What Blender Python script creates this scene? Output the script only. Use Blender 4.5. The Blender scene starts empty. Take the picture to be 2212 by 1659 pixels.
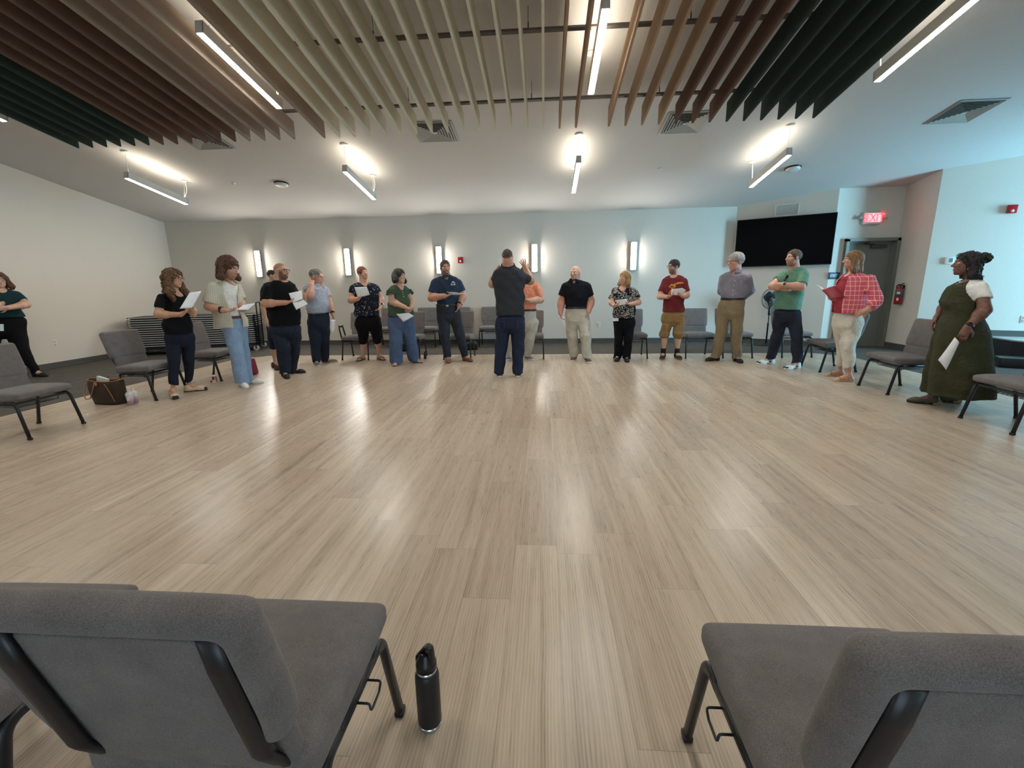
import bpy, bmesh, math, random
import numpy as np
from mathutils import Vector, Matrix
from mathutils.bvhtree import BVHTree

random.seed(7)
SC = bpy.context.scene
COL = SC.collection
rad = math.radians

# ------------------------------------------------------------------ camera
W, H = 2212, 1659
CX, CY = W / 2, H / 2
F = 975.3
HC = 1.38
PITCH, YAW, ROLL = rad(12.4706), rad(4.1951), rad(-0.9517)


def cam_axes():
    cy, sy = math.cos(YAW), math.sin(YAW)
    f0 = np.array([-sy, cy, 0.0]); r0 = np.array([cy, sy, 0.0]); u0 = np.array([0, 0, 1.0])
    f = f0 * math.cos(PITCH) - u0 * math.sin(PITCH)
    u = u0 * math.cos(PITCH) + f0 * math.sin(PITCH)
    r1 = r0 * math.cos(ROLL) + u * math.sin(ROLL)
    u1 = -r0 * math.sin(ROLL) + u * math.cos(ROLL)
    return r1, u1, f


AR, AU, AF = cam_axes()
EYE = np.array([0, 0, HC])


def ray(x, y):
    return AR * (x - CX) / F - AU * (y - CY) / F + AF


def on_floor(x, y, z=0.0):
    d = ray(x, y)
    return EYE + d * (z - HC) / d[2]


def at_y(x, y, Y):
    d = ray(x, y)
    return EYE + d * Y / d[1]


cam_data = bpy.data.cameras.new('camera')
cam = bpy.data.objects.new('camera', cam_data)
COL.objects.link(cam)
cam_data.sensor_fit = 'HORIZONTAL'
cam_data.sensor_width = 36.0
cam_data.lens = F / W * 36.0
cam_data.clip_start = 0.02
m = Matrix(((AR[0], AU[0], -AF[0], 0), (AR[1], AU[1], -AF[1], 0), (AR[2], AU[2], -AF[2], HC), (0, 0, 0, 1)))
cam.matrix_world = m
SC.camera = cam

# ------------------------------------------------------------------ scene helpers


def empty(name, loc=(0, 0, 0), rz=0.0):
    o = bpy.data.objects.new(name, None)
    COL.objects.link(o)
    o.location = loc
    o.rotation_euler = (0, 0, rz)
    o.empty_display_size = 0.1
    return o


def tag(o, label=None, cat=None, group=None, kind=None):
    if label: o['label'] = label
    if cat: o['category'] = cat
    if group: o['group'] = group
    if kind: o['kind'] = kind
    return o


def thing(name, label, cat, loc=(0, 0, 0), rz=0.0, group=None):
    return tag(empty(name, loc, rz), label, cat, group)


class MB:
    """collects geometry for ONE mesh object"""

    def __init__(self):
        self.v = []; self.f = []; self.mi = []; self.sm = []

    def add(self, vs, fs, mi=0, smooth=True):
        n = len(self.v)
        self.v += [tuple(float(c) for c in p) for p in vs]
        self.f += [tuple(i + n for i in f) for f in fs]
        self.mi += [mi] * len(fs); self.sm += [smooth] * len(fs)
        return self

    def box(self, c, s, rot=None, mi=0, bevel=0.0, seg=2):
        if bevel > 0:
            return self.rbox(c, s, bevel, rot, mi, n=0, seg=seg)
        hx, hy, hz = s[0] / 2, s[1] / 2, s[2] / 2
        vs = [Vector((x, y, z)) for z in (-hz, hz) for y in (-hy, hy) for x in (-hx, hx)]
        R = rot or Matrix.Identity(3)
        vs = [R @ p + Vector(c) for p in vs]
        return self.add(vs, [(0, 2, 3, 1), (4, 5, 7, 6), (0, 1, 5, 4), (2, 6, 7, 3), (0, 4, 6, 2), (1, 3, 7, 5)], mi, False)

    def rbox(self, c, s, r, rot=None, mi=0, n=6, seg=4, fn=None):
        """box with rounded edges; fn(unit pos u,v,w, point)->point for puffing"""
        h = [x / 2 for x in s]
        r = min(r, *[x * 0.999 for x in h])

        def axis(hh):
            a = [-hh + r * (1 - math.cos(math.pi / 2 * i / seg)) for i in range(seg + 1)]
            mid = [(-hh + r) + (2 * hh - 2 * r) * (i + 1) / (n + 1) for i in range(n)]
            b = [-x for x in reversed(a)]
            if 2 * hh - 2 * r < 1e-5: b = b[1:]
            return a + mid + b
        ax = [axis(x) for x in h]
        idx = {}; vs = []; fs = []

        def vid(i, j, k):
            key = (i, j, k)
            if key not in idx:
                p = Vector((ax[0][i], ax[1][j], ax[2][k]))
                q = Vector([max(-(h[t] - r), min(h[t] - r, p[t])) for t in range(3)])
                d = p - q
                if d.length > 1e-9: p = q + d.normalized() * r
                if fn: p = Vector(fn(p[0] / h[0], p[1] / h[1], p[2] / h[2], p))
                idx[key] = len(vs); vs.append(p)
            return idx[key]
        N = [len(a) for a in ax]
        for d in range(3):
            e, g = [(1, 2), (2, 0), (0, 1)][d]
            for side in (0, N[d] - 1):
                for a in range(N[e] - 1):
                    for b in range(N[g] - 1):
                        q = []
                        for da, db in ((0, 0), (1, 0), (1, 1), (0, 1)):
                            t = [0, 0, 0]; t[d] = side; t[e] = a + da; t[g] = b + db
                            q.append(vid(*t))
                        if side == 0: q.reverse()
                        fs.append(tuple(q))
        R = rot or Matrix.Identity(3)
        vs = [R @ p + Vector(c) for p in vs]
        return self.add(vs, fs, mi, True)

    def tube(self, pts, r, n=10, mi=0, prof=None, cap=True, smooth=True, up=None):
        """sweep a round (r) or given 2-D profile along a polyline"""
        pts = [Vector(p) for p in pts]
        if prof is None:
            rr = r if isinstance(r, (list, tuple)) else [r] * len(pts)
            prof = [(math.cos(2 * math.pi * i / n), math.sin(2 * math.pi * i / n)) for i in range(n)]
        else:
            rr = [1.0] * len(pts); n = len(prof)
        T = []
        for i in range(len(pts)):
            a = pts[max(0, i - 1)]; b = pts[min(len(pts) - 1, i + 1)]
            T.append((b - a).normalized())
        u = Vector(up) if up else (Vector((0, 0, 1)) if abs(T[0].z) < 0.9 else Vector((0, 1, 0)))
        u = (u - T[0] * u.dot(T[0])).normalized()
        vs = []; fs = []
        for i, p in enumerate(pts):
            u = (u - T[i] * u.dot(T[i]))
            if u.length < 1e-6: u = T[i].orthogonal()
            u.normalize(); w = T[i].cross(u)
            k = 1.0
            if 0 < i < len(pts) - 1:
                c = (pts[i] - pts[i - 1]).normalized().dot((pts[i + 1] - pts[i]).normalized())
                k = 1.0
            for a, b in prof:
                vs.append(p + (u * a + w * b) * rr[i] * k)
        for i in range(len(pts) - 1):
            for j in range(n):
                j2 = (j + 1) % n
                fs.append((i * n + j, i * n + j2, (i + 1) * n + j2, (i + 1) * n + j))
        if cap:
            fs.append(tuple(range(n - 1, -1, -1)))
            fs.append(tuple((len(pts) - 1) * n + j for j in range(n)))
        return self.add(vs, fs, mi, smooth)

    def lathe(self, prof, c=(0, 0, 0), n=32, mi=0, rot=None):
        """prof: list of (radius, z); closed at the axis when radius 0"""
        vs = []; fs = []
        R = rot or Matrix.Identity(3)
        for r, z in prof:
            for j in range(n):
                a = 2 * math.pi * j / n
                vs.append(R @ Vector((r * math.cos(a), r * math.sin(a), z)) + Vector(c))
        for i in range(len(prof) - 1):
            for j in range(n):
                j2 = (j + 1) % n
                fs.append((i * n + j, i * n + j2, (i + 1) * n + j2, (i + 1) * n + j))
        fs.append(tuple(range(n - 1, -1, -1)))
        fs.append(tuple((len(prof) - 1) * n + j for j in range(n)))
        return self.add(vs, fs, mi, True)

    def build(self, name, mats, parent=None, loc=None, rz=0.0, auto=None):
        me = bpy.data.meshes.new(name)
        me.from_pydata(self.v, [], self.f)
        if not isinstance(mats, (list, tuple)): mats = [mats]
        for mm in mats: me.materials.append(mm)
        me.polygons.foreach_set('material_index', self.mi)
        me.polygons.foreach_set('use_smooth', self.sm)
        me.update()
        if auto is not None: me.set_sharp_from_angle(angle=rad(auto))
        o = bpy.data.objects.new(name, me)
        COL.objects.link(o)
        if parent: o.parent = parent
        if loc is not None: o.location = loc
        o.rotation_euler = (0, 0, rz)
        return o


def copy_tree(o, parent=None):
    kids = list(o.children)
    c = o.copy(); COL.objects.link(c)
    if parent: c.parent = parent
    for k in kids: copy_tree(k, c)
    return c


def arc(a, b, c, r, n=6):
    """rounded corner at b between a and c"""
    a, b, c = Vector(a), Vector(b), Vector(c)
    d1 = (a - b).normalized(); d2 = (c - b).normalized()
    ang = d1.angle(d2); t = r / math.tan(ang / 2)
    t = min(t, (a - b).length * 0.49, (c - b).length * 0.49)
    p1 = b + d1 * t; p2 = b + d2 * t
    out = []
    for i in range(n + 1):
        s = i / n
        out.append(p1 * (1 - s) ** 2 + b * 2 * s * (1 - s) + p2 * s ** 2)
    return out


def path(pts, r, n=6):
    out = [Vector(pts[0])]
    for i in range(1, len(pts) - 1): out += arc(pts[i - 1], pts[i], pts[i + 1], r, n)
    out.append(Vector(pts[-1]))
    return out


def oval(a, b, n=12, p=2.6):
    o = []
    for i in range(n):
        t = 2 * math.pi * (i + 0.5) / n
        c, s = math.cos(t), math.sin(t)
        k = (abs(c) ** p + abs(s) ** p) ** (-1 / p)
        o.append((a * c * k, b * s * k))
    return o


# ------------------------------------------------------------------ materials
def lin(h):
    if isinstance(h, (tuple, list)): r = h
    else:
        h = h.lstrip('#'); r = [int(h[i:i + 2], 16) for i in (0, 2, 4)]
    out = []
    for c in r:
        c = c / 255
        out.append(c / 12.92 if c <= 0.04045 else ((c + 0.055) / 1.055) ** 2.4)
    return tuple(out) + (1.0,)


class NT:
    def __init__(self, name):
        self.m = bpy.data.materials.new(name); self.m.use_nodes = True
        self.t = self.m.node_tree; self.n = self.t.nodes; self.l = self.t.links
        self.b = self.n['Principled BSDF']

    def node(self, typ, **kw):
        nd = self.n.new(typ)
        for k, v in kw.items():
            if hasattr(nd, k) and not k.startswith('in_'): setattr(nd, k, v)
        return nd

    def link(self, a, b): self.l.new(a, b)

    def coord(self, scale=(1, 1, 1), rot=(0, 0, 0), loc=(0, 0, 0), which='Object'):
        tc = self.node('ShaderNodeTexCoord'); mp = self.node('ShaderNodeMapping')
        mp.inputs['Scale'].default_value = scale; mp.inputs['Rotation'].default_value = rot
        mp.inputs['Location'].default_value = loc
        self.link(tc.outputs[which], mp.inputs['Vector'])
        return mp.outputs['Vector']

    def noise(self, vec, scale, detail=3, rough=0.55, dist=0.0):
        n = self.node('ShaderNodeTexNoise')
        n.inputs['Scale'].default_value = scale; n.inputs['Detail'].default_value = detail
        n.inputs['Roughness'].default_value = rough; n.inputs['Distortion'].default_value = dist
        if vec: self.link(vec, n.inputs['Vector'])
        return n.outputs['Fac']

    def ramp(self, fac, stops, interp='LINEAR'):
        r = self.node('ShaderNodeValToRGB'); r.color_ramp.interpolation = interp
        e = r.color_ramp.elements
        while len(e) < len(stops): e.new(0.5)
        for i, (p, c) in enumerate(stops):
            e[i].position = p; e[i].color = c if len(c) == 4 else lin(c)
        self.link(fac, r.inputs['Fac'])
        return r.outputs['Color']

    def mix(self, fac, a, b, mode='MIX'):
        x = self.node('ShaderNodeMix'); x.data_type = 'RGBA'; x.blend_type = mode
        for s, v in ((x.inputs[0], fac), (x.inputs[6], a), (x.inputs[7], b)):
            if hasattr(v, 'is_linked') or hasattr(v, 'links'): self.link(v, s)
            else: s.default_value = v
        return x.outputs[2]

    def math(self, op, a, b=None):
        x = self.node('ShaderNodeMath'); x.operation = op
        for i, v in enumerate((a, b)):
            if v is None: continue
            if hasattr(v, 'links'): self.link(v, x.inputs[i])
            else: x.inputs[i].default_value = v
        return x.outputs[0]

    def bump(self, h, strength, dist=0.01):
        b = self.node('ShaderNodeBump'); b.inputs['Strength'].default_value = strength
        b.inputs['Distance'].default_value = dist
        self.link(h, b.inputs['Height']); self.link(b.outputs['Normal'], self.b.inputs['Normal'])

    def set(self, color=None, rough=None, metal=None, spec=None, **kw):
        B = self.b.inputs
        if color is not None:
            if hasattr(color, 'links'): self.link(color, B['Base Color'])
            else: B['Base Color'].default_value = color
        if rough is not None:
            if hasattr(rough, 'links'): self.link(rough, B['Roughness'])
            else: B['Roughness'].default_value = rough
        if metal is not None: B['Metallic'].default_value = metal
        if spec is not None: B['Specular IOR Level'].default_value = spec
        return self


def plain(name, hexc, rough=0.5, metal=0.0, spec=0.5, var=0.08, scale=30.0, bump=0.0):
    t = NT(name); c = lin(hexc)
    v = t.coord()
    f = t.noise(v, scale, 3)
    lo = tuple(x * (1 - var) for x in c[:3]) + (1,); hi = tuple(min(1, x * (1 + var)) for x in c[:3]) + (1,)
    t.set(t.ramp(f, [(0.3, lo), (0.7, hi)]), rough, metal, spec)
    if bump: t.bump(f, bump, 0.004)
    return t.m


def emit(name, col, strength):
    t = NT(name)
    t.set((0.8, 0.8, 0.8, 1), 0.4)
    t.b.inputs['Emission Color'].default_value = col
    t.b.inputs['Emission Strength'].default_value = strength
    return t.m


def cloth(name, hexc, var=0.12, weave=900.0, bump=0.4, fold=0.0, rough=0.9):
    t = NT(name); c = lin(hexc); v = t.coord()
    f = t.noise(v, 9, 4, 0.6); g = t.noise(v, weave / 6, 2)
    k = t.math('ADD', t.math('MULTIPLY', f, 0.6), t.math('MULTIPLY', g, 0.4))
    lo = tuple(x * (1 - var) for x in c[:3]) + (1,); hi = tuple(min(1, x * (1 + var)) for x in c[:3]) + (1,)
    t.set(t.ramp(k, [(0.35, lo), (0.65, hi)]), rough, 0, 0.2)
    w = t.noise(v, 14, 3, 0.6, 0.8)
    t.bump(w, bump, 0.05)
    return t.m
# ------------------------------------------------------------------ implicit surfaces meshed with surface nets
def unit(v):
    v = np.array(v, float); return v / (np.linalg.norm(v) + 1e-12)


def make_axis(lo, hi, fine, hf, hc):
    """grid coordinates from lo to hi, step hc, refined to hf inside the given intervals"""
    out = [lo]; x = lo
    while x < hi:
        st = hf if any(a - hc <= x <= b for a, b in fine) else hc
        x += st; out.append(x)
    return np.array(out, np.float32)


class Field:
    def __init__(self, xs, ys, zs):
        self.ax = (xs, ys, zs)
        self.d = np.full((len(xs), len(ys), len(zs)), 0.25, np.float32)

    def sub(self, lo, hi):
        s = []
        for a, l, h in zip(self.ax, lo, hi):
            i = max(0, int(np.searchsorted(a, l)) - 1); j = min(len(a), int(np.searchsorted(a, h)) + 1)
            s.append(slice(i, max(j, i + 1)))
        s = tuple(s)
        X = self.ax[0][s[0]][:, None, None]; Y = self.ax[1][s[1]][None, :, None]; Z = self.ax[2][s[2]][None, None, :]
        return s, X, Y, Z

    def join(self, s, v, k):
        a = self.d[s]
        if k > 0:
            h = np.clip(0.5 + 0.5 * (v - a) / k, 0, 1)
            self.d[s] = v + (a - v) * h - k * h * (1 - h)
        else: self.d[s] = np.minimum(a, v)

    def cut(self, s, v, k=0.0):
        a = self.d[s]; v = -v
        if k > 0:
            h = np.clip(0.5 - 0.5 * (v - a) / k, 0, 1)
            self.d[s] = v + (a - v) * h + k * h * (1 - h)
        else: self.d[s] = np.maximum(a, v)

    def _cone(self, X, Y, Z, a, b, ra, rb, flat=False):
        a = np.array(a, float); b = np.array(b, float); ab = b - a; L2 = ab @ ab + 1e-12
        px, py, pz = X - a[0], Y - a[1], Z - a[2]
        tt = (px * ab[0] + py * ab[1] + pz * ab[2]) / L2
        tc = np.clip(tt, 0, 1)
        dx, dy, dz = px - ab[0] * tc, py - ab[1] * tc, pz - ab[2] * tc
        dd = np.sqrt(dx * dx + dy * dy + dz * dz) - (ra + (rb - ra) * tc)
        if flat:
            L = math.sqrt(L2)
            if flat in ('end', 'both'): dd = np.maximum(dd, (tt - 1) * L)
            if flat in ('start', 'both'): dd = np.maximum(dd, -tt * L)
        return dd

    def cone(self, a, b, ra, rb, k=0.02, op='u', flat=False):
        m = max(ra, rb) + k + 0.03
        lo = np.minimum(a, b) - m; hi = np.maximum(a, b) + m
        s, X, Y, Z = self.sub(lo, hi)
        v = self._cone(X, Y, Z, a, b, ra, rb, flat)
        (self.join if op == 'u' else self.cut)(s, v, k)

    def ell(self, c, r, k=0.02, op='u', R=None):
        c = np.array(c, float); r = np.array(r, float)
        m = max(r) + k + 0.03
        s, X, Y, Z = self.sub(c - m, c + m)
        x, y, z = X - c[0], Y - c[1], Z - c[2]
        if R is not None:   # rows of R = local axes
            x, y, z = (R[0][0] * x + R[0][1] * y + R[0][2] * z, R[1][0] * x + R[1][1] * y + R[1][2] * z, R[2][0] * x + R[2][1] * y + R[2][2] * z)
        k0 = np.sqrt((x / r[0]) ** 2 + (y / r[1]) ** 2 + (z / r[2]) ** 2)
        k1 = np.sqrt((x / r[0] ** 2) ** 2 + (y / r[1] ** 2) ** 2 + (z / r[2] ** 2) ** 2) + 1e-6
        v = k0 * (k0 - 1) / k1
        (self.join if op == 'u' else self.cut)(s, v, k)

    def loft(self, rows, k=0.02, grow=0.0, p=2.2, op='u', zlo=None, zhi=None, fn=None):
        """rows: (z, x centre, y centre, half width, half depth) sorted by z"""
        rows = sorted(rows); R = np.array(rows, float)
        z0, z1 = (R[0, 0] if zlo is None else zlo), (R[-1, 0] if zhi is None else zhi)
        m = 0.06 + max(0, grow)
        lo = (np.min(R[:, 1] - R[:, 3]) - m, np.min(R[:, 2] - R[:, 4]) - m, z0 - m); hi = (np.max(R[:, 1] + R[:, 3]) + m, np.max(R[:, 2] + R[:, 4]) + m, z1 + m)
        s, X, Y, Z = self.sub(lo, hi)
        zz = Z.ravel()
        def smooth(col):
            return np.interp(zz, R[:, 0], R[:, col])[None, None, :]
        cx, cy, w, d = (smooth(i) for i in (1, 2, 3, 4))
        w = np.maximum(w + grow, 0.01); d = np.maximum(d + grow, 0.01)
        u = np.abs(X - cx) / w; v = np.abs(Y - cy) / d
        f = (u ** p + v ** p) ** (1 / p)
        dist = (f - 1) * np.minimum(w, d)
        if fn is not None: dist = dist + fn(X, Y, Z)
        dist = np.maximum(dist, np.maximum(z0 - Z, Z - z1))
        (self.join if op == 'u' else self.cut)(s, dist.astype(np.float32), k)

    def mesh(self):
        d = self.d; xs, ys, zs = self.ax
        ins = d < 0
        nx, ny, nz = d.shape
        c = np.zeros((nx - 1, ny - 1, nz - 1), np.int8)
        for i in (0, 1):
            for j in (0, 1):
                for k in (0, 1): c += ins[i:nx - 1 + i, j:ny - 1 + j, k:nz - 1 + k]
        act = (c > 0) & (c < 8)
        I, J, K = np.nonzero(act)
        if len(I) == 0: return np.zeros((0, 3)), np.zeros((0, 4), int)
        ids = np.full(act.shape, -1, np.int32); ids[I, J, K] = np.arange(len(I))
        acc = np.zeros((len(I), 3)); cnt = np.zeros(len(I))
        corners = [(i, j, k) for i in (0, 1) for j in (0, 1) for k in (0, 1)]
        for a in corners:
            for ax in range(3):
                if a[ax]: continue
                b = list(a); b[ax] = 1
                va = d[I + a[0], J + a[1], K + a[2]].astype(float); vb = d[I + b[0], J + b[1], K + b[2]].astype(float)
                mk = (va < 0) != (vb < 0)
                t = np.where(mk, va / (va - vb + 1e-20), 0)
                pa = np.stack([xs[I + a[0]], ys[J + a[1]], zs[K + a[2]]], 1); pb = np.stack([xs[I + b[0]], ys[J + b[1]], zs[K + b[2]]], 1)
                acc += np.where(mk[:, None], pa + (pb - pa) * t[:, None], 0); cnt += mk
        V = acc / np.maximum(cnt, 1)[:, None]
        Q = []
        for ax in range(3):
            e, g = [(1, 2), (2, 0), (0, 1)][ax]
            sl0 = [slice(None)] * 3; sl1 = [slice(None)] * 3
            sl0[ax] = slice(0, -1); sl1[ax] = slice(1, None)
            ch = ins[tuple(sl0)] != ins[tuple(sl1)]
            P = np.array(np.nonzero(ch)).T
            if len(P) == 0: continue
            sh = np.array(act.shape)
            ok = np.ones(len(P), bool)
            for q in (e, g): ok &= (P[:, q] > 0) & (P[:, q] < sh[q])
            P = P[ok]
            s0 = ins[P[:, 0], P[:, 1], P[:, 2]]
            quad = []
            for de, dg in ((-1, -1), (0, -1), (0, 0), (-1, 0)):
                c2 = P.copy(); c2[:, e] += de; c2[:, g] += dg
                quad.append(ids[c2[:, 0], c2[:, 1], c2[:, 2]])
            quad = np.stack(quad, 1)
            quad[~s0] = quad[~s0][:, ::-1]
            Q.append(quad[(quad >= 0).all(1)])
        return V, np.concatenate(Q)


def np_obj(name, V, Q, mats, parent, colors=None, mat_idx=None):
    me = bpy.data.meshes.new(name)
    n, q = len(V), len(Q)
    me.vertices.add(n); me.vertices.foreach_set('co', V.astype(np.float32).ravel())
    me.loops.add(q * 4); me.loops.foreach_set('vertex_index', Q.astype(np.int32).ravel())
    me.polygons.add(q); me.polygons.foreach_set('loop_start', np.arange(0, q * 4, 4, dtype=np.int32))
    me.polygons.foreach_set('loop_total', np.full(q, 4, np.int32))
    if not isinstance(mats, (list, tuple)): mats = [mats]
    for m_ in mats: me.materials.append(m_)
    if mat_idx is not None: me.polygons.foreach_set('material_index', mat_idx.astype(np.int32))
    me.polygons.foreach_set('use_smooth', np.ones(q, bool))
    me.update(calc_edges=True); me.validate()
    if colors is not None:
        at = me.color_attributes.new('skin_tone', 'FLOAT_COLOR', 'POINT')
        at.data.foreach_set('color', np.concatenate([colors, np.ones((n, 1))], 1).astype(np.float32).ravel())
    o = bpy.data.objects.new(name, me); COL.objects.link(o)
    if parent: o.parent = parent
    return o


def smooth01(x, a, b):
    t = np.clip((x - a) / (b - a), 0, 1); return t * t * (3 - 2 * t)


# ------------------------------------------------------------------ room materials
WALLC = '#cfcabd'
t = NT('wall_paint'); v = t.coord(); n_ = t.noise(v, 60, 3)
t.set(t.ramp(n_, [(0.3, lin('#d1c9bd')), (0.7, lin('#d6cec2'))]), 0.75, 0, 0.3); t.bump(t.noise(v, 160, 2), 0.12, 0.004)
M_WALL = t.m
t = NT('ceiling_paint'); v = t.coord(); n_ = t.noise(v, 40, 3)
t.set(t.ramp(n_, [(0.3, lin('#c7c3be')), (0.7, lin('#cbc7c2'))]), 0.85, 0, 0.2); t.bump(t.noise(v, 140, 2), 0.1, 0.004)
M_CEIL = t.m
M_BASE = plain('rubber_baseboard', '#4b4a46', 0.55, var=0.05)
# vinyl plank floor: planks run along Y
t = NT('vinyl_plank')
PW, PL = 0.2165, 1.22
vec = t.coord()
sep = t.node('ShaderNodeSeparateXYZ'); t.link(vec, sep.inputs[0])
u = t.math('DIVIDE', t.math('SUBTRACT', sep.outputs[0], 0.064), PW)
row = t.math('FLOOR', u)
wn = t.node('ShaderNodeTexWhiteNoise'); wn.noise_dimensions = '1D'; t.link(row, wn.inputs['W'])
vv = t.math('ADD', t.math('DIVIDE', sep.outputs[1], PL), t.math('MULTIPLY', wn.outputs['Value'], 7.31))
cellv = t.math('FLOOR', vv)
cmb = t.node('ShaderNodeCombineXYZ'); t.link(row, cmb.inputs[0]); t.link(cellv, cmb.inputs[1])
wn2 = t.node('ShaderNodeTexWhiteNoise'); wn2.noise_dimensions = '3D'; t.link(cmb.outputs[0], wn2.inputs['Vector'])
# seams
fu = t.math('FRACT', u); fv = t.math('FRACT', vv)
eu = t.math('MULTIPLY', t.math('MINIMUM', fu, t.math('SUBTRACT', 1.0, fu)), PW)
ev = t.math('MULTIPLY', t.math('MINIMUM', fv, t.math('SUBTRACT', 1.0, fv)), PL)
em = t.math('MINIMUM', eu, ev)
seam = t.math('LESS_THAN', em, 0.0011)
# grain: offset every plank
off = t.node('ShaderNodeCombineXYZ')
t.link(t.math('MULTIPLY', wn2.outputs['Value'], 40.0), off.inputs[0]); t.link(t.math('MULTIPLY', wn.outputs['Value'], 20.0), off.inputs[1])
add = t.node('ShaderNodeVectorMath'); add.operation = 'ADD'; t.link(vec, add.inputs[0]); t.link(off.outputs[0], add.inputs[1])
mp1 = t.node('ShaderNodeMapping'); mp1.inputs['Scale'].default_value = (26, 0.9, 1); t.link(add.outputs[0], mp1.inputs['Vector'])
g1 = t.noise(mp1.outputs[0], 1.0, 5, 0.6, 0.3)
mp2 = t.node('ShaderNodeMapping'); mp2.inputs['Scale'].default_value = (11, 0.42, 1); t.link(add.outputs[0], mp2.inputs['Vector'])
g2 = t.noise(mp2.outputs[0], 1.0, 3, 0.55, 0.6)
mp3 = t.node('ShaderNodeMapping'); mp3.inputs['Scale'].default_value = (190, 7, 1); t.link(add.outputs[0], mp3.inputs['Vector'])
g3 = t.noise(mp3.outputs[0], 1.0, 3, 0.6)
wv = t.node('ShaderNodeTexWave'); wv.wave_type = 'BANDS'; wv.bands_direction = 'X'
wv.inputs['Scale'].default_value = 26; wv.inputs['Distortion'].default_value = 9; wv.inputs['Detail'].default_value = 2
wv.inputs['Detail Scale'].default_value = 0.35
mp4 = t.node('ShaderNodeMapping'); mp4.inputs['Scale'].default_value = (1.0, 0.14, 1); t.link(add.outputs[0], mp4.inputs['Vector'])
t.link(mp4.outputs[0], wv.inputs['Vector'])
grain = t.math('ADD', t.math('ADD', t.math('MULTIPLY', g1, 0.36), t.math('MULTIPLY', g2, 0.42)),
               t.math('ADD', t.math('MULTIPLY', g3, 0.14), t.math('MULTIPLY', wv.outputs['Fac'], 0.08)))
col = t.ramp(grain, [(0.33, lin('#9a8977')), (0.44, lin('#b7a693')), (0.55, lin('#c9b8a5')), (0.68, lin('#d8c9b7'))])
tint = t.ramp(wn2.outputs['Value'], [(0.0, lin('#e6e0dc')), (0.5, lin('#f1eeea')), (1.0, lin('#faf8f5'))])
col = t.mix(1.0, col, tint, 'MULTIPLY')
col = t.mix(t.math('MULTIPLY', seam, 0.4), col, lin('#4d4338'))
t.set(col, t.ramp(g3, [(0.3, (0.25,) * 3 + (1,)), (0.7, (0.36,) * 3 + (1,))]), 0, 0.38)
t.bump(t.math('ADD', t.math('MULTIPLY', g3, 0.6), t.math('MULTIPLY', t.math('SUBTRACT', 1.0, seam), 0.5)), 0.16, 0.0015)
M_WOOD = t.m
t = NT('carpet_tile'); v = t.coord(); a = t.noise(v, 6, 4); b = t.noise(v, 260, 2)
mpc = t.coord((3, 90, 3)); c_ = t.noise(mpc, 1.0, 3)
k = t.math('ADD', t.math('MULTIPLY', a, 0.25), t.math('ADD', t.math('MULTIPLY', b, 0.4), t.math('MULTIPLY', c_, 0.35)))
t.set(t.ramp(k, [(0.3, lin('#46423e')), (0.7, lin('#6b6660'))]), 0.95, 0, 0.1); t.bump(b, 0.5, 0.006)
M_CARPET = t.m
M_DOOR = plain('door_paint', '#76756b', 0.45, var=0.03)
M_WHITE = plain('white_metal', '#dddbd4', 0.4, var=0.02)
M_GREYW = plain('diffuser_metal', '#c9c8c3', 0.4, var=0.03)
M_DARKSLOT = plain('slot_shadow', '#191918', 0.8)
M_BLACK = plain('black_metal', '#131316', 0.42, spec=0.5, var=0.2)
M_BLACKP = plain('black_plastic', '#111113', 0.35, var=0.1)
M_SCREEN = plain('tv_screen', '#020204', 0.5, spec=0.08, var=0.02)
M_RAIL = plain('dark_rail', '#57504a', 0.5, var=0.05)
M_CHROME = plain('chrome_steel', '#cfd0d2', 0.22, metal=1.0, var=0.03)
M_RED = plain('red_paint', '#a3151a', 0.35, var=0.05)

# ------------------------------------------------------------------ room shell
YB, XL, XR, YF = 10.75, -9.05, 11.0, -3.6
C0, CS = 2.95, 1 / 6.0


def ceil_z(y):
    return C0 + CS * (YB - y) if y > 0 else C0 + CS * YB + CS * y


def poly_prism(name, outline, z0, z1, mat, parent=None):
    mb = MB(); n = len(outline)
    vs = [(x, y, z0) for x, y in outline] + [(x, y, z1) for x, y in outline]
    fs = [tuple(range(n - 1, -1, -1)), tuple(range(n, 2 * n))]
    fs += [(i, (i + 1) % n, n + (i + 1) % n, n + i) for i in range(n)]
    mb.add(vs, fs, 0, False)
    return mb.build(name, mat, parent)


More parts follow.
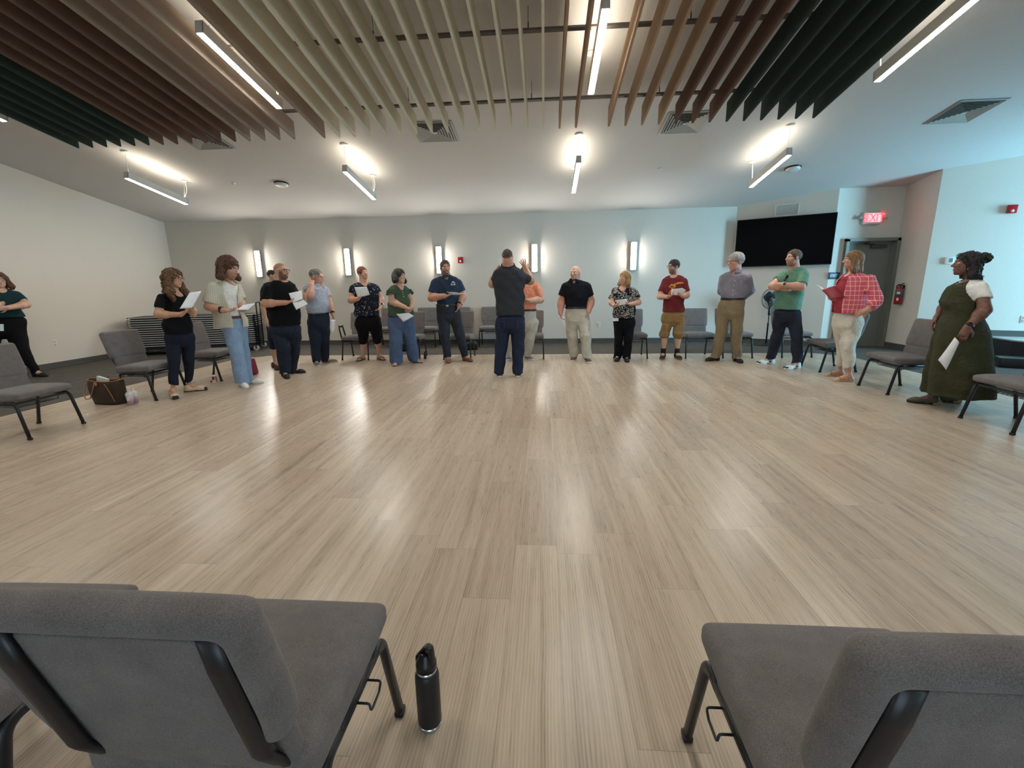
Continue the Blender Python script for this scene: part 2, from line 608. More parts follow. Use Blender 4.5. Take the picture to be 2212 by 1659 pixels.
def wall(name, p, q, holes=(), thick=0.12, mat=None, flip=False, z_over=None):
    """vertical wall from p to q (room on the left of p->q), top follows the ceiling; holes (s0,s1,z0,z1)"""
    p = Vector(p + (0,)); q = Vector(q + (0,)); d = (q - p); L = d.length; d.normalize()
    nrm = Vector((d.y, -d.x, 0))  # away from the room
    ss = sorted(set([0, L] + [h for hh in holes for h in hh[:2]]))
    # add ridge split
    mb = MB()

    def slab(s0, s1, z0, z1f):
        a = p + d * s0; b = p + d * s1
        for (s, e) in ((a, b),):
            za = z1f if z1f is not None else ceil_z(s.y) + 0.02
            zb = z1f if z1f is not None else ceil_z(e.y) + 0.02
            vs = [s + Vector((0, 0, z0)), e + Vector((0, 0, z0)), e + Vector((0, 0, zb)), s + Vector((0, 0, za))]
            vs += [x + nrm * thick for x in vs]
            mb.add(vs, [(0, 1, 2, 3), (5, 4, 7, 6), (1, 0, 4, 5), (2, 1, 5, 6), (3, 2, 6, 7), (0, 3, 7, 4)], 0, False)
    cuts = list(ss)
    if p.y * q.y < 0: cuts.append(L * p.y / (p.y - q.y))
    cuts = sorted(set(cuts))
    for s0, s1 in zip(cuts[:-1], cuts[1:]):
        hs = [h for h in holes if h[0] <= s0 + 1e-6 and h[1] >= s1 - 1e-6]
        if hs:
            h = hs[0]
            if h[2] > 0: slab(s0, s1, -0.02, h[2])
            slab(s0, s1, h[3], None)
        else: slab(s0, s1, -0.02, None)
    o = mb.build(name, mat or M_WALL)
    tag(o, kind='structure')
    return o


TVA = (4.2, YB); TVB = (5.75, 9.84); ALC = (6.99, 9.84); RWA = (6.99, 9.06); RWB = (XR, 7.05)
# room on the left when walking clockwise seen from below; p->q chosen so nrm points outward
wall('wall_left', (XL, YB), (XL, YF))
wall('wall_front', (XL, YF), (XR, YF), holes=[(2.0, 4.4, 0.9, 2.6), (8.2, 10.6, 0.1, 2.6), (14.0, 16.4, 0.9, 2.6)])
wall('wall_right', (XR, YF), RWB, holes=[(8.55, 10.35, 0.35, 3.05)])
wall('wall_right_angled', RWB, RWA)
wall('wall_alcove_side', RWA, ALC)
wall('wall_alcove', ALC, TVB, holes=[(0.03, 1.02, -0.02, 2.155)])
wall('wall_back_angled', TVB, TVA)
wall('wall_back', TVA, (XL, YB))

mb = MB()
xs = (XL - 0.2, XR + 0.2)
for y0, y1 in ((0.0, YB + 0.3), (YF - 0.2, 0.0)):
    vs = [(xs[0], y0, ceil_z(max(y0, 1e-9)) if y0 >= 0 else ceil_z(y0)), (xs[1], y0, ceil_z(y0) if y0 else ceil_z(1e-9)), (xs[1], y1, ceil_z(y1) if y1 else ceil_z(1e-9)), (xs[0], y1, ceil_z(y1) if y1 else ceil_z(1e-9))]
    up = [(x, y, z + 0.12) for x, y, z in vs]
    mb.add(vs + up, [(3, 2, 1, 0), (4, 5, 6, 7), (0, 1, 5, 4), (1, 2, 6, 5), (2, 3, 7, 6), (3, 0, 4, 7)], 0, False)
tag(mb.build('ceiling', M_CEIL), kind='structure')

# floors: wooden island with clipped corners, carpet around it
WX0, WX1, WY1 = -6.17, 5.52, 8.98
isl = [(WX0, YF), (WX1, YF), (WX1, WY1 - 0.45), (WX1 - 0.45, WY1), (WX0 + 0.45, WY1), (WX0, WY1 - 0.45)]
o = poly_prism('floor', isl, -0.05, 0.0, M_WOOD); tag(o, kind='structure')
mb = MB()
sub = poly_prism('floor_carpet', [(XL - 0.1, YF - 0.1), (XR + 0.1, YF - 0.1), (XR + 0.1, YB + 0.1), (XL - 0.1, YB + 0.1)], -0.08, -0.0025, M_CARPET)
tag(sub, kind='structure')


def baseboard(name, p, q, gaps=(), z0=0.0):
    p = Vector(p + (0,)); q = Vector(q + (0,)); d = (q - p); L = d.length; d.normalize(); inn = Vector((-d.y, d.x, 0))
    mb = MB(); cuts = [0] + [g for gg in gaps for g in gg] + [L]
    for s0, s1 in zip(cuts[::2], cuts[1::2]):
        prof = [(0.0, 0.0), (0.016, 0.0), (0.016, 0.012), (0.008, 0.02), (0.007, 0.098), (0.004, 0.102), (0.0, 0.102)]
        vs = []
        for s in (s0, s1):
            for a, z in prof: vs.append(p + d * s + inn * a + Vector((0, 0, z + z0)))
        n = len(prof)
        fs = [(i, (i + 1) % n, n + (i + 1) % n, n + i) for i in range(n)]
        fs += [tuple(range(n)), tuple(range(2 * n - 1, n - 1, -1))]
        mb.add([tuple(x) for x in vs], fs, 0, False)
    tag(mb.build(name, M_BASE), kind='structure')


baseboard('baseboard_left', (XL, YB), (XL, YF))
baseboard('baseboard_back', TVA, (XL, YB))
baseboard('baseboard_back_angled', TVB, TVA)
baseboard('baseboard_alcove', ALC, TVB, gaps=[(0.0, 1.04)])
baseboard('baseboard_alcove_side', RWA, ALC)
baseboard('baseboard_right_angled', RWB, RWA, gaps=[(0.0, 3.4)])

# stage at the right: raised platform running along the angled wall
d_ = Vector((RWB[0] - RWA[0], RWB[1] - RWA[1], 0)).normalized()
ST0 = Vector((RWA[0], RWA[1], 0)) + d_ * 0.95
stage = thing('stage', None, None); tag(stage, kind='structure')
stage['label'] = 'low carpeted stage platform against the right wall'
poly = [(ST0.x, ST0.y), (7.72, 7.99), (7.80, 7.55), (10.99, 5.9), (10.99, 7.04)]
poly.reverse()
M_STTOP = plain('stage_top_vinyl', '#a9a8a2', 0.4, var=0.04)
M_STFR = plain('stage_front_carpet', '#24242a', 0.9, var=0.2)
so = poly_prism('stage_front', poly, -0.002, 0.325, M_STFR, stage)
so = poly_prism('stage_top', poly, 0.325, 0.345, M_STTOP, stage)
baseboard('trim_1', RWB, (ST0.x, ST0.y), z0=0.345)
o = MB().rbox((0, 0, 0.075), (0.42, 0.30, 0.15), 0.012, n=1).build('stage_step', M_BLACKP, None, (7.28, 7.42, -0.0025), rad(-30))
tag(o, 'low black step box on the carpet in front of the stage', 'step')

# windows out of frame: the right one lets daylight in, three added for fill
t = NT('window_glass'); t.b.inputs['Transmission Weight'].default_value = 1.0; t.set((0.9, 0.97, 0.98, 1), 0.02); t.b.inputs['IOR'].default_value = 1.02
M_GLASS = t.m


def window(name, c, w, h, axis):
    root = empty(name, c); tag(root, kind='structure')
    mb = MB(); f = 0.05
    for s in (-1, 1):
        mb.box((s * (w / 2 - f / 2), 0, h / 2), (f, 0.08, h)); mb.box((0, 0, h / 2 + s * (h / 2 - f / 2)), (w, 0.08, f))
    mb.box((0, 0, h / 2), (0.03, 0.06, h))
    mb.build('window_frame', M_WHITE, root)
    root.rotation_euler = (0, 0, axis)
    return root


window('window_1', (XR + 0.06, YF + 9.45, 0.35), 1.8, 2.7, rad(90))
window('fill_window_2', (XL + 3.2, YF - 0.06, 0.9), 2.4, 1.7, 0)  # this and the next two: unseen windows added behind the camera as fill
window('fill_window_3', (XL + 9.4, YF - 0.06, 0.1), 2.4, 2.5, 0)
window('fill_window_4', (XL + 15.2, YF - 0.06, 0.9), 2.4, 1.7, 0)

# door in the alcove
door = empty('door_1', (6.475, 9.84, 0)); tag(door, kind='structure')
mb = MB()
for s in (-1, 1): mb.box((s * 0.475, -0.01, 1.07), (0.055, 0.14, 2.14))
mb.box((0, -0.01, 2.125), (1.005, 0.14, 0.06))
mb.box((0.0, 0.035, 2.085), (0.9, 0.03, 0.03)); mb.box((0.435, 0.035, 1.05), (0.03, 0.03, 2.1)); mb.box((-0.435, 0.035, 1.05), (0.03, 0.03, 2.1))
mb.build('door_frame', M_DOOR, door)
leaf = MB().box((0, 0.07, 1.048), (0.9, 0.045, 2.09)).build('door_leaf', M_DOOR, door)
mb = MB(); mb.rbox((0.17, 0.02, 1.995), (0.30, 0.055, 0.065), 0.01, n=1); mb.build('door_closer', plain('closer_bronze', '#3b3a37', 0.4), leaf)
mb = MB(); mb.tube([(0.08, 0.01, 2.035), (-0.14, -0.02, 2.05), (0.0, 0.02, 2.075)], 0.008, 6); mb.build('closer_arm', plain('closer_arm_bronze', '#3b3a37', 0.4), leaf)
mb = MB(); mb.lathe([(0.0, 0), (0.03, 0.0), (0.03, 0.012), (0.011, 0.016), (0.011, 0.05), (0.0, 0.05)], (0.38, 0.048, 1.0), 16, rot=Matrix.Rotation(rad(90), 3, 'X'))
mb.rbox((0.33, 0.0, 1.0), (0.12, 0.016, 0.02), 0.007, n=0); mb.build('door_handle', plain('handle_steel', '#2c2c33', 0.35, metal=0.7), leaf)
# ------------------------------------------------------------------ ceiling things
SL = math.atan(CS)
RX = Matrix.Rotation(-SL, 3, 'X')   # tilts a Y-long thing along the sloped ceiling
LAMP = emit('lamp_diffuser_glow', lin('#fffdf4'), 26.0)
LAMPUP = emit('lamp_uplight_glow', lin('#fff4e0'), 8.0)
t_white = plain('lamp_housing', '#b9b7b1', 0.45, var=0.02)


def dirv(off):  # unit along slope (toward +Y) and normal
    return Vector((0, math.cos(SL), -math.sin(SL))), Vector((0, math.sin(SL), math.cos(SL)))


T_, N_ = dirv(0)


def make_lamp(x, y0, y1, label, off=0.42):
    yc = (y0 + y1) / 2; L = 1.22
    zc = ceil_z(yc) - off
    root = thing('pendant_light', label, 'light', (x, yc, zc), 0, 'linear pendant lights')
    mb = MB(); hw, hh = 0.036, 0.105
    c = N_ * (hh / 2)
    # housing: two side walls, ends, inner tray
    for s in (-1, 1): mb.box(c + Vector((s * (hw - 0.003), 0, 0)), (0.006, L, hh), RX)
    for s in (-1, 1): mb.box(c + T_ * (s * (L / 2 - 0.003)), (2 * hw, 0.006, hh), RX)
    mb.box(N_ * 0.045, (2 * hw - 0.01, L - 0.01, 0.05), RX)
    mb.build('housing', t_white, root)
    mb = MB(); mb.rbox(N_ * 0.010, (2 * hw - 0.013, L - 0.014, 0.028), 0.008, RX, n=0, seg=2); mb.build('diffuser', LAMP, root)
    mb = MB(); 
    for s in (-1, 1): mb.box(N_ * 0.087 + Vector((s * 0.0135, 0, 0)), (0.029, L - 0.12, 0.003), RX @ Matrix.Rotation(s * rad(32), 3, 'Y'))
    mb.build('uplight', LAMPUP, root)
    for s, cord in ((-1, False), (1, True)):
        p = T_ * (s * (L / 2 - 0.05)) + N_ * hh
        q = Vector((0, p.y + (0.06 if cord else 0.0), ceil_z(yc + p.y + (0.06 if cord else 0)) - zc))
        mb = MB(); mb.lathe([(0.0, -0.022), (0.035, -0.022), (0.06, -0.008), (0.06, 0.0), (0, 0)], q, 20)
        mb.build('canopy', M_WHITE, root)
        mb = MB(); mb.tube([p, q], 0.0022, 6)
        if cord:
            pts = [p + (q - p) * (i / 12) + Vector((0.02 * math.sin(i / 12 * math.pi), 0.03 * math.sin(i / 12 * math.pi), 0)) for i in range(13)]
            mb.tube(pts, 0.006, 8)
        mb.build('suspension_cord' if cord else 'suspension_wire', M_WHITE, root)
    return root


make_lamp(-6.60, 7.22, 8.46, 'linear pendant light nearest the left wall, below the far edge of the baffles')
make_lamp(-3.06, 7.30, 8.47, 'linear pendant light hanging above the person in the gray polo and the dotted top')
make_lamp(0.51, 7.27, 8.46, 'linear pendant light hanging above the person in the black polo')
make_lamp(3.49, 7.24, 8.47, 'linear pendant light nearest the wall-mounted television')
make_lamp(-6.49, 4.36, 5.58, 'linear pendant light cut off by the left edge, beside the outermost green baffle')
make_lamp(-3.04, 4.36, 5.57, 'linear pendant light set in the gap between brown and cream baffles')
make_lamp(0.51, 4.35, 5.58, 'linear pendant light set in the gap between cream and tan baffles')
make_lamp(3.49, 4.36, 5.60, 'linear pendant light beside the rightmost dark green baffle')
make_lamp(-3.04, 1.45, 2.67, 'linear pendant light over the left foreground chairs, above the frame')
make_lamp(0.51, 1.45, 2.67, 'linear pendant light over the water bottle, above the frame')
make_lamp(3.49, 1.45, 2.67, 'linear pendant light over the right foreground chair, above the frame')
make_lamp(-6.60, 1.45, 2.67, 'linear pendant light by the left wall, above the frame')

# baffles
BCOL = {'dark green': '#343f38', 'brown': '#6a5549', 'taupe': '#978779', 'cream': '#d0cab6', 'tan': '#a08870'}
BM = {}
for k_, hx in BCOL.items():
    tt = NT('felt_' + k_.replace(' ', '_')); v = tt.coord(); f_ = tt.noise(v, 220, 3); c = lin(hx)
    tt.set(tt.ramp(f_, [(0.3, tuple(x * .85 for x in c[:3]) + (1,)), (0.7, tuple(x * 1.12 for x in c[:3]) + (1,))]), 0.95, 0, 0.1)
    BM[k_] = tt.m
ORD = ['first', 'second', 'third', 'fourth', 'fifth', 'sixth', 'seventh', 'eighth', 'ninth', 'tenth', 'eleventh', 'twelfth',
       'thirteenth', 'fourteenth', 'fifteenth', 'sixteenth', 'seventeenth', 'eighteenth', 'nineteenth']
BX0, BSP = -6.29, 0.2026
BY0, BY1 = 2.2, 6.24
BH, BOFF = 0.215, 0.43


def bkind(i):
    if i <= 5: return 'dark green', 'left'
    if i <= 11: return 'brown', 'left'
    if i <= 17: return 'taupe', 'left'
    if i <= 31: return 'cream', 'middle'
    if i <= 38: return 'tan', 'right'
    if i <= 41: return 'brown', 'right'
    return 'dark green', 'right'


Lb = (BY1 - BY0) / math.cos(SL); ybm = (BY0 + BY1) / 2
bme = None; cnt = {}
for i in range(48):
    if i in (16, 34): continue
    kind, side = bkind(i)
    cnt[(kind, side)] = cnt.get((kind, side), 0) + 1
    x = BX0 + i * BSP
    zb = ceil_z(ybm) - BOFF
    mb = MB()
    # vertical sheet: sheared along the slope so that its ends stay vertical
    hx_, y0_, y1_ = 0.012, BY0 - ybm, BY1 - ybm
    vs = []
    for xx in (-hx_, hx_):
        for yy in (y0_, y1_):
            for zz in (0, BH): vs.append((xx, yy, -CS * yy + zz))
    fs = [(0, 1, 3, 2), (4, 6, 7, 5), (0, 4, 5, 1), (2, 3, 7, 6), (0, 2, 6, 4), (1, 5, 7, 3)]
    mb.add(vs, fs, 0, False)
    o = mb.build('ceiling_baffle', BM[kind], None, (x, ybm, zb))
    n_ = cnt[(kind, side)]
    wh = {'left': 'at left', 'right': 'at right', 'middle': 'in the middle'}[side]
    tag(o, '%s felt ceiling baffle %s, %s %s one from the left' % (kind, wh, ORD[n_ - 1], kind), 'baffle', 'hanging felt ceiling baffles')
for j, (yy, lab) in enumerate(((6.03, 'dark metal rail carrying the baffles near their far ends'), (4.90, 'dark metal rail carrying the baffles across the frame top'), (3.75, 'dark metal rail carrying the baffles above the frame'))):
    z = ceil_z(yy) - BOFF + BH + 0.012
    mb = MB(); mb.box((0, 0, 0), (48 * BSP - 0.3, 0.045, 0.022), RX)
    o = mb.build('baffle_rail', M_RAIL, None, (BX0 + 23.5 * BSP, yy, z))
    tag(o, lab, 'rail', 'baffle rails')
    for xi, xx in enumerate((-4.95, -3.3, -1.65, -0.15, 1.35, 2.6)):
        mb = MB(); dz = ceil_z(yy) - z
        mb.tube([(0, 0, 0.0), (0, 0, dz)], 0.0025, 6); mb.tube([(0, 0, 0.02), (0, 0, 0.07)], 0.006, 6)
        w_ = mb.build('hanger_wire', M_BLACK, o); w_.location = (xx - o.location.x, 0, 0)

# air diffusers
def diffuser(x, y, label):
    root = thing('air_diffuser', label, 'vent', (x, y, ceil_z(y) - 0.004), 0, 'square ceiling diffusers')
    mb = MB(); S = 0.30
    def ring(a, b, z0, z1):
        vs = []
        for s, z in ((a, z0), (b, z1)):
            for sx, sy in ((-1, -1), (1, -1), (1, 1), (-1, 1)): vs.append(RX @ Vector((sx * s, sy * s, z)))
        mb.add(vs, [(i, (i + 1) % 4, 4 + (i + 1) % 4, 4 + i) for i in range(4)] + [(4 + i, 4 + (i + 1) % 4, (i + 1) % 4, i) for i in range(4)], 0, False)
    ring(S, S - 0.03, -0.004, -0.010)
    for k in range(7):
        a = 0.265 - k * 0.037
        ring(a, a - 0.031, -0.016, -0.004)
    mb.box(RX @ Vector((0, 0, -0.016)), (0.03, 0.03, 0.004), RX)
    mb.build('louvres', M_WHITE, root)
    mb = MB(); mb.box(RX @ Vector((0, 0, -0.001)), (0.6, 0.6, 0.002), RX); mb.build('slot_shade_sheet', M_DARKSLOT, root)  # flat dark sheet; shade behind the louvres is put into its colour
diffuser(-5.09, 7.06, 'square ceiling diffuser behind the far ends of the left brown baffles')
diffuser(-1.58, 7.10, 'square ceiling diffuser behind the far ends of the cream baffles')
diffuser(1.97, 7.13, 'square ceiling diffuser behind the far ends of the right brown baffles')
diffuser(5.65, 7.14, 'square ceiling diffuser on the open ceiling at far right')

# detectors and sprinklers
def lathe_thing(name, prof, x, y, mat, label, cat):
    if name == 'sprinkler_head':
        mb = MB(); mb.lathe(prof, (0, 0, 0), 24, rot=RX)
        o = mb.build(name, mat, None, (x, y, ceil_z(y))); tag(o, label, cat); return o
    r_ = thing(name, label, cat, (x, y, ceil_z(y)), 0, 'round ceiling detectors')
    mb = MB(); mb.lathe(prof, (0, 0, 0), 28, rot=RX); mb.build('casing', mat, r_)
    mb = MB(); mb.lathe([(0, -0.022), (0.118, -0.022), (0.128, -0.012), (0.128, -0.001), (0, -0.001)], (0, 0, 0), 28, rot=RX); mb.build('mounting_ring', M_BLACKP, r_)
    return r_
det = [(0.0, -0.06), (0.05, -0.06), (0.085, -0.052), (0.11, -0.042), (0.115, -0.026), (0.115, -0.018), (0.0, -0.018)]
lathe_thing('smoke_detector', det, -4.89, 8.72, M_WHITE, 'round white ceiling detector left of the second pendant light', 'detector')
lathe_thing('smoke_detector', det, 4.31, 8.79, M_WHITE, 'round white ceiling detector right of the pendant by the television', 'detector')
spr = [(0.0, -0.05), (0.02, -0.05), (0.022, -0.044), (0.008, -0.04), (0.008, -0.02), (0.035, -0.012), (0.042, 0.0), (0.0, 0.0)]
lathe_thing('sprinkler_head', spr, -5.77, 8.63, M_WHITE, 'small sprinkler head on the ceiling near the leftmost far pendant', 'sprinkler')
lathe_thing('sprinkler_head', spr, 2.00, 8.64, M_WHITE, 'small sprinkler head on the ceiling between the two right pendants', 'sprinkler')

# wall sconces
SCG = emit('sconce_glow', lin('#fffcf5'), 26.0)
M_SCF = plain('sconce_metal', '#8d8c88', 0.4, metal=0.3, var=0.03)
nm = ['leftmost wall sconce, left of the bald person', 'second wall sconce from the left, beside the person in the dotted top',
      'third wall sconce, partly behind the head of the person in the navy polo', 'fourth wall sconce, beside the raised hand of the person seen from behind',
      'rightmost wall sconce, above the person in the patterned blouse']
for i, x in enumerate((-6.80, -4.61, -2.43, -0.22, 2.0)):
    root = thing('wall_sconce', nm[i], 'light', (x, YB, 1.95), 0, 'vertical wall sconces')
    mb = MB(); mb.box((0, -0.012, 0), (0.13, 0.024, 0.62))
    for s in (-1, 1): mb.box((0, -0.05, s * 0.303), (0.125, 0.08, 0.014)); mb.box((s * 0.062, -0.045, 0), (0.006, 0.05, 0.6))
    mb.build('housing', M_SCF, root)
    mb = MB(); mb.rbox((0, -0.062, 0), (0.112, 0.075, 0.59), 0.03, n=0, seg=4); mb.build('diffuser', SCG, root)
# ------------------------------------------------------------------ chairs
t = NT('chair_fabric'); v = t.coord()
mpw = t.coord((1, 1, 1))
wa = t.node('ShaderNodeTexWave'); wa.bands_direction = 'DIAGONAL'; wa.inputs['Scale'].default_value = 240; wa.inputs['Distortion'].default_value = 0.8; wa.inputs['Detail'].default_value = 2
t.link(v, wa.inputs['Vector'])
nb = t.noise(v, 420, 3); ns = t.noise(v, 12, 3)
k = t.math('ADD', t.math('ADD', t.math('MULTIPLY', wa.outputs['Fac'], 0.14), t.math('MULTIPLY', nb, 0.62)), t.math('MULTIPLY', ns, 0.24))
t.set(t.ramp(k, [(0.28, lin('#524c4b')), (0.5, lin('#726c6a')), (0.75, lin('#918a87'))]), 0.95, 0, 0.15)
t.b.inputs['Sheen Weight'].default_value = 0.15
t.bump(t.math('ADD', t.math('MULTIPLY', wa.outputs['Fac'], 0.25), nb), 0.4, 0.003)
M_FAB = t.m
M_FRAME = plain('chair_frame_black', '#1a1a1f', 0.38, var=0.15)

BKT = rad(-14)
RB = Matrix.Rotation(-BKT, 3, 'X')


def make_chair(arms=False):
    root = empty('stacking_chair')
    # seat
    def puff(u, v_, w, p):
        k = (w + 1) / 2
        z = p.z + k * (0.016 * (1 - u ** 4) * (1 - v_ ** 4) - 0.018 * max(0, v_ - 0.3) ** 2) + (1 - k) * 0.022 * max(0, v_) ** 3
        return (p.x, p.y, z + 0.007 * v_)
    mb = MB(); mb.rbox((0, 0.005, 0.405), (0.515, 0.465, 0.088), 0.028, n=9, seg=5, fn=puff)
    mb.build('seat', M_FAB, root)
    # backrest: one cushion with a thick rolled rim and a recessed rear panel
    o0 = Vector((0, -0.277, 0.705))
    def B(x, y, z): return RB @ Vector((x, y, z)) + o0
    fld = Field(*[make_axis(a, b, [], 0.0068, 0.0068) for a, b in ((-0.29, 0.29), (-0.12, 0.08), (-0.24, 0.22))])
    X, Y, Zl = (fld.ax[0][:, None, None], fld.ax[1][None, :, None], fld.ax[2][None, None, :])
    def rb(cx, cy, cz, hx, hy, hz_, r_):
        qx, qy, qz = np.abs(X - cx) - hx + r_, np.abs(Y - cy) - hy + r_, np.abs(Zl - cz) - hz_ + r_
        return np.sqrt(np.maximum(qx, 0) ** 2 + np.maximum(qy, 0) ** 2 + np.maximum(qz, 0) ** 2) + np.minimum(np.maximum(qx, np.maximum(qy, qz)), 0) - r_
    bulge = 0.010 * (1 - np.clip(np.abs(X) / 0.26, 0, 1) ** 4) * (1 - np.clip(np.abs(Zl) / 0.18, 0, 1) ** 4)
    body = rb(0, -0.008, 0, 0.2585, 0.038, 0.178, 0.034) - bulge * (Y > -0.01)
    recess = rb(0, -0.078, -0.075, 0.212, 0.055, 0.213, 0.014)
    k_ = 0.010; v_ = -recess; h_ = np.clip(0.5 - 0.5 * (v_ - body) / k_, 0, 1)
    fld.d = (v_ + (body - v_) * h_ + k_ * h_ * (1 - h_)).astype(np.float32)
    V, Q = fld.mesh()
    low = np.clip((-0.06 - V[:, 2]) / 0.118, 0, 1); V[:, 0] *= 1 - 0.07 * low ** 2
    V = np.array([tuple(B(*p)) for p in V])
    np_obj('backrest', V, Q, M_FAB, root)
    mb = MB(); mb.rbox(Vector((0, -0.216, 0.475)), (0.455, 0.05, 0.19), 0.022, RB, n=5, seg=4); mb.build('lumbar_panel', M_FAB, root)
    mb = MB(); mb.rbox(B(0, -0.027, -0.080), (0.40, 0.012, 0.40), 0.005, RB, n=3, seg=2); mb.build('rear_panel', M_FAB, root)
    # frame
    fr = MB(); pr = oval(0.0165, 0.0125, 12)
    for s in (-1, 1):
        x = s * 0.246
        fr.tube(path([(x, 0.13, 0.352), (x, -0.10, 0.352)], 0.03), 0, prof=pr, up=(0, 0, 1))
        up = [(s * 0.190, 0.02, 0.350), (s * 0.190, -0.178, 0.352), B(s * 0.190, -0.044, -0.20), B(s * 0.190, -0.042, 0.06), B(s * 0.190, -0.036, 0.136)]
        fr.tube(path(up, 0.05, 6), 0, prof=oval(0.010, 0.023, 12), up=(0, 0, 1))
    fr.box((0, 0.17, 0.350), (0.49, 0.022, 0.018)); fr.box((0, -0.15, 0.350), (0.49, 0.022, 0.018))
    fr.build('frame', M_FRAME, root)
    for s in (-1, 1):
        x = s * 0.246
        mb = MB(); mb.tube(path([(s * 0.257, 0.258, 0.012), (x, 0.185, 0.354), (x, 0.10, 0.352)], 0.055, 8), 0, prof=pr, up=(0, 1, 0))
        lg = mb.build('leg', M_FRAME, root)
        mb = MB(); mb.rbox((s * 0.257, 0.259, 0.012), (0.030, 0.036, 0.024), 0.006, n=0, seg=2); mb.build('foot_cap', M_BLACKP, lg)
        mb = MB(); mb.tube(path([(s * 0.257, -0.256, 0.012), (x, -0.172, 0.352), (x, -0.08, 0.352)], 0.055, 8), 0, prof=pr, up=(0, -1, 0))
        lg = mb.build('leg', M_FRAME, root)
        mb = MB(); mb.rbox((s * 0.257, -0.257, 0.012), (0.030, 0.036, 0.024), 0.006, n=0, seg=2); mb.build('foot_cap', M_BLACKP, lg)
        mb = MB(); y0 = 0.05
        mb.tube(path([(s * 0.25, y0, 0.348), (s * 0.295, y0, 0.348), (s * 0.295, y0 - 0.02, 0.332), (s * 0.295, y0 - 0.075, 0.332), (s * 0.29, y0 - 0.07, 0.35), (s * 0.25, y0 - 0.07, 0.35)], 0.008, 3), 0.0032, 8)
        mb.build('ganging_bracket', M_FRAME, root)
    mb = MB()
    for i in range(9):
        x = -0.17 + i * 0.0425
        mb.tube([(x, -0.195, 0.302), (x, 0.10, 0.297)], 0.003, 6)
    for y, z in ((-0.195, 0.300), (0.10, 0.295)): mb.tube([(-0.2, y, z), (0.2, y, z)], 0.0035, 6)
    for s in (-1, 1): mb.tube([(s * 0.2, -0.195, 0.30), (s * 0.2, -0.15, 0.350)], 0.0035, 6); mb.tube([(s * 0.2, 0.10, 0.295), (s * 0.2, 0.12, 0.350)], 0.0035, 6)
    mb.build('book_rack', M_FRAME, root)
    if arms:
        for s in (-1, 1):
            x = s * 0.275
            mb = MB(); mb.tube(path([(s * 0.25, 0.19, 0.34), (x, 0.24, 0.63), (x, 0.08, 0.64), (x, -0.03, 0.40), (s * 0.25, -0.06, 0.352)], 0.05, 8), 0, prof=pr, up=(0, 1, 0)); am = mb.build('armrest', M_FRAME, root)
            mb = MB(); mb.rbox((x, 0.15, 0.652), (0.042, 0.17, 0.026), 0.012, n=2, seg=3); mb.build('arm_pad', M_BLACKP, am)
    return root


GRP = 'gray upholstered stacking chairs'
proto = make_chair(); proto_arm = make_chair(True)
SP = [  # centre x, y, facing (0 = away from camera +Y, 180 = toward the camera), arms, label
    (-5.155, 4.02, -90, 0, 'gray upholstered chair at the left edge, in front of the tote bag'),
    (-5.19, 5.50, -90, 0, 'gray upholstered chair behind the curly-haired person'),
    (-5.18, 6.68, -90, 0, 'gray upholstered chair with a red and white box under it, by the table stack'),
    (-3.62, 8.60, 180, 1, 'gray chair with black armrests behind the person in the dotted top'),
    (-3.61, 10.33, 180, 0, 'gray chair by the back wall between the dotted top and the green blouse'),
    (-2.62, 8.61, 180, 0, 'gray chair right behind the person in the green blouse'),
    (-2.73, 10.33, 180, 0, 'gray chair by the back wall, left behind the person in the navy polo'),
    (-1.99, 10.33, 180, 0, 'gray chair by the back wall, right behind the person in the navy polo'),
    (-1.64, 8.60, 180, 0, 'gray chair close behind the legs of the person in the navy polo'),
    (-1.21, 10.33, 180, 0, 'gray chair by the back wall, just left of the person seen from behind'),
    (-0.27, 8.62, 180, 0, 'gray chair behind the person in the orange shirt'),
    (1.63, 8.62, 180, 0, 'gray chair behind the person in the patterned blouse'),
    (2.83, 8.61, 180, 0, 'gray chair just right of the person in the red shirt'),
    (3.49, 8.61, 180, 0, 'gray chair behind the person in khaki trousers with hands behind the back'),
    (4.54, 8.65, 180, 0, 'gray chair behind the person in the green polo'),
    (4.42, 7.28, 90, 0, 'gray chair behind the person in the pink plaid jacket'),
    (4.385, 5.845, 90, 0, 'gray chair between the pink plaid jacket and the olive dress'),
    (4.40, 4.37, 90, 0, 'gray chair cut off by the right edge, in front of the olive dress'),
    (-0.732, 0.932, 0, 0, 'gray chair seen from behind in the left foreground, beside the black water bottle'),
    (-1.568, 0.972, 1.5, 0, 'gray chair at the lower left corner, mostly hidden behind the foreground backrest'),
    (0.695, 0.90, 0, 0, 'gray chair seen from behind at the lower right corner'),
]
used = False; used_a = False
for x, y, rz, a, lab in SP:
    if a:
        o = proto_arm
    elif not used:
        o = proto; used = True
    else: o = copy_tree(proto)
    o.location = (x, y, 0.0 if (WX0 < x < WX1 and y < WY1) else -0.0025); o.rotation_euler = (0, 0, rad(rz))
    tag(o, lab, 'chair', GRP)

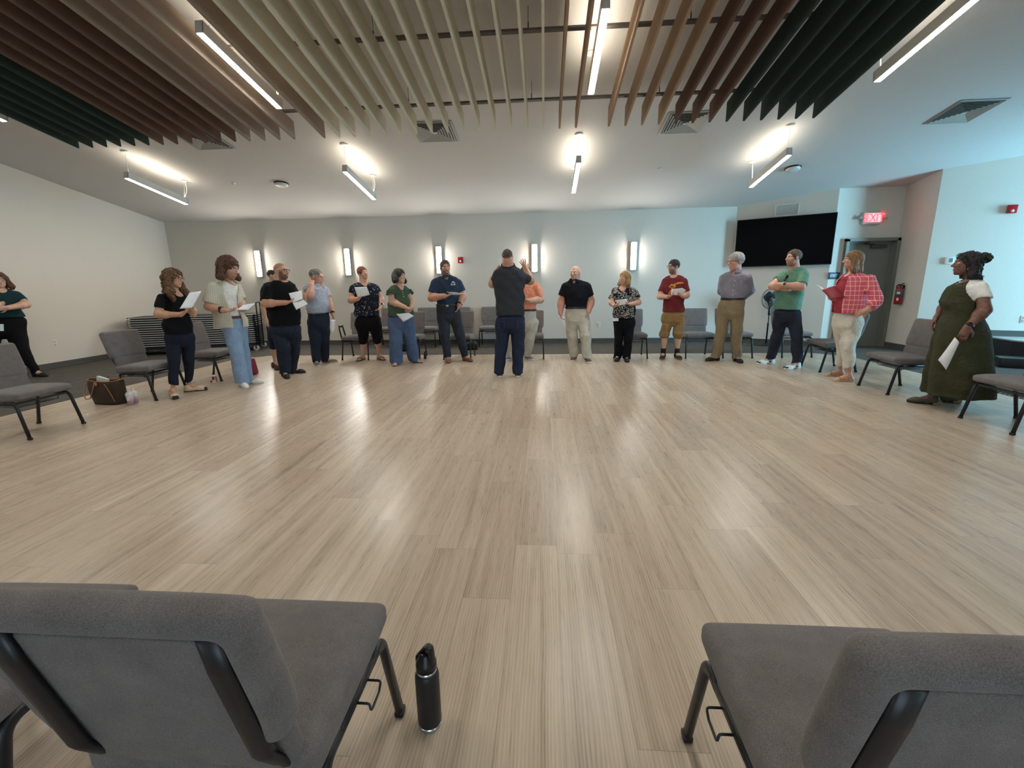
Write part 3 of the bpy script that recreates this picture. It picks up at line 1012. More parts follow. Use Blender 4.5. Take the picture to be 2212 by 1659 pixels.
# ------------------------------------------------------------------ folding tables on a cart
M_TEDGE = plain('table_edge_gray', '#b4b4b0', 0.5, var=0.06)
M_TTOP = plain('table_top_black', '#18181b', 0.45, var=0.1)
ang = rad(19)
tc = Vector((-6.45, 9.74, 0)); dx = Vector((math.cos(ang), math.sin(ang), 0)); dy = Vector((-math.sin(ang), math.cos(ang), 0))
cc = tc - dx * 1.22 + dy * 0.38
cart = thing('table_cart', 'black wheeled table cart with a tall push handle, carrying the folding tables', 'cart', (cc.x, cc.y, -0.0025), ang)
mb = MB()
for s in (-1, 1): mb.box((0, s * 0.33, 0.145), (2.30, 0.045, 0.045))
for x in (-1.12, -0.4, 0.4, 1.12): mb.box((x, 0, 0.145), (0.045, 0.66, 0.045))
mb.build('bed', M_BLACK, cart)
mb = MB(); mb.tube(path([(1.235, -0.30, 0.13), (1.26, -0.30, 1.075), (1.26, 0.02, 1.075), (1.235, 0.02, 0.13)], 0.05, 6), 0.015, 10); mb.build('push_handle', M_BLACK, cart)
mb = MB(); mb.box((1.235, -0.14, 0.36), (0.012, 0.30, 0.44)); mb.build('end_panel', M_BLACK, cart)
M_WHEEL = plain('caster_gray', '#b9b8b4', 0.5, var=0.05)
for x in (-1.08, 1.16):
    for s in (-1, 1):
        mb = MB(); mb.lathe([(0, -0.016), (0.054, -0.016), (0.060, -0.009), (0.060, 0.009), (0.054, 0.016), (0, 0.016)], (x, s * 0.33, 0.060), 24, rot=Matrix.Rotation(rad(90), 3, 'X'))
        w_ = mb.build('caster_wheel', M_WHEEL, cart)
        mb = MB(); mb.box((x, s * 0.33 - 0.024, 0.090), (0.03, 0.006, 0.085)); mb.box((x, s * 0.33 + 0.024, 0.090), (0.03, 0.006, 0.085)); mb.box((x, s * 0.33, 0.128), (0.06, 0.06, 0.012)); mb.build('fork', M_BLACK, w_)
NT_ = 14
tproto = None
for i in range(NT_):
    z = 0.1685 + i * 0.0465
    if tproto is None:
        r_ = empty('folding_table')
        mb = MB(); mb.rbox((0, 0, 0.034), (2.42, 0.76, 0.020), 0.006, n=1, seg=2); mb.build('tabletop', M_TTOP, r_)
        mb = MB()
        for s in (-1, 1):
            mb.box((0, s * 0.381, 0.034), (2.36, 0.006, 0.016)); mb.box((s * 1.211, 0, 0.034), (0.006, 0.62, 0.016))
        mb.build('edge_band', M_TEDGE, r_)
        mb = MB()
        for s in (-1, 1):
            mb.tube(path([(s * 0.3, -0.30, 0.012), (s * 1.15, -0.30, 0.012), (s * 1.15, 0.30, 0.012), (s * 0.3, 0.30, 0.012)], 0.06, 4), 0.011, 8)
            mb.box((0, s * 0.36, 0.013), (2.3, 0.012, 0.022))
        mb.build('folded_legs', M_BLACK, r_); tproto = r_
    else: r_ = copy_tree(tproto)
    jit = (random.random() - 0.5) * 0.02
    p = cc + dx * jit
    r_.location = (p.x, p.y, z); r_.rotation_euler = (0, 0, ang)
    k_ = NT_ - 1 - i
    lab = 'black folding table with gray edges, %s of the stack on the cart' % ('topmost' if k_ == 0 else ('lowest' if i == 0 else ORD[k_] + ' from the top'))
    tag(r_, lab, 'table', 'folding tables stacked on the cart')
# ------------------------------------------------------------------ television, signs, wall things
dtv = Vector((TVB[0] - TVA[0], TVB[1] - TVA[1], 0)).normalized(); ntv = Vector((dtv.y, -dtv.x, 0))   # ntv points into the room
ATV = math.atan2(dtv.y, dtv.x)
pc = Vector((4.2, 10.75, 0)) + dtv * 0.93
tvr = thing('television', 'large flat black television mounted high on the angled wall', 'television', (pc.x, pc.y, 2.155), ATV)
MB().rbox((0, -0.115, 0), (1.775, 0.035, 0.985), 0.006, n=1, seg=2).build('housing', M_BLACKP, tvr)
MB().box((0, -0.1338, 0.003), (1.752, 0.003, 0.958)).build('screen', M_SCREEN, tvr)
MB().box((0, -0.05, 0), (0.5, 0.096, 0.35)).build('wall_mount', M_BLACK, tvr)
pv = Vector((4.2, 10.75, 0)) + dtv * 0.94
vr = thing('wall_vent', 'gray louvred return vent on the angled wall above the television', 'vent', (pv.x, pv.y, 2.79), ATV)
mb = MB()
for s in (-1, 1): mb.box((s * 0.205, -0.006, 0), (0.02, 0.012, 0.24)); mb.box((0, -0.006, s * 0.11), (0.43, 0.012, 0.02))
mb.build('frame', M_WHITE, vr)
mb = MB()
for i in range(13): mb.box((0, -0.006, -0.094 + i * 0.0157), (0.39, 0.002, 0.013), Matrix.Rotation(rad(35), 3, 'X'))
mb.build('louvres', M_GREYW, vr)

# fonts are avoided: letters are built from strokes
LET = {'E': [((0, 0), (0, 1)), ((0, 1), (.62, 1)), ((0, .5), (.54, .5)), ((0, 0), (.62, 0))], 'X': [((0, 0), (.68, 1)), ((0, 1), (.68, 0))],
       'I': [((.1, 0), (.1, 1))], 'T': [((0, 1), (.7, 1)), ((.35, 0), (.35, 1))]}


def letters(txt, h, sw, gap=0.22):
    mb = MB(); x = 0.0; wd = {'E': .62, 'X': .68, 'I': .2, 'T': .7}
    tot = sum(wd[c] for c in txt) + gap * (len(txt) - 1)
    for c in txt:
        for (a, b) in LET[c]:
            A = Vector(((x + a[0] - tot / 2) * h, 0, (a[1] - 0.5) * h)); B = Vector(((x + b[0] - tot / 2) * h, 0, (b[1] - 0.5) * h))
            d = (B - A).normalized(); n = Vector((-d.z, 0, d.x)) * sw / 2; e = d * sw * 0.45
            q = [A - e + n, A - e - n, B + e - n, B + e + n]
            mb.add([p + Vector((0, -0.0015, 0)) for p in q] + [p + Vector((0, 0.0015, 0)) for p in q], [(0, 1, 2, 3), (7, 6, 5, 4), (0, 4, 5, 1), (1, 5, 6, 2), (2, 6, 7, 3), (3, 7, 4, 0)], 0, False)
        x += wd[c] + gap
    return mb


ex = thing('exit_sign', 'lit red exit sign with two emergency lamp heads above the door', 'sign', (6.40, 9.84, 2.525))
MB().rbox((0, -0.027, 0), (0.33, 0.054, 0.225), 0.012, n=1, seg=2).build('housing', M_WHITE, ex)
MB().box((0.035, -0.0555, 0.01), (0.235, 0.003, 0.165)).build('lit_panel', emit('exit_panel_glow', lin('#ff6a72'), 0.75), ex)
letters('EXIT', 0.125, 0.026, 0.18).build('lettering', emit('exit_letter_glow', lin('#ff1420'), 1.6), ex, (0.035, -0.0588, 0.01))
for s in (-1, 1):
    mb = MB(); mb.tube([(s * 0.165, -0.03, -0.02), (s * 0.205, -0.035, 0.0)], 0.008, 8)
    mb.lathe([(0, 0.0), (0.022, 0.0), (0.045, 0.045), (0.045, 0.055), (0, 0.058)], (s * 0.215, -0.04, 0.0), 18, rot=Matrix.Rotation(rad(s * 55), 3, 'Y') @ Matrix.Rotation(rad(35), 3, 'X'))
    mb.build('lamp_head', plain('lamp_head_gray', '#a9aaa6', 0.4), ex)
pl = thing('exit_placard', 'dark blue wall placard with white exit lettering left of the door', 'sign', (5.85, 9.84, 1.44))
MB().rbox((0, -0.004, 0), (0.225, 0.008, 0.135), 0.003, n=0, seg=1).build('plate', plain('placard_blue', '#2b4457', 0.5), pl)
letters('EXIT', 0.048, 0.010, 0.2).build('lettering', M_WHITE, pl, (0.0, -0.0095, 0.005))

fe = thing('fire_extinguisher', 'red fire extinguisher hanging on the alcove wall right of the door', 'extinguisher', (6.915, 9.50, 0.0))
t = NT('extinguisher_red'); t.set(lin('#96151a'), 0.3); M_FE = t.m
mb = MB(); mb.lathe([(0, 0.87), (0.055, 0.872), (0.062, 0.885), (0.063, 1.15), (0.058, 1.175), (0.04, 1.2), (0.02, 1.212), (0.018, 1.225), (0, 1.225)], (0, 0, 0), 28); mb.build('cylinder', M_FE, fe)
mb = MB(); mb.lathe([(0, 1.02), (0.0642, 1.02), (0.0642, 1.155), (0, 1.155)], (0, 0, 0), 28); mb.build('label_band', plain('extinguisher_label', '#5c5d60', 0.4, var=0.2), fe)
mb = MB(); mb.box((-0.045, -0.043, 0.97), (0.004, 0.03, 0.05), Matrix.Rotation(rad(45), 3, 'Z')); mb.box((-0.046, -0.046, 1.09), (0.003, 0.05, 0.04), Matrix.Rotation(rad(45), 3, 'Z')); mb.build('inspection_tag', M_WHITE, fe)
mb = MB(); mb.tube(path([(0, 0, 1.215), (0, 0, 1.245), (0.0, -0.09, 1.275)], 0.01, 3), 0.009, 8); mb.tube([(0, 0.01, 1.235), (0, -0.10, 1.235)], 0.007, 8); mb.tube([(0, 0.02, 1.228), (0, 0.02, 1.25), (0, 0.05, 1.255)], 0.008, 8); mb.build('valve_handle', M_BLACK, fe)
mb = MB(); mb.tube(path([(0, 0.03, 1.24), (0, 0.085, 1.235), (0, 0.085, 1.0)], 0.05, 6), 0.010, 8); mb.build('hose', M_BLACKP, fe)
mb = MB(); mb.box((0.072, 0, 1.2), (0.012, 0.04, 0.08)); mb.box((0.05, 0, 1.225), (0.05, 0.02, 0.008)); mb.build('wall_bracket', M_BLACK, fe)

drw = Vector((RWB[0] - RWA[0], RWB[1] - RWA[1], 0)).normalized(); ARW = math.atan2(drw.y, drw.x)


def on_rw(s): return Vector((RWA[0], RWA[1], 0)) + drw * s


th = thing('thermostat', 'small white wall thermostat left of the person in the olive dress', 'thermostat', tuple(on_rw(0.295) + Vector((0, 0, 1.665))), ARW)
MB().rbox((0, -0.012, 0), (0.12, 0.024, 0.12), 0.006, n=0, seg=2).build('casing', M_WHITE, th)
MB().box((0.022, -0.0248, 0.005), (0.05, 0.002, 0.07)).build('display', plain('thermostat_display', '#6f7c80', 0.3), th)


def alarm(p, rz, lab):
    r_ = thing('fire_alarm', lab, 'alarm', p, rz, 'red fire alarm strobes')
    MB().rbox((0, -0.022, 0), (0.125, 0.044, 0.135), 0.008, n=0, seg=2).build('casing', M_RED, r_)
    mb = MB(); mb.lathe([(0.022, 0), (0.022, 0.012), (0.014, 0.02), (0, 0.022)], (0.0, -0.044, -0.03), 16, rot=Matrix.Rotation(rad(90), 3, 'X')); mb.build('strobe_lens', M_WHITE, r_)


alarm((-1.935, YB, 1.945), 0, 'red fire alarm on the back wall beside the third sconce')
p = on_rw(0.965); alarm((p.x, p.y, 2.475), ARW, 'red fire alarm high on the right wall')


def outlet(p, rz, lab, nm_='electrical_outlet'):
    r_ = thing(nm_, lab, 'outlet', p, rz, 'white wall outlets')
    MB().rbox((0, -0.003, 0), (0.078, 0.006, 0.122), 0.002, n=0, seg=1).build('cover_plate', M_WHITE, r_)
    mb = MB()
    for z in (-0.026, 0.026): mb.rbox((0, -0.007, z), (0.036, 0.004, 0.034), 0.001, n=0, seg=1)
    mb.build('socket', plain('socket_gray', '#b6b5b0', 0.5), r_)


outlet((XL, 7.72, 0.45), rad(90), 'white outlet on the left wall above the baseboard')
outlet((1.268, YB, 0.415), 0, 'white outlet on the back wall right of the person in the black polo')
outlet((-1.35, YB, 0.29), 0, 'white outlet low on the back wall under a chair')
p = on_rw(1.40); outlet((p.x, p.y, 0.645), ARW, 'white wall plate at the right edge above the stage')

# ------------------------------------------------------------------ pedestal fan
fx, fy = 4.80, 10.12
fan = thing('pedestal_fan', 'black pedestal fan standing under the television, left of the green polo', 'fan', (fx, fy, -0.0025), rad(20))
mb = MB(); mb.lathe([(0, 0.0), (0.21, 0.0), (0.215, 0.008), (0.19, 0.02), (0.05, 0.035), (0.028, 0.06), (0, 0.06)], (0, 0, 0), 36); mb.build('base', M_BLACK, fan)
mb = MB(); mb.lathe([(0, 0.05), (0.016, 0.05), (0.016, 0.44), (0.02, 0.445), (0.02, 0.47), (0.010, 0.475), (0.010, 0.66), (0, 0.66)], (0, 0, 0), 20); mb.build('pole', M_BLACKP, fan)
mb = MB(); mb.rbox((0, -0.005, 0.725), (0.055, 0.05, 0.17), 0.02, n=1, seg=3); cb = mb.build('control_box', M_BLACKP, fan)
mb = MB()
for i in range(4): mb.rbox((0, -0.034, 0.69 + i * 0.022), (0.02, 0.008, 0.012), 0.003, n=0, seg=1)
mb.build('button', plain('button_blue_gray', '#6e8794', 0.4), cb)
hz = 0.99
RF = Matrix.Rotation(rad(90), 3, 'X')
mb = MB(); mb.lathe([(0, -0.13), (0.05, -0.12), (0.065, -0.08), (0.065, -0.03), (0.03, -0.02), (0, -0.02)], (0, 0, hz), 20, rot=RF); mb.tube([(0, 0.06, hz - 0.06), (0, 0.0, hz - 0.18)], 0.022, 8); mb.build('motor_housing', M_BLACKP, fan)
mb = MB(); RG = 0.215
for rr_, yy in ((RG, 0.0), (RG * 0.93, -0.05), (RG * 0.93, 0.045), (0.05, -0.075)):
    mb.tube([(rr_ * math.cos(a), yy, hz + rr_ * math.sin(a)) for a in [2 * math.pi * i / 40 for i in range(41)]], 0.005 if rr_ == RG else 0.003, 6, cap=False)
for i in range(48):
    a = 2 * math.pi * i / 48; c_, s_ = math.cos(a), math.sin(a)
    mb.tube([(0.05 * c_, -0.075, hz + 0.05 * s_), (RG * 0.75 * c_, -0.07, hz + RG * .75 * s_), (RG * .95 * c_, -0.045, hz + RG * .95 * s_), (RG * c_, 0, hz + RG * s_), (RG * .93 * c_, 0.045, hz + RG * .93 * s_), (0.07 * c_, 0.06, hz + 0.07 * s_)], 0.0011, 4)
mb.build('grille', M_BLACK, fan)
for b in range(3):
    mb = MB(); a0 = rad(40 + 120 * b); vs = []; nu, nv = 8, 8
    for i in range(nu + 1):
        r_ = 0.03 + 0.155 * i / nu
        half = rad(34) * (0.55 + 0.75 * math.sin(math.pi * min(1, 0.12 + 0.8 * i / nu)) )* (1 if i < nu else 0.8)
        for j in range(nv + 1):
            s = j / nv * 2 - 1; a = a0 + half * s - 0.25 * i / nu
            vs.append((r_ * math.cos(a), -0.02 + 0.03 * s, hz + r_ * math.sin(a)))
    n = len(vs); vs += [(x, y + 0.004, z) for x, y, z in vs]
    fs = []
    for i in range(nu):
        for j in range(nv):
            q = (i * (nv + 1) + j, i * (nv + 1) + j + 1, (i + 1) * (nv + 1) + j + 1, (i + 1) * (nv + 1) + j)
            fs.append(q); fs.append(tuple(k + n for k in reversed(q)))
    mb.add(vs, fs); mb.build('blade', M_BLACKP, fan)
mb = MB(); mb.lathe([(0, 0.04), (0.035, 0.035), (0.04, 0.0), (0.04, -0.03), (0, -0.03)], (0, 0, hz), 20, rot=RF); mb.build('hub', plain('hub_gray', '#55565a', 0.3), fan)
mb = MB(); mb.tube([(-0.2 + i * -0.03, 0.05 + 0.02 * math.sin(i), 0.006) for i in range(12)], 0.004, 6); mb.build('power_cord', M_BLACKP, fan)

# ------------------------------------------------------------------ water bottle
wb = thing('water_bottle', 'black insulated water bottle with steel rings standing on the wood floor', 'bottle', (-0.368, 1.163, 0), rad(-25))
t = NT('bottle_powder_black'); v = t.coord(); t.set(lin('#17181c'), 0.45); t.bump(t.noise(v, 900, 2), 0.15, 0.001); M_BOT = t.m
mb = MB(); mb.lathe([(0, 0.016), (0.0365, 0.016), (0.0375, 0.019), (0.0375, 0.186), (0.0365, 0.195), (0.034, 0.202), (0.030, 0.206), (0, 0.206)], (0, 0, 0), 40); mb.build('body', M_BOT, wb)
mb = MB(); mb.lathe([(0, 0.0), (0.0335, 0.0), (0.0362, 0.003), (0.037, 0.0165), (0, 0.0165)], (0, 0, 0), 40); mb.build('steel_base', M_CHROME, wb)
mb = MB(); mb.lathe([(0, 0.2), (0.0315, 0.2), (0.0315, 0.217), (0, 0.217)], (0, 0, 0), 40); mb.build('steel_neck', M_CHROME, wb)
mb = MB(); mb.lathe([(0, 0.2165), (0.0325, 0.2165), (0.0325, 0.236), (0.031, 0.241), (0.024, 0.256), (0.019, 0.268), (0.016, 0.272), (0, 0.272)], (0, 0, 0), 40)
lid = mb.build('lid', M_BLACKP, wb)
mb = MB(); mb.tube(path([(-0.030, 0, 0.225), (-0.030, 0, 0.252), (0.004, 0, 0.297), (0.022, 0, 0.297), (0.026, 0, 0.25), (0.026, 0, 0.235)], 0.012, 5), 0, prof=oval(0.0045, 0.013, 12), up=(1, 0, 0)); mb.build('carry_handle', M_BLACKP, lid)

# ------------------------------------------------------------------ bags and small things on the floor
tb = thing('tote_bag', 'brown monogram-style leather tote bag with tan straps on the floor by a chair', 'bag', (-5.44, 5.13, 0), rad(-8))
tb['label'] = 'brown tote bag with tan straps standing open on the floor'
t = NT('tote_canvas'); v = t.coord((1, 1, 1)); vo = t.node('ShaderNodeTexVoronoi'); vo.inputs['Scale'].default_value = 34; vo.inputs['Randomness'].default_value = 0.0; t.link(v, vo.inputs['Vector'])
t.set(t.ramp(vo.outputs['Distance'], [(0.12, lin('#5c4a37')), (0.2, lin('#3a2c22'))]), 0.5, 0, 0.3); M_TOTE = t.m
M_TAN = plain('tan_leather', '#9c6a3e', 0.5, var=0.1)
mb = MB(); hz_ = 0.30
def sect(z):
    k = z / hz_
    return 0.20 + 0.035 * k, 0.085 - 0.01 * k + 0.02 * math.sin(k * 3.1)
vs = []; fs = []; NS = 28; NZ = 8
for side in (0, 1):
    for i in range(NZ + 1):
        z = hz_ * i / NZ if side == 0 else hz_ - (hz_ - 0.02) * i / NZ
        a, b = sect(z); ins = 0.006 if side else 0
        for j in range(NS):
            tt = 2 * math.pi * j / NS; c, s = math.cos(tt), math.sin(tt); k = (abs(c) ** 4 + abs(s) ** 4) ** -0.25
            wob = 0.006 * math.sin(3 * tt + 4 * z / hz_)
            vs.append(((a - ins + wob) * c * k, (b - ins + wob) * s * k, z + (0.012 * math.cos(2 * tt) * (z / hz_))))
rows_ = 2 * (NZ + 1)
for i in range(rows_ - 1):
    for j in range(NS): fs.append((i * NS + j, i * NS + (j + 1) % NS, (i + 1) * NS + (j + 1) % NS, (i + 1) * NS + j))
fs.append(tuple(range(NS - 1, -1, -1))); fs.append(tuple((rows_ - 1) * NS + j for j in range(NS)))
mb.add(vs, fs); mb.build('body', M_TOTE, tb)
mb = MB(); a, b = sect(hz_)
ringp = []
for j in range(NS + 1):
    tt = 2 * math.pi * j / NS; c, s = math.cos(tt), math.sin(tt); k = (abs(c) ** 4 + abs(s) ** 4) ** -0.25
    ringp.append(((a + 0.006 * math.sin(3 * tt + 4)) * c * k, (b + 0.006 * math.sin(3 * tt + 4)) * s * k, hz_ + 0.012 * math.cos(2 * tt)))
mb.tube(ringp, 0.006, 6, cap=False); mb.build('rim_trim', M_TAN, tb)
for s in (-1, 1):
    mb = MB(); y = s * 0.088
    if s < 0:
        pts = [(-0.075, y, 0.27), (-0.085, y - 0.02, 0.20), (-0.12, y - 0.045, 0.09), (-0.19, y - 0.05, 0.075), (-0.255, y - 0.01, 0.13), (-0.275, y + 0.03, 0.22), (-0.235, y + 0.06, 0.30)]
    else:
        pts = [(-0.08, y, 0.28), (-0.08, y, 0.32), (-0.03, y - 0.02, 0.345), (0.06, y - 0.02, 0.345), (0.10, y, 0.32), (0.10, y, 0.28)]
    mb.tube(path(pts, 0.03, 4), 0, prof=oval(0.006, 0.005, 8)); mb.build('strap', M_TAN, tb)
mb = MB(); mb.tube(path([(0.08, -0.09, 0.265), (0.12, -0.098, 0.235), (0.175, -0.10, 0.13), (0.205, -0.10, 0.05)], 0.03, 4), 0.0045, 6)
mb.lathe([(0, 0), (0.028, 0), (0.028, 0.006), (0, 0.008)], (-0.055, -0.088, 0.262), 14, rot=Matrix.Rotation(rad(90), 3, 'X')); mb.build('tie_cord', M_TAN, tb)
mb = MB(); mb.box((-0.06, 0.0, 0.24), (0.16, 0.03, 0.18), Matrix.Rotation(rad(12), 3, 'Y')); o = mb.build('paper_stack', plain('white_paper_in_bag', '#dcdad3', 0.8), None, (-5.44, 5.13, 0), rad(-8)); tag(o, 'white papers sticking out of the brown tote bag', 'paper')

t = NT('clear_cup'); t.set((0.92, 0.9, 0.92, 1), 0.15); t.b.inputs['Alpha'].default_value = 0.35; M_CUP = t.m
def drink(x, y, lab):
    r_ = thing('drink_cup', lab, 'cup', (x, y, 0))
    MB().lathe([(0, 0.004), (0.030, 0.004), (0.036, 0.085), (0, 0.085)], (0, 0, 0), 24).build('drink', plain('pink_drink', '#a8405a', 0.2), r_)
    MB().lathe([(0, 0.0), (0.032, 0.0), (0.042, 0.13), (0, 0.13)], (0, 0, 0), 24).build('cup_wall', M_CUP, r_)
    MB().lathe([(0, 0.128), (0.045, 0.128), (0.045, 0.136), (0.036, 0.142), (0.030, 0.160), (0, 0.162)], (0, 0, 0), 24).build('lid', M_CUP, r_)
    mb = MB(); mb.box((0.012, -0.0375, 0.085), (0.034, 0.002, 0.05)); mb.build('cup_label', M_WHITE, r_)
    mb = MB(); mb.tube([(0, 0, 0.02), (0.01, 0, 0.19)], 0.0035, 8); mb.build('straw', M_WHITE, r_)
drink(-5.10, 5.06, 'clear iced drink cup with pink drink standing right of the tote bag')
drink(-5.13, 5.15, 'clear iced drink cup with pink drink behind the front cup, by the tote bag')
bx = thing('drink_carton', 'small red and white box on the floor under a chair', 'box', (-4.97, 6.32, 0), rad(20))
MB().rbox((0, 0, 0.06), (0.075, 0.06, 0.12), 0.006, n=0, seg=1).build('carton', M_WHITE, bx)
mb = MB(); mb.box((0.012, -0.0312, 0.075), (0.035, 0.002, 0.05)); mb.box((-0.02, -0.0312, 0.03), (0.025, 0.002, 0.03)); mb.box((0.0382, 0.0, 0.06), (0.002, 0.04, 0.08)); mb.build('red_print', M_RED, bx)
rb = thing('handbag', 'dark red handbag on the floor behind the person in light jeans', 'bag', (-4.82, 6.92, 0), rad(70))
mb = MB()
def bagp(u, v_, w, p): k = 1 - 0.45 * (w + 1) / 2; return (p.x * (0.6 + 0.4 * k), p.y * k, p.z)
mb.rbox((0, 0, 0.135), (0.30, 0.16, 0.27), 0.04, n=4, seg=3, fn=bagp); mb.build('body', plain('red_leather', '#7d1630', 0.4), rb)
mb = MB(); mb.tube(path([(-0.07, 0, 0.255), (-0.05, 0, 0.34), (0.05, 0, 0.34), (0.07, 0, 0.255)], 0.04, 5), 0.006, 8); mb.build('strap', plain('red_leather_strap', '#6b1229', 0.4), rb)
def bag(x, y, lab, s=(0.34, 0.2, 0.17)):
    r_ = thing('backpack', lab, 'bag', (x, y, -0.0025 if y > WY1 else 0), rad(10))
    mb = MB(); mb.rbox((0, 0, s[2] / 2), s, 0.05, n=4, seg=4, fn=lambda u, v_, w, p: (p.x, p.y, p.z + 0.012 * math.sin(5 * u) * (w + 1) / 2)); mb.build('body', plain('black_nylon', '#121214', 0.7, bump=0.3), r_)
    mb = MB(); mb.tube(path([(-0.06, 0, s[2] - 0.01), (-0.05, 0, s[2] + 0.04), (0.05, 0, s[2] + 0.04), (0.06, 0, s[2] - 0.01)], 0.02, 4), 0.008, 8); mb.build('handle', M_BLACKP, r_)
bag(-1.62, 9.72, 'black bag lying on the carpet under the chairs right of the navy polo')
bag(-3.02, 9.62, 'black bag lying on the carpet under the chair behind the green blouse', (0.4, 0.25, 0.2))
sb = thing('small_bottle', 'tiny black bottle on the floor beside the chair leg behind the green blouse', 'bottle', (-2.29, 8.47, 0))
MB().lathe([(0, 0), (0.025, 0), (0.027, 0.01), (0.027, 0.10), (0.015, 0.12), (0, 0.12)], (0, 0, 0), 18).build('body', M_BLACKP, sb)
MB().lathe([(0, 0.118), (0.014, 0.118), (0.014, 0.15), (0, 0.15)], (0, 0, 0), 14).build('cap', M_BLACKP, sb)
t = NT('skin'); at = t.node('ShaderNodeAttribute'); at.attribute_name = 'skin_tone'; v = t.coord()
nz = t.noise(v, 35, 3)
t.set(t.mix(0.10, at.outputs['Color'], t.ramp(nz, [(0.35, (0.25, 0.1, 0.07, 1)), (0.65, (0.8, 0.55, 0.45, 1))])), 0.5, 0, 0.35)
t.b.inputs['Subsurface Weight'].default_value = 0.0
M_SKIN = t.m
MC = {}


def soft(h, k=0.2):
    c = lin(h); g = 0.3 * c[0] + 0.55 * c[1] + 0.15 * c[2]
    q = [x + (g - x) * k for x in c[:3]]
    return '#%02x%02x%02x' % tuple(int(round(255 * (12.92 * x if x <= 0.0031308 else 1.055 * x ** (1 / 2.4) - 0.055))) for x in q)


def fab(hexc, **kw):
    hexc = soft(hexc)
    key = (hexc, tuple(sorted(kw.items())))
    if key not in MC: MC[key] = cloth('cloth_' + hexc.strip('#'), hexc, **kw)
    return MC[key]


def denim(hexc, fade=0.35):
    hexc = soft(hexc, 0.25)
    key = ('denim', hexc)
    if key in MC: return MC[key]
    t = NT('denim_' + hexc.strip('#')); c = lin(hexc); v = t.coord()
    a = t.noise(v, 4, 3, 0.6); b = t.noise(v, 140, 3); mp = t.coord((60, 60, 6)); w = t.noise(mp, 1.0, 2)
    k = t.math('ADD', t.math('MULTIPLY', a, 0.5), t.math('ADD', t.math('MULTIPLY', b, 0.25), t.math('MULTIPLY', w, 0.25)))
    t.set(t.ramp(k, [(0.3, tuple(x * (1 - fade) for x in c[:3]) + (1,)), (0.7, tuple(min(1, x * (1 + fade)) for x in c[:3]) + (1,))]), 0.9, 0, 0.2)
    t.bump(t.noise(v, 16, 3, 0.6, 0.8), 0.45, 0.05)
    MC[key] = t.m; return t.m


def hairm(hexc, hex2=None, sc=40):
    key = ('hair', hexc, hex2)
    if key in MC: return MC[key]
    t = NT('hair_' + hexc.strip('#')); c = lin(hexc); c2 = lin(hex2) if hex2 else tuple(x * 1.8 for x in c[:3]) + (1,)
    v = t.coord((sc * 3, sc * 3, sc * 0.35)); n = t.noise(v, 1.0, 4, 0.6, 0.8)
    t.set(t.ramp(n, [(0.35, c), (0.68, c2)]), 0.5, 0, 0.4); t.bump(n, 0.7, 0.02)
    MC[key] = t.m; return t.m


def simple(hexc, rough=0.5):
    key = ('s', hexc, rough)
    if key not in MC: MC[key] = plain('surface_' + hexc.strip('#'), hexc, rough, var=0.06)
    return MC[key]


def wrinkle(seed, amp=0.004, fz=26.0):
    r = random.Random(seed); p1, p2, p3, a1 = r.random() * 6, r.random() * 6, r.random() * 6, r.random() * 3
    def f(X, Y, Z):
        return (amp * np.sin(fz * Z + 5 * np.sin(7 * X + p1) + 3 * np.sin(9 * Y + p2)) * (0.6 + 0.4 * np.sin(5 * Z + p3 + 4 * X))
                + amp * 0.8 * np.sin(19 * X + 8 * Z + a1 + 2 * np.sin(11 * Z))).astype(np.float32)
    return f


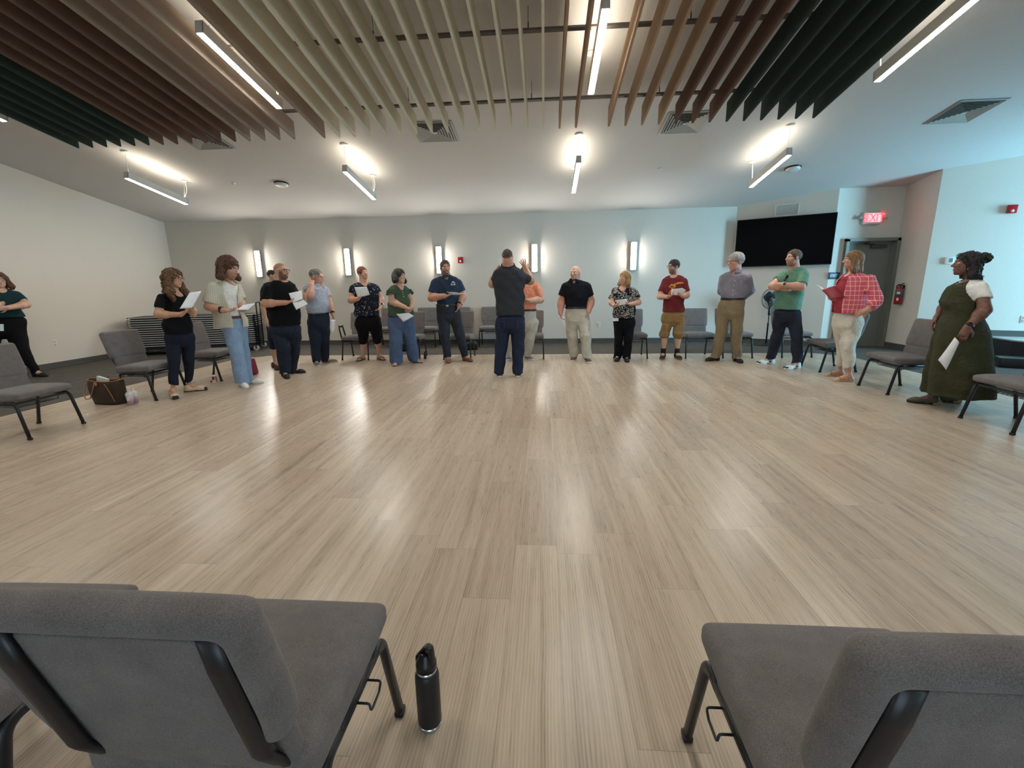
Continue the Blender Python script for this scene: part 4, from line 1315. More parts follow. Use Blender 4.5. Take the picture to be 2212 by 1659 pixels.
class Person:
    def __init__(s, zoom, label, base, face=0, lift=0.0):
        s.zx, s.zy, s.zs = zoom
        P = on_floor(*s.px(*base))
        s.base = P
        n = np.array([-P[0], -P[1], 0.0]); s.n = unit(n)      # toward the camera
        s.r = np.array([-s.n[1], s.n[0], 0.0]); s.up = np.array([0, 0, 1.0])
        if s.r @ AR < 0: s.r = -s.r
        s.face = rad(face)
        s.root = thing('person', label, 'person', tuple(P), math.atan2(s.r[1], s.r[0]))
        mid = s.J(0, 0, 0, absolute=True)
        a = s.J(base[0], base[1] - 500); b = s.J(base[0] + 100, base[1] - 500)
        s.k = abs(b[0] - a[0]) / 100.0      # metres per zoom pixel
        s.arms = []; s.legs = []; s.rows = []; s.prows = []
        s.fine = []; s.hands = []; s.feet = []
        s.mask_shirt = None

    def px(s, x, y): return s.zx + x / s.zs, s.zy + y / s.zs

    def J(s, x, y, o=0.0, absolute=False):
        """pixel -> local point on the vertical plane through the person, o metres nearer the camera"""
        d = ray(*s.px(x, y))
        pl = (s.base + s.n * o)
        tt = ((pl - EYE) @ s.n) / (d @ s.n)
        q = EYE + d * tt - s.base
        return np.array([q @ s.r, -(q @ s.n), q[2]])

    def G(s, x, y, z=0.0):
        q = on_floor(*s.px(x, y), z) - s.base
        return np.array([q @ s.r, -(q @ s.n), z])

    def fdir(s, a): return np.array([math.sin(a), -math.cos(a), 0.0])

    def rowset(s, rows):
        out = []
        for r in rows:
            y, xl, xr = r[:3]; dep = r[3] if len(r) > 3 else 0.115; yo = r[4] if len(r) > 4 else 0.0
            A = s.J(xl, y); B = s.J(xr, y)
            out.append(((A[2] + B[2]) / 2, (A[0] + B[0]) / 2, -yo, abs(B[0] - A[0]) / 2, dep))
        return out

    # ------------------------------------------------------------ head
    def head(s, top, chin, yaw, pitch=0, roll=0, o=0.02, size=None):
        T = s.J(top[0], top[1], o); C = s.J(chin[0], chin[1], o)
        s.hc = (T + C) / 2
        Hh = np.linalg.norm(T - C) if size is None else size
        s.hs = Hh / 0.232
        a = rad(yaw); p = rad(pitch)
        f = unit(s.fdir(a) * math.cos(p) + np.array([0, 0, 1.0]) * math.sin(p))
        r = unit(np.cross(f, [0, 0, 1.0])); u = np.cross(r, f)
        c, q = math.cos(rad(roll)), math.sin(rad(roll))
        r, u = r * c + u * q, u * c - r * q
        s.hf, s.hr, s.hu = f, r, u

    def h(s, x, y, z): return s.hc + (s.hr * x + s.hf * y + s.hu * z) * s.hs

    def hR(s): return np.array([s.hr, s.hf, s.hu])

    def hlocal(s, V):
        q = (V - s.hc) / s.hs
        return q @ s.hr, q @ s.hf, q @ s.hu

    def add_head(s, f, jaw=1.0, male=True):
        S = s.hs; R = s.hR()
        f.ell(s.h(0, -0.014, 0.030), np.array((0.0735, 0.094, 0.084)) * S, 0.02, R=R)
        f.ell(s.h(0, 0.030, -0.025), np.array((0.060 * jaw, 0.060, 0.086)) * S, 0.016, R=R)
        f.ell(s.h(0, 0.020, -0.070), np.array((0.050 * jaw, 0.055, 0.034)) * S, 0.025, R=R)
        f.ell(s.h(0, 0.066, -0.098), np.array((0.020, 0.016, 0.016)) * S, 0.02, R=R)
        for x in (-1, 1):
            f.ell(s.h(x * 0.035, 0.067, -0.018), np.array((0.019, 0.017, 0.017)) * S, 0.018, R=R)     # cheeks
            f.cone(s.h(x * 0.012, 0.086, 0.026), s.h(x * 0.046, 0.068, 0.024), 0.008 * S, 0.006 * S, 0.014)   # brow ridge
            f.ell(s.h(x * 0.031, 0.094, 0.006), np.array((0.016, 0.013, 0.010)) * S, 0.008, op='c', R=R)   # sockets
            f.ell(s.h(x * 0.031, 0.0735, 0.005), np.array((0.0125, 0.0125, 0.0115)) * S, 0.003, R=R)       # eyeballs
            f.ell(s.h(x * 0.074, -0.006, -0.004), np.array((0.009, 0.019, 0.031)) * S, 0.006, R=R)          # ears
            f.ell(s.h(x * 0.081, -0.002, 0.0), np.array((0.004, 0.010, 0.016)) * S, 0.004, op='c', R=R)
            f.ell(s.h(x * 0.012, 0.094, -0.032), np.array((0.008, 0.009, 0.007)) * S, 0.006, R=R)          # nostril wings
        f.cone(s.h(0, 0.084, 0.018), s.h(0, 0.110, -0.026), 0.008 * S, 0.0115 * S, 0.012)               # nose
        f.cone(s.h(-0.017, 0.083, -0.057), s.h(0.017, 0.083, -0.057), 0.0075 * S, 0.0075 * S, 0.008)
        f.cone(s.h(-0.014, 0.082, -0.068), s.h(0.014, 0.082, -0.068), 0.0075 * S, 0.0075 * S, 0.008)
        f.cone(s.h(-0.022, 0.095, -0.0625), s.h(0.022, 0.095, -0.0625), 0.0022 * S, 0.0022 * S, 0.003, op='c')

    # ------------------------------------------------------------ hands
    def add_hand(s, f, w, tip, pn, sc=1.0, curl=0.5, thumb=1, spread=0.0):
        """w wrist point, tip point to aim at, pn palm normal (fingers curl toward it), thumb side +1/-1"""
        d = unit(np.array(tip) - np.array(w)); pn = np.array(pn, float); pn = unit(pn - d * (pn @ d)); sd = np.cross(d, pn) * thumb
        S = sc
        R = np.array([sd, d, pn])
        pc_ = w + d * 0.048 * S
        f.ell(pc_, np.array((0.040, 0.054, 0.0165)) * S, 0.012, R=R)
        f.cone(w, w + d * 0.03 * S, 0.026 * S, 0.024 * S, 0.02)
        lens = (0.074, 0.082, 0.076, 0.060)
        for i in range(4):
            off = (0.030 - 0.020 * i) * S
            b = w + d * (0.086 - 0.004 * abs(i - 1.2)) * S + sd * off
            a = curl * (0.8 + 0.12 * i)
            dd = unit(d + sd * (spread * (1.5 - i) * 0.16))
            L = lens[i] * S
            p1 = b + (dd * math.cos(a * 0.55) + pn * math.sin(a * 0.55)) * L * 0.45
            p2 = p1 + (dd * math.cos(a * 1.25) + pn * math.sin(a * 1.25)) * L * 0.32
            p3 = p2 + (dd * math.cos(a * 1.8) + pn * math.sin(a * 1.8)) * L * 0.23
            f.cone(b - dd * 0.012 * S, p1, 0.0092 * S, 0.0086 * S, 0.004); f.cone(p1, p2, 0.0086 * S, 0.0080 * S, 0.003); f.cone(p2, p3, 0.0080 * S, 0.0068 * S, 0.003)
        tb_ = w + d * 0.022 * S + sd * 0.028 * S
        t1 = tb_ + (d * 0.62 + sd * 0.72 + pn * 0.25) * 0.042 * S; t2 = t1 + (d * 0.9 + sd * 0.25 + pn * 0.35) * 0.032 * S
        f.cone(tb_, t1, 0.0135 * S, 0.0105 * S, 0.010); f.cone(t1, t2, 0.0105 * S, 0.0082 * S, 0.004)

    # ------------------------------------------------------------ pieces
    def arm(s, sh, el, wr, hand, r=(0.052, 0.042, 0.027), pn=None, curl=0.6, thumb=1, spread=0.0, sc=1.0, sleeve=None, hide=False):
        """each of sh, el, wr, hand: (x, y, o) in zoom pixels"""
        A, B, C, D = (s.J(*q) for q in (sh, el, wr, hand))
        if sleeve: sleeve = (sleeve[0], sleeve[1] * 0.76, sleeve[2] * 0.92)
        A = A + (np.array([s.neck[0], A[1], A[2]]) - A) * 0.10 + np.array([0, 0, -0.006])
        r = (r[0] * 0.88, r[1], r[2])
        s.arms.append(dict(A=A, B=B, C=C, D=D, r=r, pn=pn, curl=curl, thumb=thumb, spread=spread, sc=sc, sleeve=sleeve))

    def leg(s, hip, knee, foot, fang, r=(0.095, 0.065, 0.05), rp=None, hem=0.04, ko=0.02, ankle=None, flen=0.27):
        """foot: pixel of the sole under the ankle; rp: trouser radii hip, knee, hem; hem: height of the hem above ground (m)"""
        g = s.G(*foot)
        A = s.J(hip[0], hip[1], hip[2] if len(hip) > 2 else 0.0)
        K = s.J(knee[0], knee[1], 0.0)
        an = g + np.array([0, 0, 0.085])
        K[1] = (A[1] * 0.45 + an[1] * 0.55) - ko
        if len(knee) > 2: K[1] = -knee[2]
        s.legs.append(dict(A=A, K=K, N=an, r=r, rp=rp, hem=hem, ang=rad(fang), g=g, flen=flen))

    def bounds(s, pts, m): 
        P = np.array(pts); return P.min(0) - m, P.max(0) + m

    def build_body(s, skin, lips=None, brow='#3a2a20', beard=None, scalp=None, jaw=1.0, eye='#3b2a1e', hc=0.011, hf=0.0047, blush=True, beard_len=0.0):
        pts = [s.hc + np.array(d) * 0.16 * s.hs for d in ((1, 1, 1), (-1, -1, -1))]
        for a in s.arms: pts += [a['A'], a['B'], a['C'], a['D'] + unit(a['D'] - a['C']) * 0.15]
        for l in s.legs: pts += [l['A'], l['K'], l['g'] + s.fdir(l['ang']) * 0.2, l['g'] - s.fdir(l['ang']) * 0.1]
        for r_ in s.rows + s.prows: pts += [(r_[1] - r_[3], r_[2] - r_[4], r_[0]), (r_[1] + r_[3], r_[2] + r_[4], r_[0])]
        lo, hi = s.bounds(pts, 0.07); lo[2] = -0.02
        fine = [[], [], []]
        regs = [(s.hc - 0.135 * s.hs, s.hc + 0.135 * s.hs)]
        for a in s.arms:
            if a['sc'] > 0:
                q = a['C'] + unit(a['D'] - a['C']) * 0.085; regs.append((q - 0.10, q + 0.10))
        for l_, h_ in regs:
            for i in range(3): fine[i].append((l_[i], h_[i]))
        hf2 = hf
        f = Field(*[make_axis(lo[i], hi[i], fine[i], hf2 if i == 2 else 0.0055, hc) for i in range(3)])
        # torso
        T = [r_ for r_ in (s.brows if hasattr(s, 'brows') else s.rows)]
        zc_ = s.neck[2] - 0.22
        f.loft([(a_, b_, c_, d_ - (0.016 if a_ > zc_ else 0.036), e_ - (0.016 if a_ > zc_ else 0.036)) for a_, b_, c_, d_, e_ in T], 0.03)
        if s.prows: f.loft(s.prows, 0.02, grow=-0.045)
        nb = s.neck; f.cone(nb, s.h(0, -0.022, -0.045), s.neck_r * 1.06, s.neck_r, 0.022)
        for l in s.legs:
            r = l['r']
            f.cone(l['A'], l['K'], r[0], r[1], 0.02); f.cone(l['K'], l['N'], r[1] * 0.93, r[2] * 0.72, 0.015)
            calf = l['K'] * 0.68 + l['N'] * 0.32 - s.fdir(l['ang']) * 0.012
            f.ell(calf, (r[1] * 0.86, r[1] * 0.86, 0.11), 0.02)
            fd = s.fdir(l['ang']); L = l['flen']; g = l['g']
            f.cone(l['N'], g - fd * 0.035 + np.array([0, 0, 0.035]), 0.036, 0.032, 0.02)
            f.cone(g - fd * 0.03 + np.array([0, 0, 0.032]), g + fd * (L - 0.125) + np.array([0, 0, 0.026]), 0.030, 0.026, 0.02)
            f.cone(l['N'], g + fd * (L - 0.14) + np.array([0, 0, 0.03]), 0.032, 0.024, 0.02)
            f.ell(g + fd * (L - 0.125) + np.array([0, 0, 0.022]), (0.042, 0.042, 0.020), 0.02)
        for a in s.arms:
            r = a['r']
            f.cone(a['A'], a['B'], r[0], r[1], 0.03); f.cone(a['B'], a['C'], r[1], r[2], 0.022)
            m_ = a['B'] * 0.72 + a['C'] * 0.28; f.ell(m_, (r[1] * 1.03,) * 3, 0.03)
            if a['sc'] > 0:
                pn = a['pn']
                if pn is None:
                    dd = unit(a['D'] - a['C']); pn = (-np.sign(a['C'][0] - s.neck[0]) or 1, 0, 0) if abs(dd[2]) > 0.75 else (0, 0, 1)
                s.add_hand(f, a['C'], a['D'], pn, a['sc'], a['curl'], a['thumb'], a['spread'])
        s.add_head(f, jaw)
        if beard_len:
            f.ell(s.h(0, 0.050, -0.085), np.array((0.047, 0.042, 0.034 + beard_len)) * s.hs, 0.02, R=s.hR())
        V, Q = f.mesh()
        base = np.array(lin(soft(skin, 0.12))[:3]); Cc = np.tile(base, (len(V), 1))
        x, y, z = s.hlocal(V)
        inh = (np.abs(x) < 0.12) & (np.abs(y) < 0.15) & (np.abs(z) < 0.14)
        def paint(mask, hexc):
            nonlocal Cc
            c = np.array(lin(hexc)[:3]); w = (mask * inh)[:, None]; Cc = Cc * (1 - w) + c * w
        if scalp:
            hl = 0.070 - 0.55 * np.clip(0.06 - y, 0, 0.2) - 0.10 * np.clip(np.abs(x) - 0.05, 0, 1)
            hl = np.maximum(hl, -0.055)
            ear = ((np.abs(x) > 0.066) & (z < 0.024) & (y > -0.035) & (y < 0.03))
            rec = scalp[1] if len(scalp) > 1 else 0
            mk = smooth01(z - hl, -0.006, 0.012) * (y < 0.068 - rec * 1.0 * np.clip(0.05 - np.abs(x), 0, 1) / 0.05 * 0.06) * (~ear)
            paint(mk * 0.93, scalp[0])
        if beard:
            mk = smooth01(-z, 0.028, 0.046) * smooth01(y, -0.012, 0.006) * (1 - smooth01(-z, 0.125, 0.14))
            side = smooth01(np.abs(x), 0.052, 0.062) * smooth01(-z, -0.005, 0.01) * smooth01(y, 0.0, 0.012) * (np.abs(x) < 0.072)
            lip = ((x / 0.022) ** 2 + ((z + 0.0625) / 0.009) ** 2 < 1)
            cheek = (np.abs(x) < 0.05) & (z > -0.046 + 0.0) & (np.abs(x) > 0.016)
            paint(np.maximum(mk * (~cheek), side) * (~lip) * beard[1], beard[0])
        if lips is None: lips = tuple(int(round(255 * v_)) for v_ in (0, 0, 0))
        c = np.array(base) * np.array((0.85, 0.52, 0.5)) if not isinstance(lips, str) else np.array(lin(lips)[:3])
        lipm = ((x / 0.021) ** 2 + ((z + 0.0625) / 0.0095) ** 2 < 1) & (y > 0.06) & inh
        Cc[lipm] = Cc[lipm] * 0.25 + c * 0.75
        if blush:
            for sx in (-1, 1):
                w = np.exp(-(((x - sx * 0.04) / 0.02) ** 2 + ((z + 0.02) / 0.02) ** 2)) * (y > 0.03) * inh * 0.35
                Cc = Cc * (1 - w[:, None]) + (base * np.array((1.0, 0.72, 0.68))) * w[:, None]
        for sx in (-1, 1):
            bz = 0.0255 - 5.0 * (np.abs(x) - 0.03) ** 2
            paint(((x * sx > 0.012) & (x * sx < 0.050) & (np.abs(z - bz) < 0.0052) & (y > 0.045)) * 0.85, brow)
            paint(((((x - sx * 0.031) / 0.0145) ** 2 + ((z - 0.0055) / 0.0062) ** 2 < 1) & (y > 0.05)) * 1.0, '#e4ddd6')
            paint(((((x - sx * 0.031) / 0.0068) ** 2 + ((z - 0.0055) / 0.0062) ** 2 < 1) & (y > 0.05)) * 1.0, eye)
            paint(((np.abs(z - 0.0118) < 0.0022) & (np.abs(x - sx * 0.031) < 0.015) & (y > 0.05)) * 0.8, '#2a1c17')
        s.body = np_obj('body', V, Q, M_SKIN, s.root, Cc)
        return s.body

    # ------------------------------------------------------------ garments
    @staticmethod
    def taper(rows):
        b = sorted(rows)[0]
        return [(b[0] - 0.10, b[1], b[2], b[3] * 0.55, b[4] * 0.55), (b[0] - 0.05, b[1], b[2], b[3] * 0.86, b[4] * 0.84)] + list(rows)

    @staticmethod
    def trim(rows, z, above, d=0.022):
        rows = sorted(rows); R = np.array(rows, float)
        if not (R[0, 0] < z < R[-1, 0]): return rows
        def at(q): return [q] + [float(np.interp(q, R[:, 0], R[:, i])) for i in range(1, 5)]
        out = []
        for r_ in rows:
            inside = (r_[0] > z) if above else (r_[0] < z)
            if above and z - 0.05 < r_[0] <= z: continue
            out.append((r_[0], r_[1], r_[2], r_[3] - d, r_[4] - d) if inside else tuple(r_))
        e = at(z - (0.05 if above else 0)); g = at(z + (0.0 if above else -0.012)); g[3] -= d; g[4] -= d
        out += [tuple(e), tuple(g)]
        return sorted(out)

    def garment(s, name, mat, build, pts, step=0.0085, m=0.06, parent=None):
        lo, hi = s.bounds(pts, m)
        f = Field(*[make_axis(lo[i], hi[i], [], step, step) for i in range(3)])
        build(f)
        V, Q = f.mesh()
        return np_obj(name, V, Q, mat, parent or s.root)

    def rpts(s, rows): return [(r_[1] + a * r_[3], r_[2] + b * r_[4], r_[0]) for r_ in rows for a in (-1, 1) for b in (-1, 1)]

    def shirt(s, mat, name='shirt', neck='crew', collar=None, grow=0.0, seed=1, amp=0.005, sleeves=True, openfront=None, vdepth=0.13, rows=None, step=0.0085, sl_len=None, fz=26.0, tucked=None):
        rows = rows or s.rows
        tk = getattr(s, 'tuck', False) if tucked is None else tucked
        if tk and s.prows: rows = s.trim(rows, max(r_[0] for r_ in s.prows) - 0.004, False)
        pts = s.rpts(rows)
        for a in s.arms: pts += [a['A'], a['B'], a['C']]
        wr = wrinkle(seed, amp, fz)
        fw = s.fdir(s.face)
        def bd(f):
            f.loft(rows, 0.0, grow=grow, fn=wr)
            if sleeves:
                for a in s.arms:
                    sl = a['sleeve']
                    if not sl: continue
                    tt, r0, r1 = sl
                    if sl_len: tt = sl_len
                    if tt <= 1.0:
                        f.cone(a['A'], a['A'] + (a['B'] - a['A']) * tt, r0 + grow, r1 + grow, 0.035, flat='end')
                    else:
                        f.cone(a['A'], a['B'], r0 + grow, (r0 + r1) / 2 + grow, 0.035); f.cone(a['B'], a['B'] + (a['C'] - a['B']) * (tt - 1), (r0 + r1) / 2 + grow, r1 + grow, 0.02, flat='end')
                s_, X, Y, Z = f.sub([-9] * 3, [9] * 3)
                f.d += wrinkle(seed + 5, amp * 0.7, 40)(X, Y, Z) * (np.abs(f.d) < 0.03)
            nb = s.neck
            if neck != 'high':
                s_, X, Y, Z = f.sub([-9] * 3, [9] * 3)
                f.cone(nb + np.array([0, 0, -0.03]), nb + np.array([0, 0, 0.2]), s.neck_r + 0.012, s.neck_r + 0.02, 0.0, op='c')
                if neck in ('crew', 'scoop', 'v', 'polo'):
                    dep = {'crew': 0.035, 'scoop': 0.075, 'v': 0.04, 'polo': 0.004}[neck]
                    f.ell(nb + fw * 0.075 + np.array([0, 0, 0.015]), (0.065, 0.065, dep + 0.015), 0.0, op='c')
                if neck in ('v', 'polo'):
                    L = vdepth if neck == 'v' else 0.075
                    f.cone(nb + fw * 0.09 + np.array([0, 0, 0.0]), nb + fw * 0.155 + np.array([0, 0, -L]), 0.055 if neck == 'v' else 0.020, 0.010, 0.0, op='c')
            if openfront:
                R2 = s.rowset([r_[:3] for r_ in openfront])
                R2 = [(a, b, -0.28, c, 0.27) for a, b, _, c, _ in R2]
                f.loft(R2, 0.0, p=8, op='c')
        o = s.garment(name, mat, bd, pts, step)
        if collar:
            nb = s.neck; ax = unit(s.h(0, -0.03, -0.06) - nb); nr = s.neck_r
            def bc(f):
                f.cone(nb + ax * -0.022, nb + ax * 0.036, nr + 0.042, nr + 0.017, 0.0, flat='both')
                f.cone(nb + ax * -0.05, nb + ax * 0.1, nr + 0.024, nr + 0.004, 0.0, op='c')
                f.cone(nb + fw * 0.03 + np.array([0, 0, 0.045]), nb + fw * 0.16 + np.array([0, 0, -0.05]), 0.018, 0.034, 0.0, op='c')
            s.garment('collar', collar, bc, [nb], 0.0055, 0.15, o)
        return o

    def trousers(s, mat, name='trousers', seed=3, amp=0.004, belt=None, step=0.0085, fz=22.0, tucked=None):
        tk = getattr(s, 'tuck', False) if tucked is None else tucked
        pts = s.rpts(s.prows)
        for l in s.legs: pts += [l['A'], l['K'], l['g'] + np.array([0.1, 0.1, 0.0]), l['g'] - np.array([0.1, 0.1, 0])]
        wr = wrinkle(seed, amp, fz)
        prows = s.prows if tk else s.trim(s.prows, min(r_[0] for r_ in s.rows) - 0.004, True, 0.022)
        def bd(f):
            f.loft(s.taper(prows), 0.0)
            for l in s.legs:
                r = l['rp']; N = l['N']; K = l['K']
                hemp = K + (N - K) * ((K[2] - l['hem']) / max(1e-3, K[2] - N[2]))
                f.cone(l['A'], K, r[0], r[1], 0.018); f.cone(K, hemp, r[1], r[2], 0.02, flat='end')
            s_, X, Y, Z = f.sub([-9] * 3, [9] * 3)
            low = 1.0 + 0.9 * np.clip((0.35 - Z) / 0.3, 0, 1)
            f.d += wr(X, Y, Z) * low * (np.abs(f.d) < 0.04)
        o = s.garment(name, mat, bd, pts, step, 0.08)
        if belt:
            z0 = max(r_[0] for r_ in s.prows)
            rr = sorted(s.prows)
            top_ = rr[-1]
            R2 = [(z0 - 0.036, top_[1], top_[2], top_[3] + 0.011, top_[4] + 0.011), (z0 + 0.003, top_[1], top_[2], top_[3] + 0.011, top_[4] + 0.011)]
            s.garment('belt', belt, lambda f: f.loft(R2, 0.0), s.rpts(R2), 0.007, 0.05, o)
        return o

    def shoes(s, mat, sole='#d8d6d0', kind='sneaker', step=0.0062, matskin=None):
        sm = simple(sole, 0.6)
        for l in s.legs:
            fd = s.fdir(l['ang']); sd = np.array([-fd[1], fd[0], 0]); g = l['g']; L = l['flen']
            e = np.array([0, 0, 1.0]); R = np.array([sd, fd, e])
            th = 0.026 if kind == 'sneaker' else (0.034 if kind == 'clog' else 0.016)
            def sole_b(f, zt=None):
                f.ell(g - fd * 0.025 + e * 0.02, (0.036, 0.052, 0.06), 0.0, R=R); f.ell(g + fd * (L - 0.145) + e * 0.02, (0.045, 0.085, 0.06), 0.05, R=R)
                s_, X, Y, Z = f.sub([-9] * 3, [9] * 3)
                f.d = np.maximum(f.d, np.maximum(0.0 - Z, Z - th)).astype(np.float32)
            def upper(f):
                f.ell(g - fd * 0.03 + e * 0.03, (0.034, 0.042, 0.055), 0.0, R=R)
                f.cone(g - fd * 0.02 + e * 0.045, g + fd * (L - 0.15) + e * 0.028, 0.036, 0.036, 0.03)
                f.ell(g + fd * (L - 0.13) + e * 0.022, (0.043, 0.062, 0.040), 0.03, R=R)
                f.cone(g - fd * 0.01 + e * 0.05, g - fd * 0.012 + e * 0.098, 0.044, 0.043, 0.03, flat='end')
                s_, X, Y, Z = f.sub([-9] * 3, [9] * 3)
                f.d = np.maximum(f.d, th * 0.7 - Z).astype(np.float32)
            pp = [g + fd * L, g - fd * 0.1, g + e * 0.12, g + sd * 0.06, g - sd * 0.06]
            if kind in ('sneaker', 'shoe', 'clog'):
                o = s.garment('shoe', mat, upper, pp, step, 0.02)
                s.garment('sole', sm, sole_b, pp, step, 0.02, o)
                if kind == 'sneaker':
                    mb = MB()
                    for i in range(4):
                        c = g + fd * (0.055 + 0.022 * i) + e * (0.088 - 0.011 * i)
                        mb.tube([c - sd * 0.022 - e * 0.004, c + e * 0.003, c + sd * 0.022 - e * 0.004], 0.0028, 6)
                    mb.build('laces', simple('#cfcfcb', 0.8), o)
            elif kind in ('flat', 'sandal', 'flipflop'):
                o = s.garment('sole', sm, sole_b, pp, step, 0.02)
                if kind == 'flat':
                    def fl(f):
                        upper(f)
                        f.ell(g + fd * 0.02 + e * 0.085, (0.034, 0.088, 0.055), 0.0, op='c', R=R)
                    u_ = s.garment('flat_shoe', mat, fl, pp, step, 0.02)
                    o.parent = u_
                else:
                    mb = MB(); xs_ = [L - 0.14, L - 0.185, 0.01] if kind == 'sandal' else [L - 0.16]
                    for xx in xs_:
                        c = g + fd * xx; hh = 0.058 if xx > 0.05 else 0.098
                        if kind == 'flipflop':
                            for sg in (-1, 1): mb.tube(path([tuple(g + fd * (L - 0.085) + e * 0.045), tuple(c + e * 0.066 + sd * sg * 0.02), tuple(g + fd * 0.03 + sd * sg * 0.044 + e * 0.018)], 0.02, 4), 0.005, 6)
                        else:
                            mb.tube(path([tuple(c - sd * 0.048 + e * 0.018), tuple(c - sd * 0.034 + e * hh), tuple(c + sd * 0.034 + e * hh), tuple(c + sd * 0.048 + e * 0.018)], 0.03, 5), 0, prof=oval(0.003, 0.010, 8))
                    mb.build('strap', mat, o)

    # ------------------------------------------------------------ hair and accessories
    def hair(s, mat, style='short', length=0.0, puff=0.0, seed=1, front=0.0, step=0.0058, part=0.0, sides=0.07, curl=0.0, nape=-0.07, bangs=0.0, bun=None, recede=0.0, over=0.0):
        S = s.hs; R = s.hR(); r_ = random.Random(seed)
        pts = [s.h(a, b, c) for a in (-0.12, 0.12) for b in (-0.14, 0.12) for c in (-0.12, 0.14)]
        if style == 'long': pts += [s.h(x, -0.06, -0.12 - length) - s.hu * 0.0 for x in (-0.12, 0.12)] + [s.h(0, 0.09, -0.10 - length)]
        if bun: pts += [s.h(bun[0] + a, bun[1] + a, bun[2] + a) for a in (-0.1, 0.1)]
        def bd(f):
            f.ell(s.h(0, -0.016, 0.036), np.array((0.081 + puff, 0.101 + puff, 0.087 + puff)) * S, 0.0, R=R)
            if style == 'long':
                hang = np.array([0, 0, -1.0])
                for sx in (-1, 1):
                    a = s.h(sx * (0.066 + puff * 0.8), -0.02, 0.02); b = s.h(sx * (0.074 + sides * 0.3 + puff), 0.012 + front, -0.09) + hang * length * 0.5
                    c = b + hang * length * 0.6 + s.hf * front * S
                    f.cone(a, b, 0.034 + puff * 0.5, 0.036 + puff * 0.6, 0.03); f.cone(b, c, 0.036 + puff * 0.6, 0.020 + puff * 0.3, 0.03)
                a = s.h(0, -0.065, 0.0); b = s.h(0, -0.075 - puff * 0.5, -0.10) + hang * length * 0.7
                f.cone(s.h(-0.03, -0.06, 0), b + s.hr * -0.03, 0.055 + puff, 0.045 + puff * 0.5, 0.04); f.cone(s.h(0.03, -0.06, 0), b + s.hr * 0.03, 0.055 + puff, 0.045 + puff * 0.5, 0.04)
            # open the face
            fz = -0.030 + over
            f.ell(s.h(0, 0.135 + recede * -0.4, fz), np.array((0.070, 0.095, 0.105 - bangs)) * S, 0.012, op='c', R=R)
            if style == 'long': f.ell(s.h(0, 0.125, -0.115), np.array((0.066, 0.105, 0.105)) * S, 0.012, op='c', R=R)
            if style != 'long':
                f.ell(s.h(0, 0.09, -0.085), np.array((0.12, 0.115, 0.095)) * S, 0.01, op='c', R=R)
                f.ell(s.h(0, 0.0, -0.155 + (nape + 0.07) * -1.0), np.array((0.14, 0.15, 0.085)) * S, 0.01, op='c', R=R)
                for sx in (-1, 1): f.ell(s.h(sx * 0.09, 0.0, -0.012), np.array((0.03, 0.026, 0.036)) * S, 0.004, op='c', R=R)
            if bun: f.ell(s.h(*bun), np.array((0.055, 0.06, 0.05)) * S, 0.02, R=R)
            s_, X, Y, Z = f.sub([-9] * 3, [9] * 3)
            if curl > 0:
                n = curl * (np.sin(95 * X + 60 * Z + 4 * np.sin(45 * Y)) * np.sin(80 * Y + 1.3 + 3 * np.sin(50 * Z)) + 0.7 * np.sin(70 * Z + 5 * np.sin(40 * X + 30 * Y)))
            else:
                n = 0.0022 * np.sin(160 * X + 110 * Y + 3 * np.sin(30 * Z)) + 0.003 * np.sin(50 * X + 70 * Y + 20 * Z)
            f.d = (f.d + n * (np.abs(f.d) < 0.04)).astype(np.float32)
        return s.garment('hair', mat, bd, pts, step, 0.06)

    def glasses(s, col='#15120f', w=0.0021, onhead=False):
        mb = MB(); dz, dy = (0.085, -0.012) if onhead else (0.0, 0.0)
        tilt = 0.7 if onhead else 0.0
        def P(x, y, z):
            if onhead: return s.h(x, 0.075 + (y - 0.1) * 0.5 - (z - 0.004) * 0.6, 0.092 + (z - 0.004) * 0.8 - (0.1 - y) * 0.55)
            return s.h(x, y, z)
        for sx in (-1, 1):
            ring = []
            for i in range(21):
                a = 2 * math.pi * i / 20; c, q = math.cos(a), math.sin(a); k = (abs(c) ** 3 + abs(q) ** 3) ** (-1 / 3)
                ring.append(P(sx * 0.033 + 0.0245 * c * k, 0.097 - 0.10 * abs(sx * 0.033 + 0.0245 * c * k) ** 1.5, 0.003 + 0.0185 * q * k))
            mb.tube(ring, w * s.hs, 6, cap=False)
            mb.tube([P(sx * 0.058, 0.094, 0.008), P(sx * 0.079, 0.03, 0.008), P(sx * 0.079, -0.005, 0.004)], w * s.hs, 6)
        mb.tube([P(-0.009, 0.098, 0.006), P(0, 0.100, 0.009), P(0.009, 0.098, 0.006)], w * s.hs, 6)
        return mb.build('eyeglasses', simple(col, 0.3), s.root)

    def watch(s, i, col='#141416', t=0.06, face=True):
        a = s.arms[i]; d = unit(a['B'] - a['C']); c = a['C'] + d * t * 0.6; rr_ = a['r'][2] + 0.005 + t * 0.06
        e1 = unit(np.cross(d, [0.3, 0.2, 1])); e2 = np.cross(d, e1)
        mb = MB()
        mb.tube([c + (e1 * math.cos(q) + e2 * math.sin(q)) * rr_ for q in [2 * math.pi * j / 20 for j in range(21)]], 0, prof=[(0.010, 0.003), (-0.010, 0.003), (-0.010, -0.003), (0.010, -0.003)], up=tuple(d), cap=False)
        o = mb.build('wristwatch', simple(col, 0.4), s.root)
